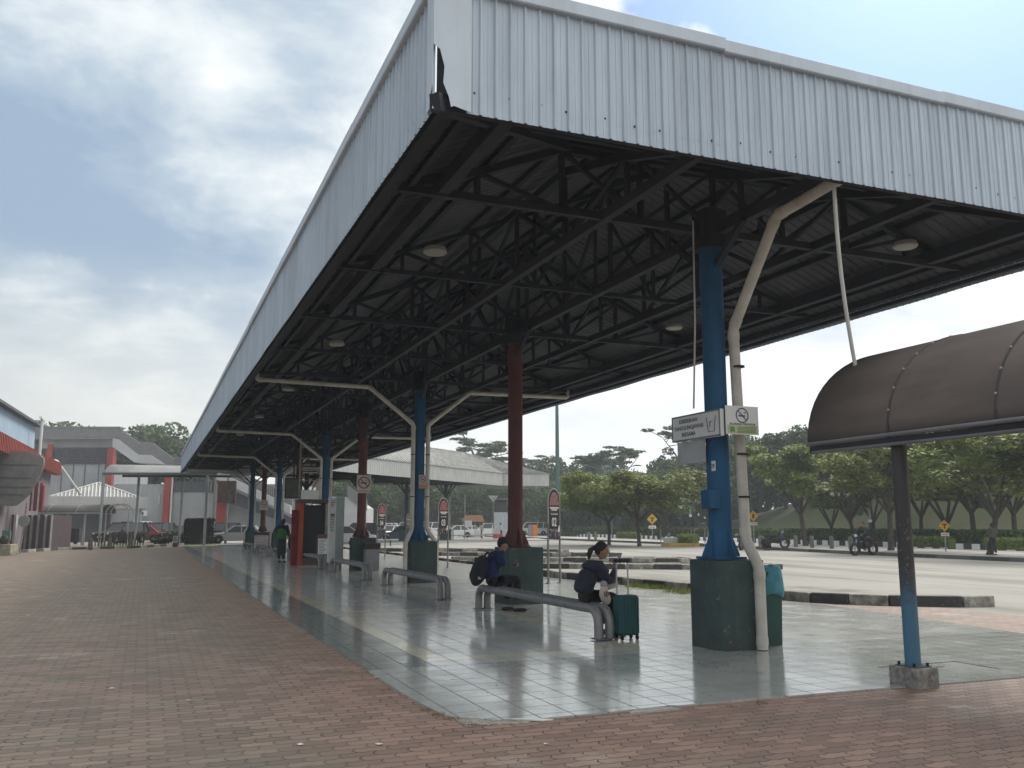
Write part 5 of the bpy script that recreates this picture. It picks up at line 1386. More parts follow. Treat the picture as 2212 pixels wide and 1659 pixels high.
def riding():
    return dict(pelvis=(-0.25, 0, 0.90), waist=(-0.22, 0, 1.04), chest=(-0.12, 0, 1.23), neckb=(-0.06, 0, 1.38), neck=(-0.04, 0, 1.44), skull=(-0.02, 0, 1.51), shL=(-0.06, 0.19, 1.34), shR=(-0.06, -0.19, 1.34),
                elL=(0.12, 0.30, 1.12), elR=(0.12, -0.30, 1.12), wrL=(0.36, 0.30, 1.04), wrR=(0.36, -0.30, 1.04), hipL=(-0.23, 0.10, 0.87), hipR=(-0.23, -0.10, 0.87), knL=(0.18, 0.20, 0.74), knR=(0.18, -0.20, 0.74),
                anL=(0.08, 0.22, 0.32), anR=(0.0, -0.26, 0.10), toeL=(0.22, 0.23, 0.28), toeR=(0.14, -0.28, 0.05))
for (u, v, d_, a, nm, nm2, tp) in ((1863, 1200, 46.5, 205, 'motorcycle under its rider at the tree lined median', 'rider in dark blue on the motorcycle by the median', NAVY), (1607, 1189, 56, 235, 'small far motorcycle by the white frame posts', 'small far rider beside the near blue column\'s white pipe', DARK)):
    p = DG(u, d_, 0.0)
    motorbike(p, R(a) - YAW, nm); stander(p, R(a) - YAW, nm2, tp, DARK, J=riding())
motorbike(DG(1673, 56.5, 0.1), R(10) - YAW, 'dark motorcycle parked on the median near the crouching figure')
Jc = dict(pelvis=(0, 0, 0.25), waist=(0.05, 0, 0.38), chest=(0.16, 0, 0.54), neckb=(0.25, 0, 0.66), neck=(0.29, 0, 0.70), skull=(0.33, 0, 0.76), shL=(0.24, 0.18, 0.62), shR=(0.24, -0.18, 0.62), elL=(0.36, 0.24, 0.42), elR=(0.36, -0.24, 0.42), wrL=(0.50, 0.12, 0.32), wrR=(0.50, -0.12, 0.32),
          hipL=(0, 0.1, 0.24), hipR=(0, -0.1, 0.24), knL=(0.34, 0.16, 0.46), knR=(0.34, -0.16, 0.46), anL=(0.10, 0.14, 0.08), anR=(0.10, -0.14, 0.08), toeL=(0.26, 0.15, 0.035), toeR=(0.26, -0.15, 0.035))
stander(DG(1660, 55.2, 0.0), R(190) - YAW, 'figure in dark clothes crouching at the median kerb', DARK, DARK, J=Jc)
stander(DG(2140, 43.6, 0.1), R(100) - YAW, 'man in a dark jacket leaning by the rightmost tree trunk', M('olive_jacket', (0.10, 0.09, 0.075), 0.9), M('dark_green_trousers', (0.02, 0.03, 0.024), 0.9), J=stand(-0.06, 0.9, 0.12), scale=0.88)
stander(DG(878, 84, 0.0), R(140) - YAW, 'far person in a blue shirt walking beside the tiny sign 05', M('light_blue_cloth', (0.12, 0.16, 0.25), 0.9), DARK, J=stand(0.03, 0.3, 0.22), scale=1.05)
stander(DG(1083, 98, 0.0), R(200) - YAW, 'far person in a white top near the red crates', M('white_cloth', (0.62, 0.62, 0.62), 0.9), DARK, J=stand(0.05, 0.2, 0.1))
stander(DG(1040, 104, 0.0), R(20) - YAW, 'far person in pale clothes by the orange stall', M('beige_cloth', (0.42, 0.36, 0.28), 0.9), M('grey_trousers', (0.10, 0.10, 0.11), 0.9), J=stand(0.02, 0.4, 0.1))
# ================================================================== TREES
LEAF = {'street': foliage_material('street_leaves', (0.080, 0.122, 0.026), (0.140, 0.190, 0.042), (0.235, 0.262, 0.066)),
        'wood': foliage_material('wood_leaves', (0.034, 0.062, 0.028), (0.060, 0.095, 0.040), (0.105, 0.142, 0.058)),
        'hedge': foliage_material('hedge_leaves', (0.030, 0.060, 0.016), (0.055, 0.095, 0.022), (0.105, 0.145, 0.035)),
        'brown': foliage_material('brown_leaves', (0.030, 0.035, 0.026), (0.048, 0.050, 0.036), (0.07, 0.065, 0.05))}
BARK = M('bark', (0.085, 0.070, 0.055), 0.95, var=0.25, vscale=5, bump=0.8, bscale=18)
def leaf_mesh(name, clumps, size, dens, rnd, flat=0.6):
    vs, fs = [], []
    for (c, rx, rz) in clumps:
        n = int(dens * rx * rx * (0.6 + rz / rx))
        for _ in range(n):
            while True:
                a, b, h = rnd.uniform(-1, 1), rnd.uniform(-1, 1), rnd.uniform(-1, 1)
                q = a * a + b * b + h * h
                if 0.12 < q < 1: break
            p = Vector((c[0] + a * rx, c[1] + b * rx, c[2] + h * rz))
            s = size * rnd.uniform(0.6, 1.4)
            nrm = Vector((rnd.gauss(0, 1) * flat, rnd.gauss(0, 1) * flat, 1)).normalized()
            u = nrm.orthogonal().normalized(); v = nrm.cross(u); t = rnd.uniform(0, 6.28)
            u, v = u * math.cos(t) + v * math.sin(t), v * math.cos(t) - u * math.sin(t)
            i = len(vs)
            vs += [p - u * s, p + v * s * 0.5, p + u * s, p - v * s * 0.5]
            fs.append((i, i + 1, i + 2, i + 3))
    me = bpy.data.meshes.new(name); me.from_pydata(vs, [], fs); me.update()
    return me
def grow(seed, h, spread, fork, style, size, dens):
    """trunk and limbs plus leaf clumps; returns (branch MB, leaf mesh)"""
    rnd = random.Random(seed); br = MB(); clumps = []
    lean = Vector((rnd.uniform(-0.06, 0.06), rnd.uniform(-0.06, 0.06), 0)) * h
    r0 = 0.018 * h + 0.05
    base = Vector((0, 0, -0.1)); top = Vector((lean.x, lean.y, fork))
    br.tube([base, base.lerp(top, 0.1), base.lerp(top, 0.5) + Vector((rnd.uniform(-.05, .05), rnd.uniform(-.05, .05), 0)), top], [r0 * 1.35, r0, r0 * 0.88, r0 * 0.8], 9)
    nl = rnd.randint(4, 6) if style != 'cone' else 1
    if style == 'umbrella': nl = rnd.randint(5, 7)
    for k in range(nl):
        az = 2 * math.pi * (k + rnd.uniform(-0.3, 0.3)) / nl
        rad = spread * rnd.uniform(0.55, 1.0); zt = fork + (h - fork) * rnd.uniform(0.45, 0.95)
        if style == 'umbrella': zt = h * rnd.uniform(0.80, 0.98)
        tip = Vector((top.x + rad * math.cos(az), top.y + rad * math.sin(az), zt))
        mid = top.lerp(tip, 0.5) + Vector((0, 0, (zt - fork) * 0.10))
        br.tube([top - Vector((0, 0, 0.1)), top.lerp(mid, 0.5), mid, tip], [r0 * 0.6, r0 * 0.48, r0 * 0.32, r0 * 0.10], 7)
        for q in range(3 if style != 'umbrella' else 4):
            f = rnd.uniform(0.35, 1.0); p = mid.lerp(tip, f)
            e = p + Vector((rnd.uniform(-1, 1), rnd.uniform(-1, 1), rnd.uniform(0.0, 0.45))) * spread * 0.42
            br.tube([p, p.lerp(e, 0.5) + Vector((0, 0, 0.05)), e], [r0 * 0.22, r0 * 0.14, r0 * 0.05], 5)
            if style == 'umbrella': clumps.append((e, spread * rnd.uniform(0.16, 0.28), spread * rnd.uniform(0.03, 0.06)))
            elif style == 'street': clumps.append((e, spread * rnd.uniform(0.22, 0.38), spread * rnd.uniform(0.10, 0.17)))
            else: clumps.append((e, spread * rnd.uniform(0.26, 0.42), spread * rnd.uniform(0.2, 0.34)))
    if style in ('street', 'round'):
        for q in range(10 if style == 'street' else 9):
            az = rnd.uniform(0, 6.28); rr = spread * math.sqrt(rnd.uniform(0, 1)) * 0.8; z = fork + (h - fork) * rnd.uniform(0.25, 1.0)
            rr *= 1.0 - 0.45 * max(0, (z - fork) / (h - fork) - 0.5)
            clumps.append((Vector((top.x + rr * math.cos(az), top.y + rr * math.sin(az), z)), spread * rnd.uniform(0.24, 0.40), spread * (rnd.uniform(0.08, 0.15) if style == 'street' else rnd.uniform(0.2, 0.32))))
    if style == 'cone':
        n = 16
        br.tube([top, Vector((0, 0, h * 0.95))], [r0 * 0.7, 0.02], 6)
        for q in range(n):
            z = fork + (h - fork) * q / n; rr = spread * (1 - q / n * 0.85)
            for j in range(3):
                az = rnd.uniform(0, 6.28); clumps.append((Vector((rr * 0.5 * math.cos(az), rr * 0.5 * math.sin(az), z)), rr * 0.55, rr * 0.25))
    return br, leaf_mesh('crown', clumps, size, dens, rnd, 0.45 if style in ('street', 'umbrella') else 1.0)
VAR = {}
def tree(loc, key, label, group, scale=1.0, rz=0.0, name='tree'):
    if key not in VAR:
        style, seed, h, spread, fork, size, dens, leaf = TREEKINDS[key]
        br, lm = grow(seed, h, spread, fork, style, size, dens)
        root = empty(name, (0, 0, 0))
        br.build('trunk', BARK, root, smooth=True, auto=60)
        lo = bpy.data.objects.new('crown', lm); COL.objects.link(lo); lm.materials.append(LEAF[leaf]); lo.parent = root
        VAR[key] = root; o = root
    else: o = copy_tree(VAR[key])
    o.location = loc; o.rotation_euler = (0, 0, rz); o.scale = (scale,) * 3
    return tag(o, label, 'tree', group)
TREEKINDS = {'s1': ('street', 11, 7.6, 3.9, 2.3, 0.18, 200, 'street'), 's2': ('street', 23, 7.2, 4.2, 2.0, 0.18, 200, 'street'), 's3': ('street', 37, 8.0, 3.7, 2.4, 0.18, 200, 'street'),
             'f1': ('street', 61, 4.9, 4.1, 1.75, 0.17, 230, 'street'), 'f2': ('street', 67, 5.2, 4.3, 1.8, 0.17, 230, 'street'),
             'u1': ('umbrella', 5, 15, 5.2, 6.5, 0.30, 90, 'wood'), 'u2': ('umbrella', 8, 17, 6.0, 8.0, 0.30, 80, 'wood'),
             'r1': ('round', 3, 11, 5.0, 3.0, 0.34, 34, 'wood'), 'r2': ('round', 17, 12.5, 4.6, 3.5, 0.34, 36, 'wood'), 'r3': ('round', 29, 9.5, 5.2, 2.2, 0.34, 34, 'wood'),
             'c1': ('cone', 4, 13, 2.8, 2.0, 0.26, 45, 'wood'), 'h1': ('street', 51, 6.4, 3.6, 1.4, 0.18, 170, 'street')}
GS = 'street trees on the yard median'
st = [(1315, 69, 'f1', 'street tree right behind the seated woman, leftmost on the median', 0.98), (1380, 66, 'f2', 'wide street tree left of the near blue column, second on the median', 0.98),
      (1738, 62, 's3', 'street tree with a thick pale trunk just right of the white downpipe', 0.92), (1921, 51.5, 's1', 'slender trunked street tree left of the scuffed vault post', 0.94),
      (2132, 44.0, 's2', 'street tree with the leaning man at its trunk', 0.90), (2330, 40, 's3', 'street tree cut by the right edge of the picture', 0.95)]
for k, (u, d, key, nm, s) in enumerate(st): tree(DG(u, d, 0.1), key, nm, GS, s, k * 1.3)
GH = 'trees on the grass slope beyond the hedge'
def on_hill(u, d):
    p = DG(u, d); p.z = hill_h(p.x, p.y) - 0.1; return p
hs = [(1800, 74, 'h1', 'forked tree on the slope behind the white frame posts', 1.0), (1850, 68, 's2', 'tree on the slope behind the motorcycle rider', 0.95), (1888, 72, 'h1', 'dark tree on the slope just left of the slender trunk', 1.0),
      (2050, 62, 'h1', 'many limbed tree on the slope right of the vault post', 1.15), (2105, 60, 's3', 'big trunked tree on the slope behind the leaning man', 1.0), (2190, 58, 's1', 'tree on the slope at the far right edge', 1.0),
      (1440, 96, 'h1', 'small multi stemmed tree on the low mound left of the blue column', 1.1), (1990, 66, 's1', 'tree on the slope straight behind the vault post', 0.9)]
for k, (u, d, key, nm, s) in enumerate(hs): tree(on_hill(u, d), key, nm, GH, s, k * 2.1)
# wooded background: each tree its own thing
GBk = 'background trees beyond the yard'
rnd = random.Random(12)
bgk = []
for u, d, key, s in ((925, 175, 'u1', 1.0), (985, 172, 'u2', 1.0), (1048, 165, 'u2', 1.12), (1095, 178, 'u1', 1.05), (1150, 180, 'u1', 1.0), (880, 178, 'r2', 1.1), (835, 170, 'r1', 1.0), (780, 165, 'r3', 1.1),
                     (905, 150, 'r1', 0.9), (960, 152, 'r2', 0.85), (1012, 155, 'r3', 1.0), (1062, 150, 'r1', 0.9), (1115, 150, 'r2', 0.85), (1165, 148, 'r3', 1.05), (1215, 150, 'r1', 1.1), (1255, 148, 'r2', 1.0),
                     (1240, 135, 'r3', 0.9), (1300, 140, 'u1', 0.86), (1335, 138, 'u1', 0.84), (1290, 125, 'r3', 0.85), (1345, 124, 'r1', 0.80), (1395, 128, 'r2', 0.8), (1420, 120, 'r3', 0.8), (1455, 122, 'c1', 0.9), (1490, 118, 'r1', 0.8),
                     (1500, 125, 'u1', 1.0), (1475, 112, 'r2', 0.72), (1530, 112, 'r3', 0.85), (1570, 115, 'r1', 0.9), (1600, 110, 'r2', 0.85), (1625, 105, 'r3', 0.8), (1660, 108, 'r1', 0.78), (1700, 102, 'r2', 0.68), (1730, 98, 'c1', 0.72),
                     (1770, 98, 'r1', 0.75), (1820, 95, 'r2', 0.7), (1870, 92, 'r1', 0.8), (1920, 90, 'r3', 0.85), (1975, 88, 'r2', 0.8), (2030, 86, 'r1', 0.85), (2090, 84, 'r2', 0.8), (2150, 82, 'r1', 0.85), (2210, 80, 'r2', 0.85), (2270, 78, 'r1', 0.9),
                     (1185, 125, 'r3', 0.75), (1130, 140, 'r3', 0.8), (1370, 108, 'r3', 0.55), (1555, 100, 'r3', 0.6), (1030, 142, 'r3', 0.8), (990, 140, 'r1', 0.7), (940, 142, 'r3', 0.8), (890, 140, 'r1', 0.7), (840, 145, 'r3', 0.9), (790, 140, 'r1', 0.8), (740, 150, 'r2', 0.8), (700, 155, 'r3', 0.9)):
    bgk.append((u, d, key, s))
bgk.sort(key=lambda a: a[0])
desc = {'u': 'tall umbrella tree', 'r': 'dense rounded tree', 'c': 'narrow pointed tree'}
def place_word(u):
    for lim, nmx in ((800, 'behind the far kiosk'), (960, 'behind the second blue column'), (1080, 'over the roof of the second shelter'), (1200, 'between the red column and the tall mast'), (1290, 'right of the tall mast'), (1400, 'behind the seated woman'), (1530, 'left of the near blue column'), (1640, 'behind the white downpipe'), (1760, 'left of the brown vault'), (1960, 'under the eave of the brown vault'), (2400, 'above the slope at the right')):
        if u < lim: return nmx
seen = {}
ords = ['first', 'second', 'third', 'fourth', 'fifth', 'sixth', 'seventh', 'eighth', 'ninth']
for k, (u, d, key, s) in enumerate(bgk):
    wd_ = desc[key[0]] + ' ' + place_word(u); n = seen.get(wd_, 0); seen[wd_] = n + 1
    p = on_hill(u, d) if u > 1250 else DG(u, d, -0.1)
    tree(p, key, ords[n] + ' from left of the ' + desc[key[0]] + 's ' + place_word(u), GBk, s, k * 0.9, name='background_tree')
# trees behind the left buildings
for k, (u, d, key, s, nm) in enumerate(((88, 128, 'r1', 1.40, 'dark tree behind the blue walled building'), (112, 132, 'r2', 1.28, 'middle tree of the clump above the lattice parapet'), (138, 130, 'r3', 1.52, 'right hand tree of the clump above the lattice parapet'),
                                        (315, 128, 'r1', 1.36, 'bushy tree right of the descending stair parapet'), (345, 126, 'r2', 1.22, 'tall leafy tree left of the bare tree'), (395, 130, 'r3', 1.50, 'wide tree beside the far tip of the shelter fascia'), (440, 132, 'r1', 1.0, 'tree hidden behind the far end of the shelter roof'))):
    tree(DG(u, d, 0), key, nm, 'trees behind the grey building', s, k * 1.7, name='background_tree')
bt = empty('bare_tree', DG(390, 122, 0), 0, 'leafless tree with fine branches beside the shelter tip', 'tree')
rnd = random.Random(31); mb = MB()
def twig(p, d, ln, r, n):
    e = p + d * ln; mb.tube([p, p.lerp(e, 0.5) + Vector((rnd.uniform(-.1, .1), rnd.uniform(-.1, .1), 0)), e], [r, r * 0.8, r * 0.55], 5)
    if n:
        for k in range(3): twig(e, (d + Vector((rnd.uniform(-.7, .7), rnd.uniform(-.7, .7), rnd.uniform(-.1, .5)))).normalized(), ln * rnd.uniform(.55, .8), r * 0.55, n - 1)
twig(Vector((0, 0, 0)), Vector((0, 0, 1)), 7.5, 0.18, 0); mb2 = mb; twig(Vector((0, 0, 7.2)), Vector((0.1, 0, 1)).normalized(), 2.4, 0.12, 4)
mb.build('branches', BARK, bt)

# the wood behind closes up into one dark mass of undergrowth
rnd = random.Random(77); cl = []
for k in range(150):
    u = 690 + 640 * k / 150; d = 176 + rnd.uniform(-10, 14); p = DG(u, d); cl.append((Vector((p.x, p.y, rnd.uniform(0.5, 6.5))), rnd.uniform(2.5, 4.5), rnd.uniform(1.8, 3.0)))
for k in range(170):
    u = 1200 + 1150 * k / 170; d = 150 - 66 * k / 170 + rnd.uniform(-3, 6); p = on_hill(u, d); cl.append((Vector((p.x, p.y, p.z + rnd.uniform(0.3, 5.0))), rnd.uniform(2.0, 3.6), rnd.uniform(1.3, 2.4)))
lm = leaf_mesh('undergrowth', cl, 0.42, 17, rnd, 1.0)
o = bpy.data.objects.new('undergrowth', lm); COL.objects.link(o); lm.materials.append(LEAF['wood']); tag(o, 'dark mass of undergrowth filling the wood behind the trees', 'undergrowth', kind='stuff')
# ---- hedge and low shrubs
def bush_box(x0, x1, y0, y1, z0, z1, n, size, seed, mat, parent=None, name='hedge', rot=None):
    rnd = random.Random(seed); vs, fs = [], []
    for _ in range(n):
        p = Vector((rnd.uniform(x0, x1), rnd.uniform(y0, y1), rnd.uniform(z0, z1)))
        k = rnd.random()
        if k < 0.45: p.z = z1 + rnd.gauss(0, 0.03)
        elif k < 0.8: p.x = x0 + rnd.gauss(0, 0.03)
        elif k < 0.9: p.x = x1
        s = size * rnd.uniform(0.6, 1.4)
        nrm = Vector((rnd.gauss(0, 1), rnd.gauss(0, 1), rnd.gauss(0, 1) + 0.4)).normalized(); u = nrm.orthogonal().normalized(); v = nrm.cross(u)
        i = len(vs); vs += [p - u * s, p + v * s * 0.6, p + u * s, p - v * s * 0.6]; fs.append((i, i + 1, i + 2, i + 3))
    b = MB(); b.bx(x0 + 0.12, x1 - 0.1, y0, y1, z0 - 0.1, z1 - 0.08)
    m2 = MB(); m2.v = [Vector(p) for p in vs]; m2.f = fs; m2.add(b.v, b.f)
    return m2.build(name, mat, parent)
HM = LEAF['hedge']
hedge_lab = ['clipped hedge far off, left of the near blue column', 'clipped hedge behind the yellow kerb block', 'clipped hedge right of the white frame posts', 'clipped hedge behind the scuffed vault post', 'clipped hedge behind the leaning man at the right']
for k, (ya, yb) in enumerate(((84, 112), (66, 83.5), (50, 65.5), (38.5, 49.5), (18, 38))):
    x = 49.0 + max(0, (ya + yb) / 2 - 60) * 0.1
    o = bush_box(x, x + 1.3, ya, yb, 0.2, 1.15, int((yb - ya) * 190), 0.11, k, HM); tag(o, hedge_lab[k], 'hedge', 'hedge along the far street')
for k, (u, d, ln, nm) in enumerate(((1665 + 330, 57, 3.4, 'bright low shrub strip behind the slender street tree'), (1475, 68, 2.0, 'small clipped yellow green shrub above the yellow kerb block'), (2205, 50, 5.0, 'bright clipped shrub strip right of the leaning man'), (1350, 90, 4.0, 'low pale shrub strip on the far left of the street'))):
    p = DG(u, d); o = bush_box(p.x, p.x + 0.8, p.y - ln / 2, p.y + ln / 2, 0.25, 0.75, int(ln * 160), 0.09, 40 + k, LEAF['street'], name='clipped_shrub'); tag(o, nm, 'shrub')
# grass tufts: beside the near kerb and at the broken tile edge
vs, fs = [], []; rnd = random.Random(3)
def tuft(c, n, rad, h):
    for _ in range(n):
        a = rnd.uniform(0, 6.28); r = rad * math.sqrt(rnd.random()); p = Vector((c[0] + r * math.cos(a), c[1] + r * math.sin(a), c[2])); t = rnd.uniform(0, 6.28); w_ = Vector((math.cos(t), math.sin(t), 0)) * h * 0.06
        e = p + Vector((rnd.uniform(-.5, .5), rnd.uniform(-.5, .5), 1)) * h * rnd.uniform(0.5, 1.1); i = len(vs); vs.extend([p - w_, p + w_, e]); fs.append((i, i + 1, i + 2))
for k in range(24): tuft((11.75 + rnd.uniform(-0.4, 0.45), 19.0 + rnd.uniform(-2.0, 2.4), 0.0), 110, 0.30, 0.14)
m2 = MB(); m2.v = vs; m2.f = fs; o = m2.build('grass_patch', LEAF['street']); tag(o, 'grass growing at the kerb behind the near plinth', 'grass', kind='stuff')
vs, fs = [], []
for (x, y, n) in ((2.33, 7.35, 70), (2.30, 7.55, 40), (2.36, 7.15, 40), (2.45, 6.85, 30), (5.1, 6.74, 40), (4.75, 6.72, 25), (2.2, 8.6, 25), (2.19, 9.4, 15)): tuft((x, y, 0), n, 0.06, 0.035)
m2 = MB(); m2.v = [Vector(p) for p in vs]; m2.f = fs; o = m2.build('dry_weeds', M('dry_weed', (0.20, 0.15, 0.075), 0.9, var=0.3, vscale=20)); tag(o, 'dry weeds in the joint along the tile edge', 'weeds', kind='stuff')
# ================================================================== SECOND SHELTER AND THE FAR SIDE OF THE YARD
FH = math.hypot(F_PX, HOR - CY)
def fr(u0, d, label, cat, name, group=None): return empty(name, DG(u0, d), -YAW, label, cat, group)
def X(u, u0, d): return (u - u0) * d / FH
def Z(v, d): return EYE + (HOR - v) * d / FH
ROOF2 = M('aged_zinc_roof', (0.31, 0.31, 0.29), 0.55, 0.15, var=0.2, vscale=0.5, streak=0.3)
FASC2 = M('pale_zinc_fascia', (0.52, 0.53, 0.52), 0.5, 0.2, var=0.08, vscale=0.8, streak=0.2)
q0, q1 = DG(700, 62), DG(1087, 87)
ax = (q1 - q0); L2 = ax.length; ax.normalize(); nx_ = Vector((-ax.y, ax.x, 0))    # away from the camera
if nx_.dot(Vector((_fx, _fy, 0))) < 0: nx_ = -nx_
W2 = 9.6
s2r = empty('second_shelter', q0 + ax * L2 / 2 + nx_ * W2 / 2, 0, 'second bus shelter across the yard with hipped zinc roof and pale fascia', 'bus shelter')
def Q(a, b, z): v = q0 + ax * a + nx_ * b; return Vector((v.x, v.y, z))
zb2, zt2 = 5.25, 6.42
_e = Vector((_rx, _ry, 0)); _d = Vector((_fx, _fy, 0))
def _ab(v): return (v.dot(ax), v.dot(nx_))
_p2 = ax * L2 + _e * 4.5 + _d * 0.6; _p3 = _p2 + _d * 8.5 - _e * 1.0
ring = [(0, 0), (L2, 0), _ab(_p2), _ab(_p3), (L2, W2), (0, W2)]
def corr2(p, q):
    mb = MB(); ln = (q - p).length; d = (q - p) / ln; nn = Vector((d.y, -d.x, 0)); n = int(ln / 0.3)
    for i in range(n + 1):
        for ds, h in ((0, 0), (0.19, 0), (0.215, 1), (0.265, 1), (0.29, 0)):
            s = i * 0.3 + ds
            if s <= ln:
                b = p + d * s + nn * 0.03 * h; mb.v += [Vector((b.x, b.y, zb2)), Vector((b.x, b.y, zt2))]
    k = len(mb.v) // 2
    mb.f = [(2 * i, 2 * i + 2, 2 * i + 3, 2 * i + 1) for i in range(k - 1)]
    return mb
for i in range(len(ring)):
    a, b = ring[i], ring[(i + 1) % len(ring)]
    p, q = Q(*a, 0), Q(*b, 0)
    corr2(p, q).build('fascia_panel', FASC2, s2r, True)
    MB().beam(Q(*a, zt2 + 0.02), Q(*b, zt2 + 0.02), 0.12, 0.09).build('capping', M('aged_capping', (0.30, 0.30, 0.29), 0.5, 0.2), s2r, True)
rz2 = 8.55
r0, r1 = Q(4.8, W2 / 2, rz2), Q(L2 + 0.3, W2 / 2 - 0.4, rz2)
ze2 = zt2 - 0.05
E_ = [Q(*a, ze2) for a in ring]
def ribbed(poly, n, name='roof_slope'):
    mb = MB(); mb.slab(poly, 0.04)
    o = mb.build(name, ROOF2, s2r, True)
    # raised seams from eave to ridge
    a, b, c, d = poly if len(poly) == 4 else (poly[0], poly[1], poly[2], poly[2])
    m2 = MB(); nn = (b - a).cross(d - a).normalized(); nn = nn if nn.z > 0 else -nn
    for k in range(n + 1):
        f = k / n; m2.beam(a.lerp(b, f) + nn * 0.05, d.lerp(c, f) + nn * 0.05, 0.09, 0.07)
    m2.build('roof_seam', M('seam_zinc', (0.50, 0.50, 0.48), 0.5, 0.2, var=0.2), o, True)
ribbed([E_[0], E_[1], r1, r0], 60); ribbed([E_[4], E_[5], r0, r1], 60)
ribbed([E_[1], E_[2], r1], 12); ribbed([E_[2], E_[3], r1], 14); ribbed([E_[3], E_[4], r1], 12); ribbed([E_[5], E_[0], r0], 20)
mb = MB(); mb.beam(r0 + Vector((0, 0, .06)), r1 + Vector((0, 0, .06)), 0.3, 0.06)
for e in (E_[1], E_[2], E_[3], E_[4]): mb.beam(e + Vector((0, 0, .06)), r1 + Vector((0, 0, .06)), 0.2, 0.06)
mb.build('ridge_cap', M('seam_zinc'), s2r, True)
mb = MB()
for k in range(1, 9):
    a = L2 * k / 8.5; mb.beam(Q(a, 0.2, 5.5), Q(a, W2 - 0.2, 5.5), 0.15, 0.3); mb.beam(Q(a, 0.3, 5.6), Q(a, W2 / 2, 8.2), 0.12); mb.beam(Q(a, W2 - 0.3, 5.6), Q(a, W2 / 2, 8.2), 0.12)
mb.beam(Q(0, W2 / 2, 5.5), Q(L2, W2 / 2, 5.5), 0.2, 0.3)
mb.build('truss', STEEL, s2r, True)
for k, a in enumerate((3.0, 10.0, 17.0, 24.0, 31.0)):
    if a > L2 - 1: continue
    p = Q(a + 1.0, W2 / 2, 0); mt = [M('dark_green_paint', (0.02, 0.05, 0.045), 0.5), RED, M('dark_green_paint'), M('dark_green_paint'), RED][k]
    c = MB().lathe([(0.17, 1.1), (0.17, 5.5)], (p.x, p.y, 0), 14).build('column', mt, s2r, True, smooth=True)
    m2 = MB(); m2.box((p.x, p.y, 0.55), (1.1, 1.1, 1.1), -YAW); m2.build('plinth', PLINTH, c, True)
    m2 = MB(); m2.lathe([(0.34, 1.1), (0.18, 1.6)], (p.x, p.y, 0), 4); m2.build('gusset', mt, c, True)
    m2 = MB()
    for dv in (ax, -ax, nx_, -nx_): m2.beam(p + Vector((0, 0, 4.3)) + dv * 0.15, p + Vector((0, 0, 5.5)) + dv * 1.3, 0.1)
    m2.build('brace', STEEL, c, True)
    m2 = MB(); m2.tube([p + ax * 1.8 + Vector((0, 0, 5.4)), p + ax * 0.45 - nx_ * 0.2 + Vector((0, 0, 4.2)), p + ax * 0.45 - nx_ * 0.2 + Vector((0, 0, 1.2)), p + ax * 0.62 - nx_ * 0.5 + Vector((0, 0, 0.9)), p + ax * 0.62 - nx_ * 0.5], 0.07, 8); m2.build('downpipe', PVC, s2r, True, smooth=True)
mb = MB(); mb.prism([(Q(a, b, 0).x, Q(a, b, 0).y) for a, b in ring], -0.01, 0.10); structure('far_platform', mb, M('far_tiles', (0.36, 0.37, 0.35), 0.4, var=0.06))

# ---- tall mast, ornamental arch lamp, poles
ms = empty('light_mast', DG(1205, 122), 0, 'very tall dark green light mast rising behind the red column', 'light mast')
MB().tube([(0, 0, 0), (0, 0, 9), (0, 0, 26)], [0.36, 0.28, 0.16], 14).build('pole', M('mast_green', (0.05, 0.115, 0.105), 0.5), ms, smooth=True)
MB().lathe([(0.6, 0.0), (0.6, 0.08), (0.36, 0.1)], n=14).build('base_flange', M('mast_green'), ms)
MB().lathe([(0.9, 25.8), (0.9, 26.1), (0.2, 26.3)], n=14).build('lamp_ring', M('mast_green'), ms)
al = fr(1322, 104, 'ornamental street lamp with a lattice arch and two swept arms above the trees', 'street lamp', 'arch_lamp')
LAMPM = M('lamp_verdigris', (0.10, 0.15, 0.145), 0.5)
zt = Z(1016, 104); ra = X(1345, 1322, 104)
MB().tube([(0, 0, 0), (0, 0, zt + ra * 1.05)], 0.07, 8).build('pole', LAMPM, al)
for rr in (ra, ra * 0.6):
    MB().tube([(rr * math.cos(t), 0, zt + rr * 1.05 * math.sin(t)) for t in [math.pi * k / 16 for k in range(17)]], 0.045, 6).build('arch', LAMPM, al)
mb = MB()
for k in range(1, 8):
    t = math.pi * k / 8; mb.tube([(ra * .6 * math.cos(t), 0, zt + ra * .62 * math.sin(t)), (ra * math.cos(t), 0, zt + ra * 1.05 * math.sin(t))], 0.025, 5)
mb.build('arch_lattice', LAMPM, al)
for s in (-1, 1):
    MB().tube([(s * ra * 0.95, 0, zt), (s * ra * 1.5, 0, zt + 0.25), (s * ra * 2.3, 0, zt + 0.55)], 0.05, 6).build('arm', LAMPM, al)
    m2 = MB(); m2.ball((s * ra * 2.5, 0, zt + 0.55), (0.5, 0.12, 0.09), 10, 6); m2.build('lamp_head', LAMPM, al)

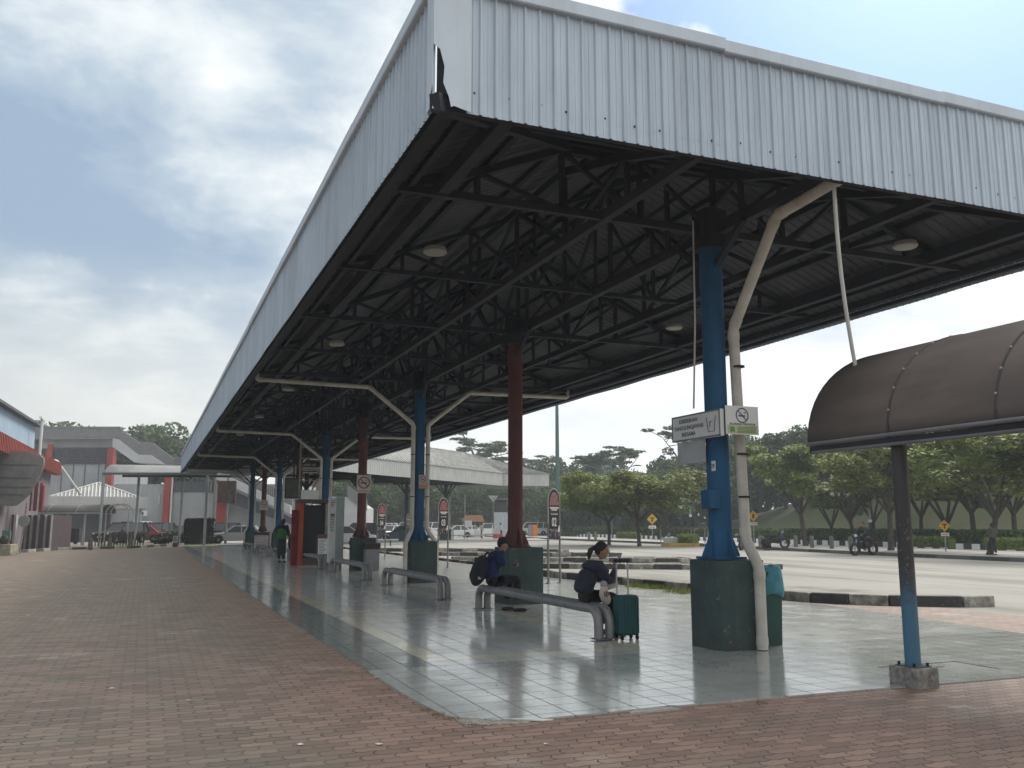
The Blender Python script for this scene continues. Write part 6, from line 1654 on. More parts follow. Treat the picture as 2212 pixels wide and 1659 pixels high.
# ---- road signs
YEL = M('sign_yellow', (0.62, 0.36, 0.03), 0.5)
def diamond(u, d, vtop, vbot, label, motif, plate=True):
    s = fr(u, d, label, 'road sign', 'warning_sign', 'yellow diamond road signs'); h = (vbot - vtop) * d / FH / 2; zc = Z((vtop + vbot) / 2, d); zb_ = on_hill(u, d).z - 0.1 if u > 1250 else 0
    MB().tube([(0, 0.05, zb_), (0, 0.05, zc)], 0.035, 8).build('post', M('sign_post', (0.30, 0.30, 0.29), 0.5), s)
    MB().slab([(0, 0, zc - h), (h, 0, zc), (0, 0, zc + h), (-h, 0, zc)], 0.02).build('plate', YEL, s)
    m2 = MB()
    if motif == 'T':
        m2.bx(-h * .42, h * .42, -0.012, -0.004, zc + h * .12, zc + h * .34); m2.bx(-h * .12, h * .12, -0.012, -0.004, zc - h * .5, zc + h * .12)
    else:
        m2.bx(-h * .22, h * .0, -0.012, -0.004, zc - h * .45, zc + h * .4); m2.slab([(h * .28, -0.012, zc + .05 * h), (-h * .02, -0.012, zc + .36 * h), (-h * .02, -0.012, zc - .26 * h)], 0.006); m2.bx(-h * .02, h * .2, -0.012, -0.004, zc - h * .45, zc - h * .2)
    m2.build('symbol', INK, s)
    if plate:
        MB().bx(-h * .7, h * .7, -0.005, 0.01, zc - h * 1.75, zc - h * 1.2).build('sub_plate', WHITE, s)
        MB().bx(-h * .5, h * .5, -0.010, -0.004, zc - h * 1.55, zc - h * 1.42).build('printed_line', REDINK, s)
diamond(1409, 84, 1110, 1133, 'yellow diamond T junction sign on the slope left of the near blue column', 'T')
diamond(1628, 66, 1103, 1126, 'yellow diamond side road sign right of the white downpipe', 'side')
diamond(2040, 49, 1123, 1148, 'faded yellow diamond sign among the branches right of the vault post', 'T')
# white steel goal-like frame
gf = fr(1612, 58, 'white steel frame of two tall posts behind the white downpipe', 'gantry', 'steel_gantry')
GW = M('white_steel', (0.50, 0.52, 0.52), 0.45)
for u in (1605, 1620): MB().tube([(X(u, 1612, 58), 0, 0), (X(u - 2, 1612, 58), 0, Z(1062, 58))], 0.05, 8).build('post', GW, gf, smooth=True)
MB().beam((X(1605, 1612, 58), 0, Z(1126, 58)), (X(1620, 1612, 58), 0, Z(1126, 58)), 0.06).build('cross_bar', GW, gf)
MB().beam((X(1586, 1612, 58), 0, Z(1155, 58)), (X(1620, 1612, 58), 0, Z(1155, 58)), 0.05).build('low_rail', GW, gf)
MB().tube([(X(1603, 1612, 58), 0, Z(1062, 58)), (X(1595, 1612, 58), 0, Z(1058, 58))], 0.04, 6).build('bracket', GW, gf)
# dark bollard lamps on slope
for k, (u, d, v0, v1, nm) in enumerate(((1880, 64, 1108, 1150, 'dark bollard lamp with a white band left of the vault post'), (1539, 92, 1098, 1133, 'dark slim post on the mound left of the near blue column'), (1492, 92, 1098, 1130, 'second dark slim post on the mound left of the near blue column'))):
    p = on_hill(u, d); r_ = empty('bollard_lamp', p, 0, nm, 'bollard lamp'); h = Z(v0, d) - p.z
    MB().tube([(0, 0, 0), (0, 0, h * 0.72)], [0.13, 0.10], 10).build('post', BLACK, r_, smooth=True)
    MB().lathe([(0.11, h * 0.72), (0.14, h * 0.75), (0.14, h * 0.79), (0.1, h * 0.8)], n=10).build('band', WHITE, r_)
    MB().lathe([(0.07, h * 0.8), (0.09, h * 0.93), (0.0, h)], n=10).build('lantern', M('lantern_grey', (0.25, 0.26, 0.26), 0.4), r_)
# small concrete bollards on the median
BOLL = M('bollard_concrete', (0.17, 0.165, 0.14), 0.9, var=0.2)
bd = [(1444, 74, 'short concrete bollard just left of the second street tree'), (1472, 73, 'short concrete bollard above the yellow kerb block'), (1641, 58, 'grey concrete block post right of the white steel frame'), (1717, 59, 'short bollard left of the thick pale trunk'), (1752, 57, 'short bollard right of the thick pale trunk'), (1759 + 35, 55, 'broad bollard left of the motorcycle rider'), (1835, 53, 'bollard just beside the motorcycle rider'), (1272, 84, 'far bollard left of the seated woman'), (1286, 84, 'second far bollard left of the seated woman')]
for u, d, nm in bd:
    o = MB().lathe([(0.13, 0.0), (0.13, 0.68), (0.10, 0.76), (0.0, 0.78)], n=12).build('bollard', BOLL, smooth=True); o.location = DG(u, d, 0.08); tag(o, nm, 'bollard', 'bollards on the yard median')
# yellow kerb block and white block behind
p = DG(1473, 65.0); yb = empty('kerb_block', p, -YAW, 'long yellow kerb block on the yard left of the near blue column', 'kerb block')
MB().slab([(-1.52, -0.2, 0), (1.55, -0.2, 0), (1.42, -0.12, 0.24), (-1.5, -0.12, 0.24)], 0.4).build('block', M('kerb_yellow', (0.48, 0.30, 0.06), 0.8, var=0.2), yb, bevel=0.02)
MB().bx(1.20, 1.50, -0.215, -0.18, 0.02, 0.2).build('dark_stripe', K_B, yb)
o = MB().box((0, 0, 0.3), (1.05, 0.6, 0.55)).build('concrete_block', M('white_concrete', (0.66, 0.66, 0.64), 0.8), bevel=0.03); o.location = DG(1448, 69); o.rotation_euler = (0, 0, -YAW); tag(o, 'white concrete block behind the yellow kerb block', 'block')
# pipes standing on median
for k, (u, d, nm) in enumerate(((1430, 72, 'thin steel post by the second street tree'), (1496, 70, 'pair of short steel posts right of the white block'), (1525, 70, 'thin steel posts left of the near blue column'))):
    r_ = fr(u, d, nm, 'post', 'steel_post')
    for x in (-0.12, 0.12)[:2 if k else 1]: MB().tube([(x, 0, 0.0), (x, 0, 1.15)], 0.04, 8).build('post', M('post_grey', (0.26, 0.26, 0.25), 0.5), r_, smooth=True)
# guard hut, give way sign, orange barrier etc
gh = fr(1080, 108, 'grey guard hut panel under the second shelter', 'hut', 'guard_hut')
MB().bx(X(1067, 1080, 108), X(1096, 1080, 108), 0, 2.0, 0.1, Z(1107, 108)).build('wall', M('hut_grey', (0.40, 0.43, 0.45), 0.6), gh, bevel=0.03)
MB().bx(X(1069, 1080, 108), X(1094, 1080, 108), 0.4, 1.6, Z(1107, 108), Z(1080, 108)).build('glazing', GLASS, gh)
MB().bx(X(1065, 1080, 108), X(1099, 1080, 108), -0.3, 2.3, Z(1080, 108), Z(1077, 108)).build('roof', M('hut_roof', (0.12, 0.12, 0.13), 0.6), gh)
gw = fr(1065, 96, 'white give way triangle seen under the second shelter', 'road sign', 'give_way_sign')
zz = lambda v: Z(v, 96)
MB().tube([(0, 0.03, 0), (0, 0.03, zz(1075))], 0.04, 8).build('post', M('post_grey'), gw)
MB().slab([(X(1054, 1065, 96), 0, zz(1071)), (0, 0, zz(1086)), (X(1077, 1065, 96), 0, zz(1071))], 0.02).build('plate', M('sign_back_white', (0.60, 0.61, 0.60), 0.5), gw)
for u, nm, c in ((1156, 'orange barrier post right of the red column', (0.60, 0.20, 0.02)), (1146, 'mauve grey barrier post beside the orange one', (0.25, 0.20, 0.24))):
    o = MB().bx(-0.28, 0.28, -0.2, 0.2, 0, 1.5).build('barrier_post', M('barrier_' + nm.split()[0], c, 0.5), bevel=0.05); o.location = DG(u, 110); o.rotation_euler = (0, 0, -YAW); tag(o, nm, 'barrier post')
os_ = fr(1022, 112, 'orange roofed stall beyond the second shelter', 'stall', 'stall')
MB().slab([(-1.4, 0, 1.9), (1.4, 0, 1.9), (1.1, 1.2, 2.7), (-1.1, 1.2, 2.7)], 0.05).build('awning', M('awning_orange', (0.16, 0.075, 0.035), 0.7), os_)
MB().bx(-1.3, 1.3, 0, 1.2, 0.0, 0.9).build('counter', WHITE, os_)
for x in (-1.25, 1.25): MB().tube([(x, 0.03, 0.9), (x, 0.03, 1.9)], 0.04, 6).build('pole', M('post_grey'), os_)
rc = fr(1072, 97.5, 'red crates on the ground by the far person in white', 'crates', 'crate_stack')
for x in (-0.35, 0.2): MB().bx(x, x + 0.5, 0, 0.4, 0.0, 0.55).build('crate', M('crate_red', (0.55, 0.05, 0.06), 0.5), rc, bevel=0.03)
bs = fr(1000, 98, 'small white cabinet on a pole under the second shelter', 'cabinet', 'meter_cabinet')
MB().tube([(0.2, 0, 0), (0.2, 0, Z(1070, 98))], 0.06, 8).build('pole', M('post_grey'), bs)
MB().bx(0.2, 0.95, -0.15, 0.15, Z(1150, 98) + 0.6, Z(1137, 98) + 0.6).build('cabinet', WHITE, bs, bevel=0.02)
wbn = fr(962, 88, 'white board hung beneath the second shelter roof', 'board', 'hung_board')
MB().bx(X(950, 962, 88) - 1.5, X(950, 962, 88) + 0.4, 0, 0.06, Z(1098, 88), Z(1082, 88)).build('panel', M('dull_board', (0.40, 0.40, 0.38), 0.6), wbn) if False else MB().bx(-3.3, -1.9, 0, 0.06, Z(1098, 88), Z(1080, 88)).build('panel', WHITE, wbn)
# benches of the second shelter
for k, (u, d, nm) in enumerate(((1010, 93, 'low rail bench under the right end of the second shelter'), (800, 66, 'pale rail bench between kiosk totem and brown column'))):
    r_ = fr(u, d, nm, 'bench', 'rail_bench')
    MB().beam((-1.9, 0, 0.45), (1.9, 0, 0.45), 0.09).build('rail', PVC, r_)
    for x in (-1.5, 0, 1.5): MB().beam((x, 0, 0), (x, 0, 0.42), 0.07).build('leg', BLACK, r_)

# ================================================================== LEFT: BUILDINGS, WALKWAYS, FENCES
GREYW = M('grey_wall', (0.30, 0.315, 0.335), 0.85, var=0.12, vscale=0.35, streak=0.35)
GREYD = M('grey_dark_wall', (0.10, 0.11, 0.125), 0.85, var=0.12, vscale=0.4)
LATT = M('lattice_grey', (0.24, 0.235, 0.25), 0.8, var=0.1)
LATB = M('lattice_gap', (0.055, 0.057, 0.066), 0.9)
PALEW = M('pale_wall', (0.42, 0.43, 0.44), 0.8, var=0.08, vscale=0.5)
BRED = M('building_red', (0.31, 0.062, 0.050), 0.6, var=0.12, vscale=0.6, streak=0.15)
DB = 96
gb = fr(230, DB, 'long grey building with a lattice parapet, outside stair and red pillars', 'building', 'grey_building')
x_ = lambda u: X(u, 230, DB); z_ = lambda v: Z(v, DB)
MB().bx(x_(70), x_(239), 0.0, 9, 0, z_(1003)).build('wall', GREYW, gb)
MB().bx(x_(236), x_(640), 0.35, 9, 0, z_(1046)).build('wall', M('grey_wall_light', (0.34, 0.355, 0.365), 0.85, var=0.1, vscale=0.3, streak=0.3), gb)
MB().bx(x_(70), x_(248), 0.6, 9, z_(967), z_(946)).build('upper_wall', PALEW, gb)
MB().bx(x_(92), x_(230), -0.1, 8, z_(969), z_(966)).build('ledge', GREYD, gb)
# the dark breeze block screen and the lattice parapet are real grids of bars
def grid(parent, x0, x1, y, z0, z1, nx, nz, bar, name='lattice', mat=LATT, back=True, shear=0.0, th=0.14):
    mb = MB(); f = lambda x: shear * (x - x0)
    for i in range(nx + 1):
        x = x0 + (x1 - x0) * i / nx; mb.add([(x - bar / 2, y, z0 + f(x)), (x + bar / 2, y, z0 + f(x)), (x + bar / 2, y, z1 + f(x)), (x - bar / 2, y, z1 + f(x)), (x - bar / 2, y + th, z0 + f(x)), (x + bar / 2, y + th, z0 + f(x)), (x + bar / 2, y + th, z1 + f(x)), (x - bar / 2, y + th, z1 + f(x))],
               [(0, 1, 2, 3), (7, 6, 5, 4), (0, 4, 5, 1), (1, 5, 6, 2), (2, 6, 7, 3), (3, 7, 4, 0)])
    for j in range(nz + 1):
        z = z0 + (z1 - z0) * j / nz; mb.beam((x0, y + th / 2 - 0.004, z + f(x0)), (x1, y + th / 2 - 0.004, z + f(x1)), th, bar)
    o = mb.build(name, mat, parent)
    if back:
        m2 = MB(); m2.slab([(x0, y + th + 0.02, z0 + f(x0)), (x1, y + th + 0.02, z0 + f(x1)), (x1, y + th + 0.02, z1 + f(x1)), (x0, y + th + 0.02, z1 + f(x0))], 0.06); m2.build('lattice_back', LATB, o)
    return o
grid(gb, x_(108), x_(228), -0.12, z_(1002), z_(968), 34, 6, 0.06, 'block_screen', M('screen_block', (0.10, 0.10, 0.115), 0.8))
grid(gb, x_(50), x_(249), -0.5, z_(948), z_(924), 56, 7, 0.085, 'parapet_lattice')
MB().bx(x_(48), x_(250), -0.55, 0.9, z_(924), z_(921.5)).build('coping', LATT, gb)
sh = (z_(958) - z_(925)) / (x_(295) - x_(249))
grid(gb, x_(249.5), x_(295), -0.5, z_(952), z_(926), 13, 6, 0.085, 'stair_lattice', shear=sh)
grid(gb, x_(295.5), x_(321), -0.5, z_(983), z_(957), 8, 6, 0.085, 'stair_lattice')
grid(gb, x_(321.5), x_(373), -0.5, z_(983), z_(957), 15, 6, 0.085, 'stair_lattice', shear=sh)
grid(gb, x_(373.5), x_(640), -0.5, z_(1015), z_(989), 70, 6, 0.085, 'stair_lattice')
st_ = MB(); st_.slab([(x_(238), -0.3, z_(948)), (x_(249), -0.3, z_(950)), (x_(295), -0.3, z_(984)), (x_(322), -0.3, z_(984)), (x_(373), -0.3, z_(1016)), (x_(640), -0.3, z_(1016)), (x_(640), -0.3, z_(1022)), (x_(322), -0.3, z_(1004)), (x_(288), -0.3, z_(1000)), (x_(238), -0.3, z_(966))], 0.5)
st_.build('stair_stringer', PALEW, gb)
for u0, u1, v0 in ((226, 238.5, 968), (353.5, 366, 1010)):
    MB().bx(x_(u0), x_(u1), -0.55, 0.34, 0, z_(v0)).build('pillar', BRED, gb)
for u0, u1 in ((92, 103),): MB().bx(x_(u0), x_(u1), -0.3, 0, z_(1000), z_(960)).build('pillar', BRED, gb)
mb = MB()
for u in (125, 150, 175, 205, 219): mb.bx(x_(u) - 0.04, x_(u) + 0.04, -0.06, -0.001, z_(1080), z_(1003))
mb.build('drain_stain', GREYD, gb)
MB().bx(x_(368), x_(458), 0.2, 0.34, z_(1062), z_(1040)).build('window_band', GREYD, gb)
for u in (388, 449): MB().bx(x_(u), x_(u + 4), 0.1, 0.2, z_(1062), z_(1040)).build('mullion', LATT, gb)
MB().tube([(x_(367.5), -0.1, 0), (x_(367.5), -0.1, z_(1030)), (x_(400), -0.1, z_(1028))], 0.1, 8).build('white_pipe', WHITE, gb)
MB().tube([(x_(339), 0.2, z_(1090)), (x_(339), 0.2, z_(1070))], 0.06, 6).build('vent_pipe', WHITE, gb)
# lower flight of the stairs to the right, seen through the columns
for (ua, va, ub, vb) in ((478, 1020, 640, 1094),):
    MB().slab([(x_(ua), -2.2, z_(va)), (x_(ub), -2.2, z_(vb)), (x_(ub), -2.2, z_(vb + 17)), (x_(ua), -2.2, z_(va + 17))], 0.6).build('stair_flight', PALEW, gb)
    s_ = (z_(vb) - z_(va)) / (x_(ub) - x_(ua))
    grid(gb, x_(ua), x_(ub), -2.3, z_(va), z_(va - 20), 40, 5, 0.085, 'stair_lattice', shear=s_)
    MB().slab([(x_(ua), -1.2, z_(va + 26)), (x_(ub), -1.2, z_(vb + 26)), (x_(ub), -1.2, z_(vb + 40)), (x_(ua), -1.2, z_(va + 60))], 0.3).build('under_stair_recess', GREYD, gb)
MB().bx(x_(470), x_(489), -0.6, 0.3, 0, z_(1022)).build('pillar', BRED, gb)
ac = fr(307, DB - 0.6, 'white air conditioner unit on the grey wall beside the pyramid kiosk', 'air conditioner', 'air_conditioner')
MB().bx(-0.42, 0.42, 0, 0.32, Z(1115, DB), Z(1104, DB)).build('casing', WHITE, ac, bevel=0.03)
m2 = MB(); zc = (Z(1115, DB) + Z(1104, DB)) / 2; m2.tube([(-0.12, -0.02, zc), (-0.12, 0.01, zc)], 0.22, 16); m2.build('fan_grille', GREYD, ac)
# stair tower glimpsed further right between the columns
bt2 = fr(720, 112, 'pale stair block with brick lattice seen between the far columns', 'building', 'stair_block')
xx = lambda u: X(u, 720, 112); zz2 = lambda v: Z(v, 112)
MB().slab([(xx(640), 0, 0), (xx(790), 0, 0), (xx(790), 0, zz2(1098)), (xx(755), 0, zz2(1074)), (xx(640), 0, zz2(1072))], 6).build('wall', PALEW, bt2)
grid(bt2, xx(640), xx(712), -0.25, zz2(1071), zz2(1040), 30, 9, 0.09, 'brick_lattice', M('brick_pink', (0.20, 0.135, 0.13), 0.85))
sh2 = (zz2(1098) - zz2(1072)) / (xx(790) - xx(755))
grid(bt2, xx(750), xx(792), -0.25, zz2(1072), zz2(1050), 16, 6, 0.08, 'stair_lattice', shear=sh2)
# pinkish covered shop front behind the far columns
# big poster board and its poles
pb = fr(487, 75, 'large dark poster board on two poles at the far end of the platform', 'billboard', 'billboard')
xb = lambda u: X(u, 487, 75); zb_ = lambda v: Z(v, 75)
MB().bx(xb(467), xb(506), 0, 0.12, zb_(1087), zb_(1039)).build('poster', M('poster_dark', (0.045, 0.028, 0.026), 0.5, vscale=1.4, var=0.4, col2=(0.11, 0.085, 0.075)), pb)
MB().bx(xb(490), xb(500), -0.02, 0, zb_(1086), zb_(1060)).build('poster_text', M('poster_grey', (0.16, 0.15, 0.15), 0.6, vscale=3, var=0.4), pb)
for u in (459, 487): MB().tube([(xb(u), 0.2, 0), (xb(u), 0.2, zb_(1020))], 0.10, 10).build('pole', M('post_grey'), pb, smooth=True)
# tall flat walkway roof joining the shelter end
tw = fr(300, 68, 'high flat curved walkway roof on slim posts meeting the far shelter end', 'walkway roof', 'high_walkway')
xt = lambda u: X(u, 300, 68)
mb = MB(); k = 12; prof = [(-1.7 + 3.4 * i / k, 5.30 + 0.75 * math.sin(math.pi * i / k)) for i in range(k + 1)]
for u in (236, 300, 365, 430, 480):
    for y, z in prof: mb.v.append(Vector((xt(u), y + (u - 236) * 0.012, z)))
n = k + 1; mb.f = [(j * n + i, (j + 1) * n + i, (j + 1) * n + i + 1, j * n + i + 1) for j in range(4) for i in range(k)]
o = mb.build('roof_sheet', M('walkway_sheet', (0.26, 0.265, 0.26), 0.5, var=0.1), tw, smooth=True, auto=80); md = o.modifiers.new('t', 'SOLIDIFY'); md.thickness = 0.02
MB().bx(xt(236), xt(480), -1.78, -1.68, 5.18, 5.34).build('eave_beam', GREYD, tw); MB().bx(xt(236), xt(480), 1.7, 1.8, 5.18, 5.34).build('eave_beam', GREYD, tw)
for u, y in ((238.5, -1.65), (274, 1.65), (459, -1.65), (372, 1.65)): MB().tube([(xt(u), y, 0), (xt(u), y, 5.25)], 0.10, 10).build('post', M('post_pale', (0.32, 0.34, 0.35), 0.5), tw, smooth=True)
# low arched walkway
lw = fr(120, 68, 'low arched grey walkway roof on steel posts in front of the pyramid kiosk', 'walkway roof', 'arched_walkway')
xl = lambda u: X(u, 120, 68)
prof = [(-1.3 * math.cos(math.pi * i / k), 2.42 + 0.62 * math.sin(math.pi * i / k)) for i in range(k + 1)]
mb = MB(); us = (-60, 0, 60, 120, 180, 232)
for u in us:
    for y, z in prof: mb.v.append(Vector((xl(u), y, z)))
mb.f = [(j * n + i, (j + 1) * n + i, (j + 1) * n + i + 1, j * n + i + 1) for j in range(len(us) - 1) for i in range(k)]
o = mb.build('roof_sheet', M('arched_sheet', (0.125, 0.12, 0.125), 0.5, var=0.12), lw, smooth=True, auto=80); md = o.modifiers.new('t', 'SOLIDIFY'); md.thickness = 0.02
for u in us: MB().tube([(xl(u), y, z + 0.01) for y, z in prof], 0.035, 6).build('rib', M('post_grey'), lw)
for y in (-1.33, 1.33): MB().bx(xl(-60), xl(232), y - 0.05, y + 0.05, 2.34, 2.44).build('eave_beam', M('post_pale'), lw)
for u in (103, 129, 162, 200, 10, 50): 
    for y in (-1.25, 1.25): MB().tube([(xl(u), y, 0), (xl(u), y, 2.4)], 0.07, 8).build('post', M('post_pale'), lw, smooth=True)
ae = fr(252, 67.5, 'open arched end frame of the low walkway between two tall posts', 'arch', 'walkway_arch')
mb = MB()
for rr in (0, 0.5):
    mb.tube([(0.85 * math.cos(t) + rr * 0.25, rr, 2.35 + 0.72 * math.sin(t)) for t in [math.pi * q / 14 for q in range(15)]], 0.05, 6)
mb.build('arch', M('post_pale'), ae)
for x in (-0.85, 0.85): MB().tube([(x, 0, 0), (x, 0, 2.4)], 0.06, 8).build('post', M('post_pale'), ae, smooth=True)
# pyramid roofed kiosk
pk = fr(196, 80, 'square kiosk with a pale pyramid zinc roof and ribbed fascia', 'kiosk', 'pyramid_kiosk'); pk.rotation_euler = (0, 0, R(2.5))
xp = lambda u: X(u, 196, 80); zp = lambda v: Z(v, 80)
hw_ = xp(300) * 1.06; z0_, z1_, z2_ = zp(1098), zp(1073), zp(1039)
def kfascia():
    mb = MB(); nrib = 44
    for (a, b) in (((-hw_, 0), (hw_, 0)), ((hw_, 0), (hw_, 8.6)), ((hw_, 8.6), (-hw_, 8.6)), ((-hw_, 8.6), (-hw_, 0))):
        mb.beam((*a, (z0_ + z1_) / 2), (*b, (z0_ + z1_) / 2), 0.05, z1_ - z0_)
    for i in range(nrib + 1):
        x = -hw_ + 2 * hw_ * i / nrib; mb.bx(x - 0.03, x + 0.03, -0.06, -0.02, z0_, z1_)
    return mb
kfascia().build('fascia', FASC2, pk)
mb = MB(); apx = (xp(205.6), 4.3, z2_); cs = [(-hw_ * 0.76, 1.0, z1_ - .02), (hw_ * 0.86, 1.0, z1_ - .02), (hw_ * 0.86, 8, z1_ - .02), (-hw_ * 0.76, 8, z1_ - .02)]
mb.add(cs + [apx], [(0, 1, 4), (1, 2, 4), (2, 3, 4), (3, 0, 4), (3, 2, 1, 0)])
pr = mb.build('roof', ROOF2, pk)
mb = MB(); A_ = Vector(apx)
for i in range(25):
    p = Vector(cs[0]).lerp(Vector(cs[1]), i / 24); f = 1 - abs(i / 24 - 0.5) * 2
    mb.beam(p + Vector((0, -0.03, 0.03)), p.lerp(Vector((p.x, A_.y, A_.z)), f) + Vector((0, -0.03, 0.03)), 0.08, 0.06)
for c_ in cs[:2]: mb.beam(Vector(c_) + Vector((0, -.03, .05)), A_ + Vector((0, 0, .05)), 0.14, 0.08)
mb.build('roof_seam', M('seam_white', (0.62, 0.62, 0.62), 0.5), pr)
for x in (-hw_ + 0.5, hw_ - 0.5):
    for y in (0.5, 8.0): MB().tube([(x, y, 0), (x, y, z0_)], 0.12, 8).build('post', M('post_pale'), pk)
MB().bx(-hw_ + 1.2, hw_ * 0.35, 3, 7, 0, z0_ - 0.05).build('inner_wall', GREYD, pk)
# blue walled building with red eaves at the left edge
P_ = DG(0, 51); Q_ = DG(112, 72); dv = (Q_ - P_); ang = math.atan2(dv.y, dv.x); ln_ = dv.length
bb_ = empty('blue_building', P_ - dv.normalized() * 12, ang, 'light blue walled building with a broad red eaves band at the left edge', 'building')
off = 12.0
LB = M('light_blue_wall', (0.28, 0.38, 0.48), 0.7, var=0.08, vscale=0.4)
MB().slab([(0, 0.3, 0), (off + ln_ * 0.98, 0.3, 0), (off + ln_ * 0.98, 0.3, 6.0), (0, 0.3, 6.0)], 10).build('wall', M('purple_grey_wall', (0.17, 0.145, 0.155), 0.8, var=0.15, vscale=0.5), bb_)
MB().slab([(0, 0.2, 6.3), (off + ln_ * 0.52, 0.2, 6.3), (off + ln_ * 0.50, 0.2, 8.35), (off, 0.2, 8.15), (0, 0.2, 8.0)], 8).build('upper_wall', LB, bb_)
MB().slab([(-0.3, -0.2, 8.05), (off + ln_ * 0.52, -0.2, 8.38), (off + ln_ * 0.52, 8, 8.9), (-0.3, 8, 8.5)], 0.15).build('roof_edge', GREYD, bb_)
mb = MB(); mb.bx(0, off + ln_, -0.35, 0.15, 5.45, 6.4)
for i in range(0, 70): mb.bx(i * 0.5, i * 0.5 + 0.08, -0.40, -0.34, 5.45, 6.4) if i * 0.5 < off + ln_ - 0.1 else None
mb.build('eaves_band', BRED, bb_)
MB().tube([(off + ln_ * 0.42, -0.45, 5.3), (off + ln_ * 0.42, -0.45, 8.5), (off + ln_ * 0.38, -0.45, 8.6)], 0.09, 8).build('white_pipe', WHITE, bb_)
wp = [D(96, 992, 71.5), D(123, 996, 74), D(174, 1068, 79)]
o = MB().tube(wp, 0.11, 8).build('white_pipe', WHITE, smooth=True); tag(o, 'long white drain pipe slanting from the red eaves down to the pyramid roof', 'pipe')
# grey curved sheet canopy in front of it
cc = fr(30, 50, 'grey curved sheet canopy with dark seams before the blue building', 'canopy', 'curved_canopy')
xc = lambda u: X(u, 30, 50); zc_ = lambda v: Z(v, 50)
prof = [(xc(-120), zc_(972)), (xc(-20), zc_(973)), (xc(50), zc_(976)), (xc(72), zc_(981)), (xc(82), zc_(990)), (xc(84), zc_(1003)), (xc(79), zc_(1022)), (xc(70), zc_(1044)), (xc(60), zc_(1063)), (xc(52), zc_(1073))]
mb = MB(); nn_ = len(prof)
for y in (0, 0.8, 1.6, 2.4, 3.2, 4.0, 4.8):
    for x, z in prof: mb.v.append(Vector((x - y * 0.56, y, z)))
mb.f = [(j * nn_ + i, j * nn_ + i + 1, (j + 1) * nn_ + i + 1, (j + 1) * nn_ + i) for j in range(6) for i in range(nn_ - 1)]
o = mb.build('curved_sheet', M('canopy_grey', (0.20, 0.20, 0.20), 0.6, var=0.12), cc, smooth=True, auto=80); md = o.modifiers.new('t', 'SOLIDIFY'); md.thickness = 0.03
fp = [(x, -0.01, z) for x, z in prof] + [(xc(30), -0.01, zc_(1093)), (xc(-120), -0.01, zc_(1093))]
MB().slab(list(reversed(fp)), 0.15).build('end_sheet', M('canopy_grey'), cc)
mb = MB()
for v in (1002, 1030, 1050, 1066): mb.beam((xc(-120), -0.03, zc_(v)), (xc(72 if v < 1030 else 60 if v < 1060 else 45), -0.03, zc_(v + 3)), 0.03)
mb.build('seam', GREYD, cc)
# red and white striped stall wall with shutters
rw = fr(60, 56, 'red and white striped stall wall beneath the curved canopy', 'stall', 'striped_stall')
xr = lambda u: X(u, 60, 56); zr = lambda v: Z(v, 56)
REDS = M('stripe_red', (0.24, 0.035, 0.05), 0.6); WHT = M('stripe_white', (0.60, 0.59, 0.60), 0.6, vscale=3, var=0.15)
mb1, mb2 = MB(), MB()
for i, u in enumerate(range(40, 86, 4)): (mb1 if i % 3 else mb2).bx(xr(u), xr(u + 3.8), 0, 0.2, zr(1104), zr(1038 + abs(u - 75) * 0.9 + (i % 2) * 3)) if u > 56 else None
mb1.build('red_panel', REDS, rw); mb2.build('white_panel', WHT, rw)
mb1, mb2 = MB(), MB()
for i, u in enumerate(range(-10, 40, 5)): (mb2 if i % 2 else mb1).bx(xr(u), xr(u + 4.8), -0.3, -0.1, 0, zr(1112))
mb1.build('red_panel', REDS, rw); mb2.build('white_panel', WHT, rw)
MB().bx(xr(40), xr(104), 0.5, 3.0, 0, zr(1113)).build('dark_interior', M('plum_dark', (0.085, 0.055, 0.065), 0.8), rw)
for u in (48, 60, 74, 90, 103): MB().bx(xr(u), xr(u + 2.0), 0.3, 0.5, 0, zr(1113)).build('shutter_post', M('post_grey'), rw)
# mirror pole
mp_ = fr(50, 49, 'tall thin pole with a round grey traffic mirror at the left kerb', 'traffic mirror', 'mirror_pole')
MB().tube([(X(47, 50, 49), 0, 0), (X(55, 50, 49), 0, Z(1086, 49))], 0.045, 8).build('pole', M('rusty_pole', (0.20, 0.13, 0.11), 0.7, var=0.3, vscale=6, col2=(0.36, 0.34, 0.34)), mp_, smooth=True)
m2 = MB(); zc = Z(1126, 49); m2.tube([(0.08, -0.10, zc), (0.08, -0.04, zc)], [0.27, 0.30], 24); m2.build('mirror', M('mirror_back', (0.25, 0.25, 0.26), 0.5), mp_, smooth=True, auto=30)
m2 = MB(); m2.tube([(0.08 + 0.30 * math.cos(t), -0.07, zc + 0.30 * math.sin(t)) for t in [2 * math.pi * q / 24 for q in range(25)]], 0.02, 6, cap=False); m2.build('rim', M('post_grey'), mp_)
# planter block at left edge
pbk = fr(14, 46, 'weathered concrete planter block at the left edge of the paving', 'planter', 'planter_block')
MB().bx(X(2, 14, 46), X(27, 14, 46), 0, 0.7, 0, 0.56).build('block', M('planter_concrete', (0.38, 0.35, 0.28), 0.9, var=0.3, vscale=4), pbk, bevel=0.03)
MB().bx(X(-8, 14, 46), X(1.5, 14, 46), -0.1, 0.6, 0, 0.5).build('dark_base', M('plum_dark'), pbk)
m2 = MB(); m2.ball((X(5, 14, 46), 0.3, 0.75), (0.22, 0.2, 0.28), 10, 8); m2.build('potted_plant', LEAF['brown'], pbk)
MB().bx(X(-6, 14, 46), X(12, 14, 46), 0.5, 0.6, 0.75, 1.25).build('teal_sign', M('teal_board', (0.08, 0.19, 0.18), 0.6), pbk)
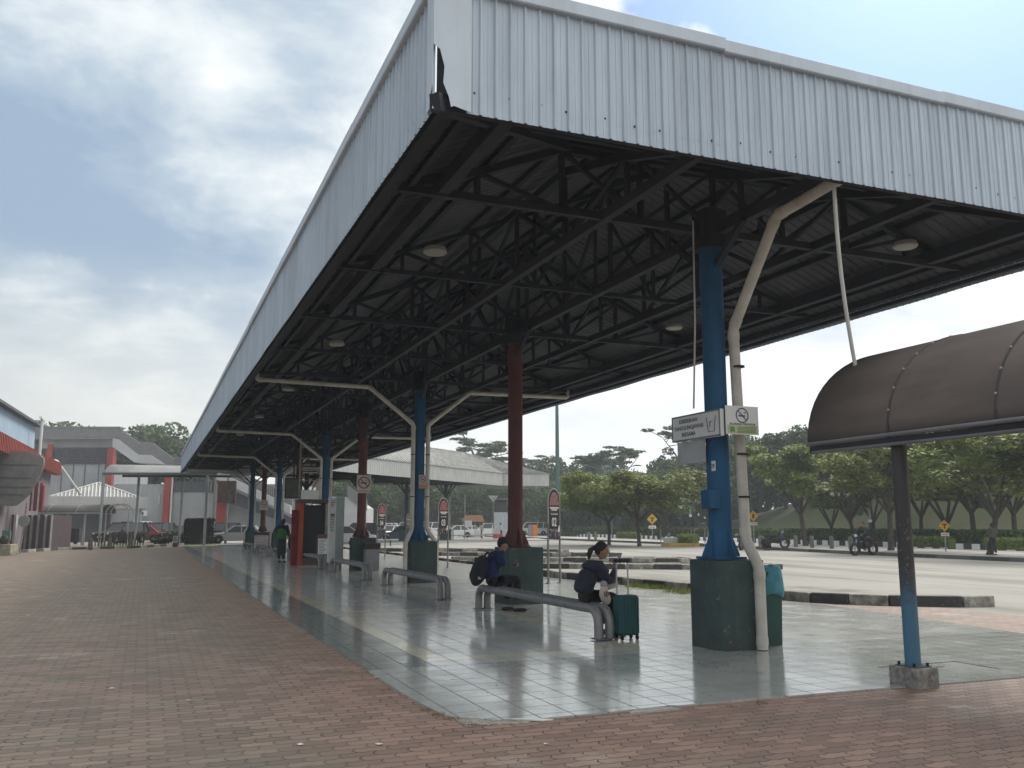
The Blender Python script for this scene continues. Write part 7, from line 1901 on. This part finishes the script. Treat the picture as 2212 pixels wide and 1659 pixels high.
# picket fences
def fence(u0, u1, d0, d1, label, seed):
    a, b = DG(u0, d0), DG(u1, d1); r_ = empty('picket_fence', (a + b) / 2, 0, label, 'fence', 'low dark picket fences'); rnd = random.Random(seed)
    n = int((b - a).length / 0.19); mb = MB()
    for i in range(n):
        p = a.lerp(b, i / n) - (a + b) / 2; t = rnd.uniform(-0.10, 0.16)
        mb.beam(p, p + Vector((t * _rx, t * _ry, rnd.uniform(0.85, 1.08))), 0.055)
    mb.build('pickets', M('fence_dark', (0.030, 0.027, 0.025), 0.8), r_)
    MB().beam(a - (a + b) / 2 + Vector((0, 0, 0.55)), b - (a + b) / 2 + Vector((0, 0, 0.6)), 0.04).build('rail', M('fence_dark'), r_)
fence(209, 235, 64, 64.5, 'dense dark picket fence before the arched walkway end', 1)
fence(243, 318, 64.5, 66, 'leaning dark picket fence in front of the red car', 2)
fence(372, 450, 68.5, 70.5, 'dark picket fence below the clipped bush', 3)
for u, d, nm in ((198.5, 56, 'mossy concrete bollard at the walkway end'), (240, 58, 'mossy concrete bollard left of the leaning fence'), (285, 59.5, 'mossy concrete bollard before the red car')):
    o = MB().lathe([(0.14, 0.0), (0.13, 0.62), (0.10, 0.70), (0.0, 0.72)], n=12).build('bollard', M('mossy_concrete', (0.13, 0.12, 0.085), 0.95, var=0.3, vscale=6), smooth=True); o.location = DG(u, d); tag(o, nm, 'bollard', 'bollards along the left kerb')
nm_ = fr(380, 63, 'small black and white marker stone at the far corner of the paving', 'marker', 'marker_stone')
MB().bx(-0.16, 0.16, 0, 0.2, 0, 0.30).build('base', K_B, nm_); MB().bx(-0.15, 0.15, 0, 0.18, 0.30, 0.78).build('top', K_W, nm_); text_mesh('numeral', '8', 0.32, INK, nm_, (0, -0.006, 0.53), (R(90), 0, 0))
# clipped dark bush and sprawling shrubs
cb_ = empty('clipped_bush', DG(425, 73), -YAW, 'square clipped dark bush before the grey saloon car', 'shrub')
bush_box(-0.98, 0.98, 0, 1.5, 0.1, 1.95, 2600, 0.10, 8, LEAF['brown'], cb_, 'foliage')
for k, (u, d, rx, nm) in enumerate(((375, 73, 1.5, 'low sprawling dark shrub left of the clipped bush'), (358, 74, 0.8, 'small sprawling dark shrub near the red pillar'))):
    rnd = random.Random(60 + k); lm = leaf_mesh('shrub', [(Vector((rnd.uniform(-rx, rx), rnd.uniform(-.4, .4), rnd.uniform(.25, .7))), 0.55, 0.30) for _ in range(9)], 0.11, 420, rnd, 1.0)
    o = bpy.data.objects.new('sprawling_shrub', lm); COL.objects.link(o); lm.materials.append(LEAF['brown']); o.location = DG(u, d); o.rotation_euler = (0, 0, -YAW); tag(o, nm, 'shrub')
# dark figures / bins under arched walkway
wb2 = fr(152, 72, 'dark goods cart standing under the low arched walkway', 'cart', 'goods_cart')
MB().bx(-0.75, 0.75, 0, 0.8, 0.15, 1.25).build('cart_box', M('cart_dark', (0.035, 0.038, 0.042), 0.7, var=0.3), wb2, bevel=0.05)
MB().ball((-0.35, 0.4, 1.42), (0.38, 0.3, 0.24), 10, 8).build('bundle', M('cart_dark'), wb2, smooth=True)
for x in (-0.5, 0.5): MB().tube([(x, -0.02, 0.18), (x, 0.05, 0.18)], 0.18, 12).build('wheel', TYRE, wb2)
# ================================================================== AIR: a thin even haze over the whole place
hz = MB(); hz.bx(-320, 320, -60, 330, -1.5, 42)
hzm = bpy.data.materials.new('haze_air'); hzm.use_nodes = True
ht = hzm.node_tree; ht.nodes.remove(ht.nodes['Principled BSDF'])
pv = ht.nodes.new('ShaderNodeVolumePrincipled'); pv.inputs['Color'].default_value = (0.86, 0.93, 0.97, 1); pv.inputs['Density'].default_value = 0.0010
ht.links.new(pv.outputs[0], ht.nodes['Material Output'].inputs['Volume'])
ho = hz.build('haze', hzm); ho['kind'] = 'stuff'
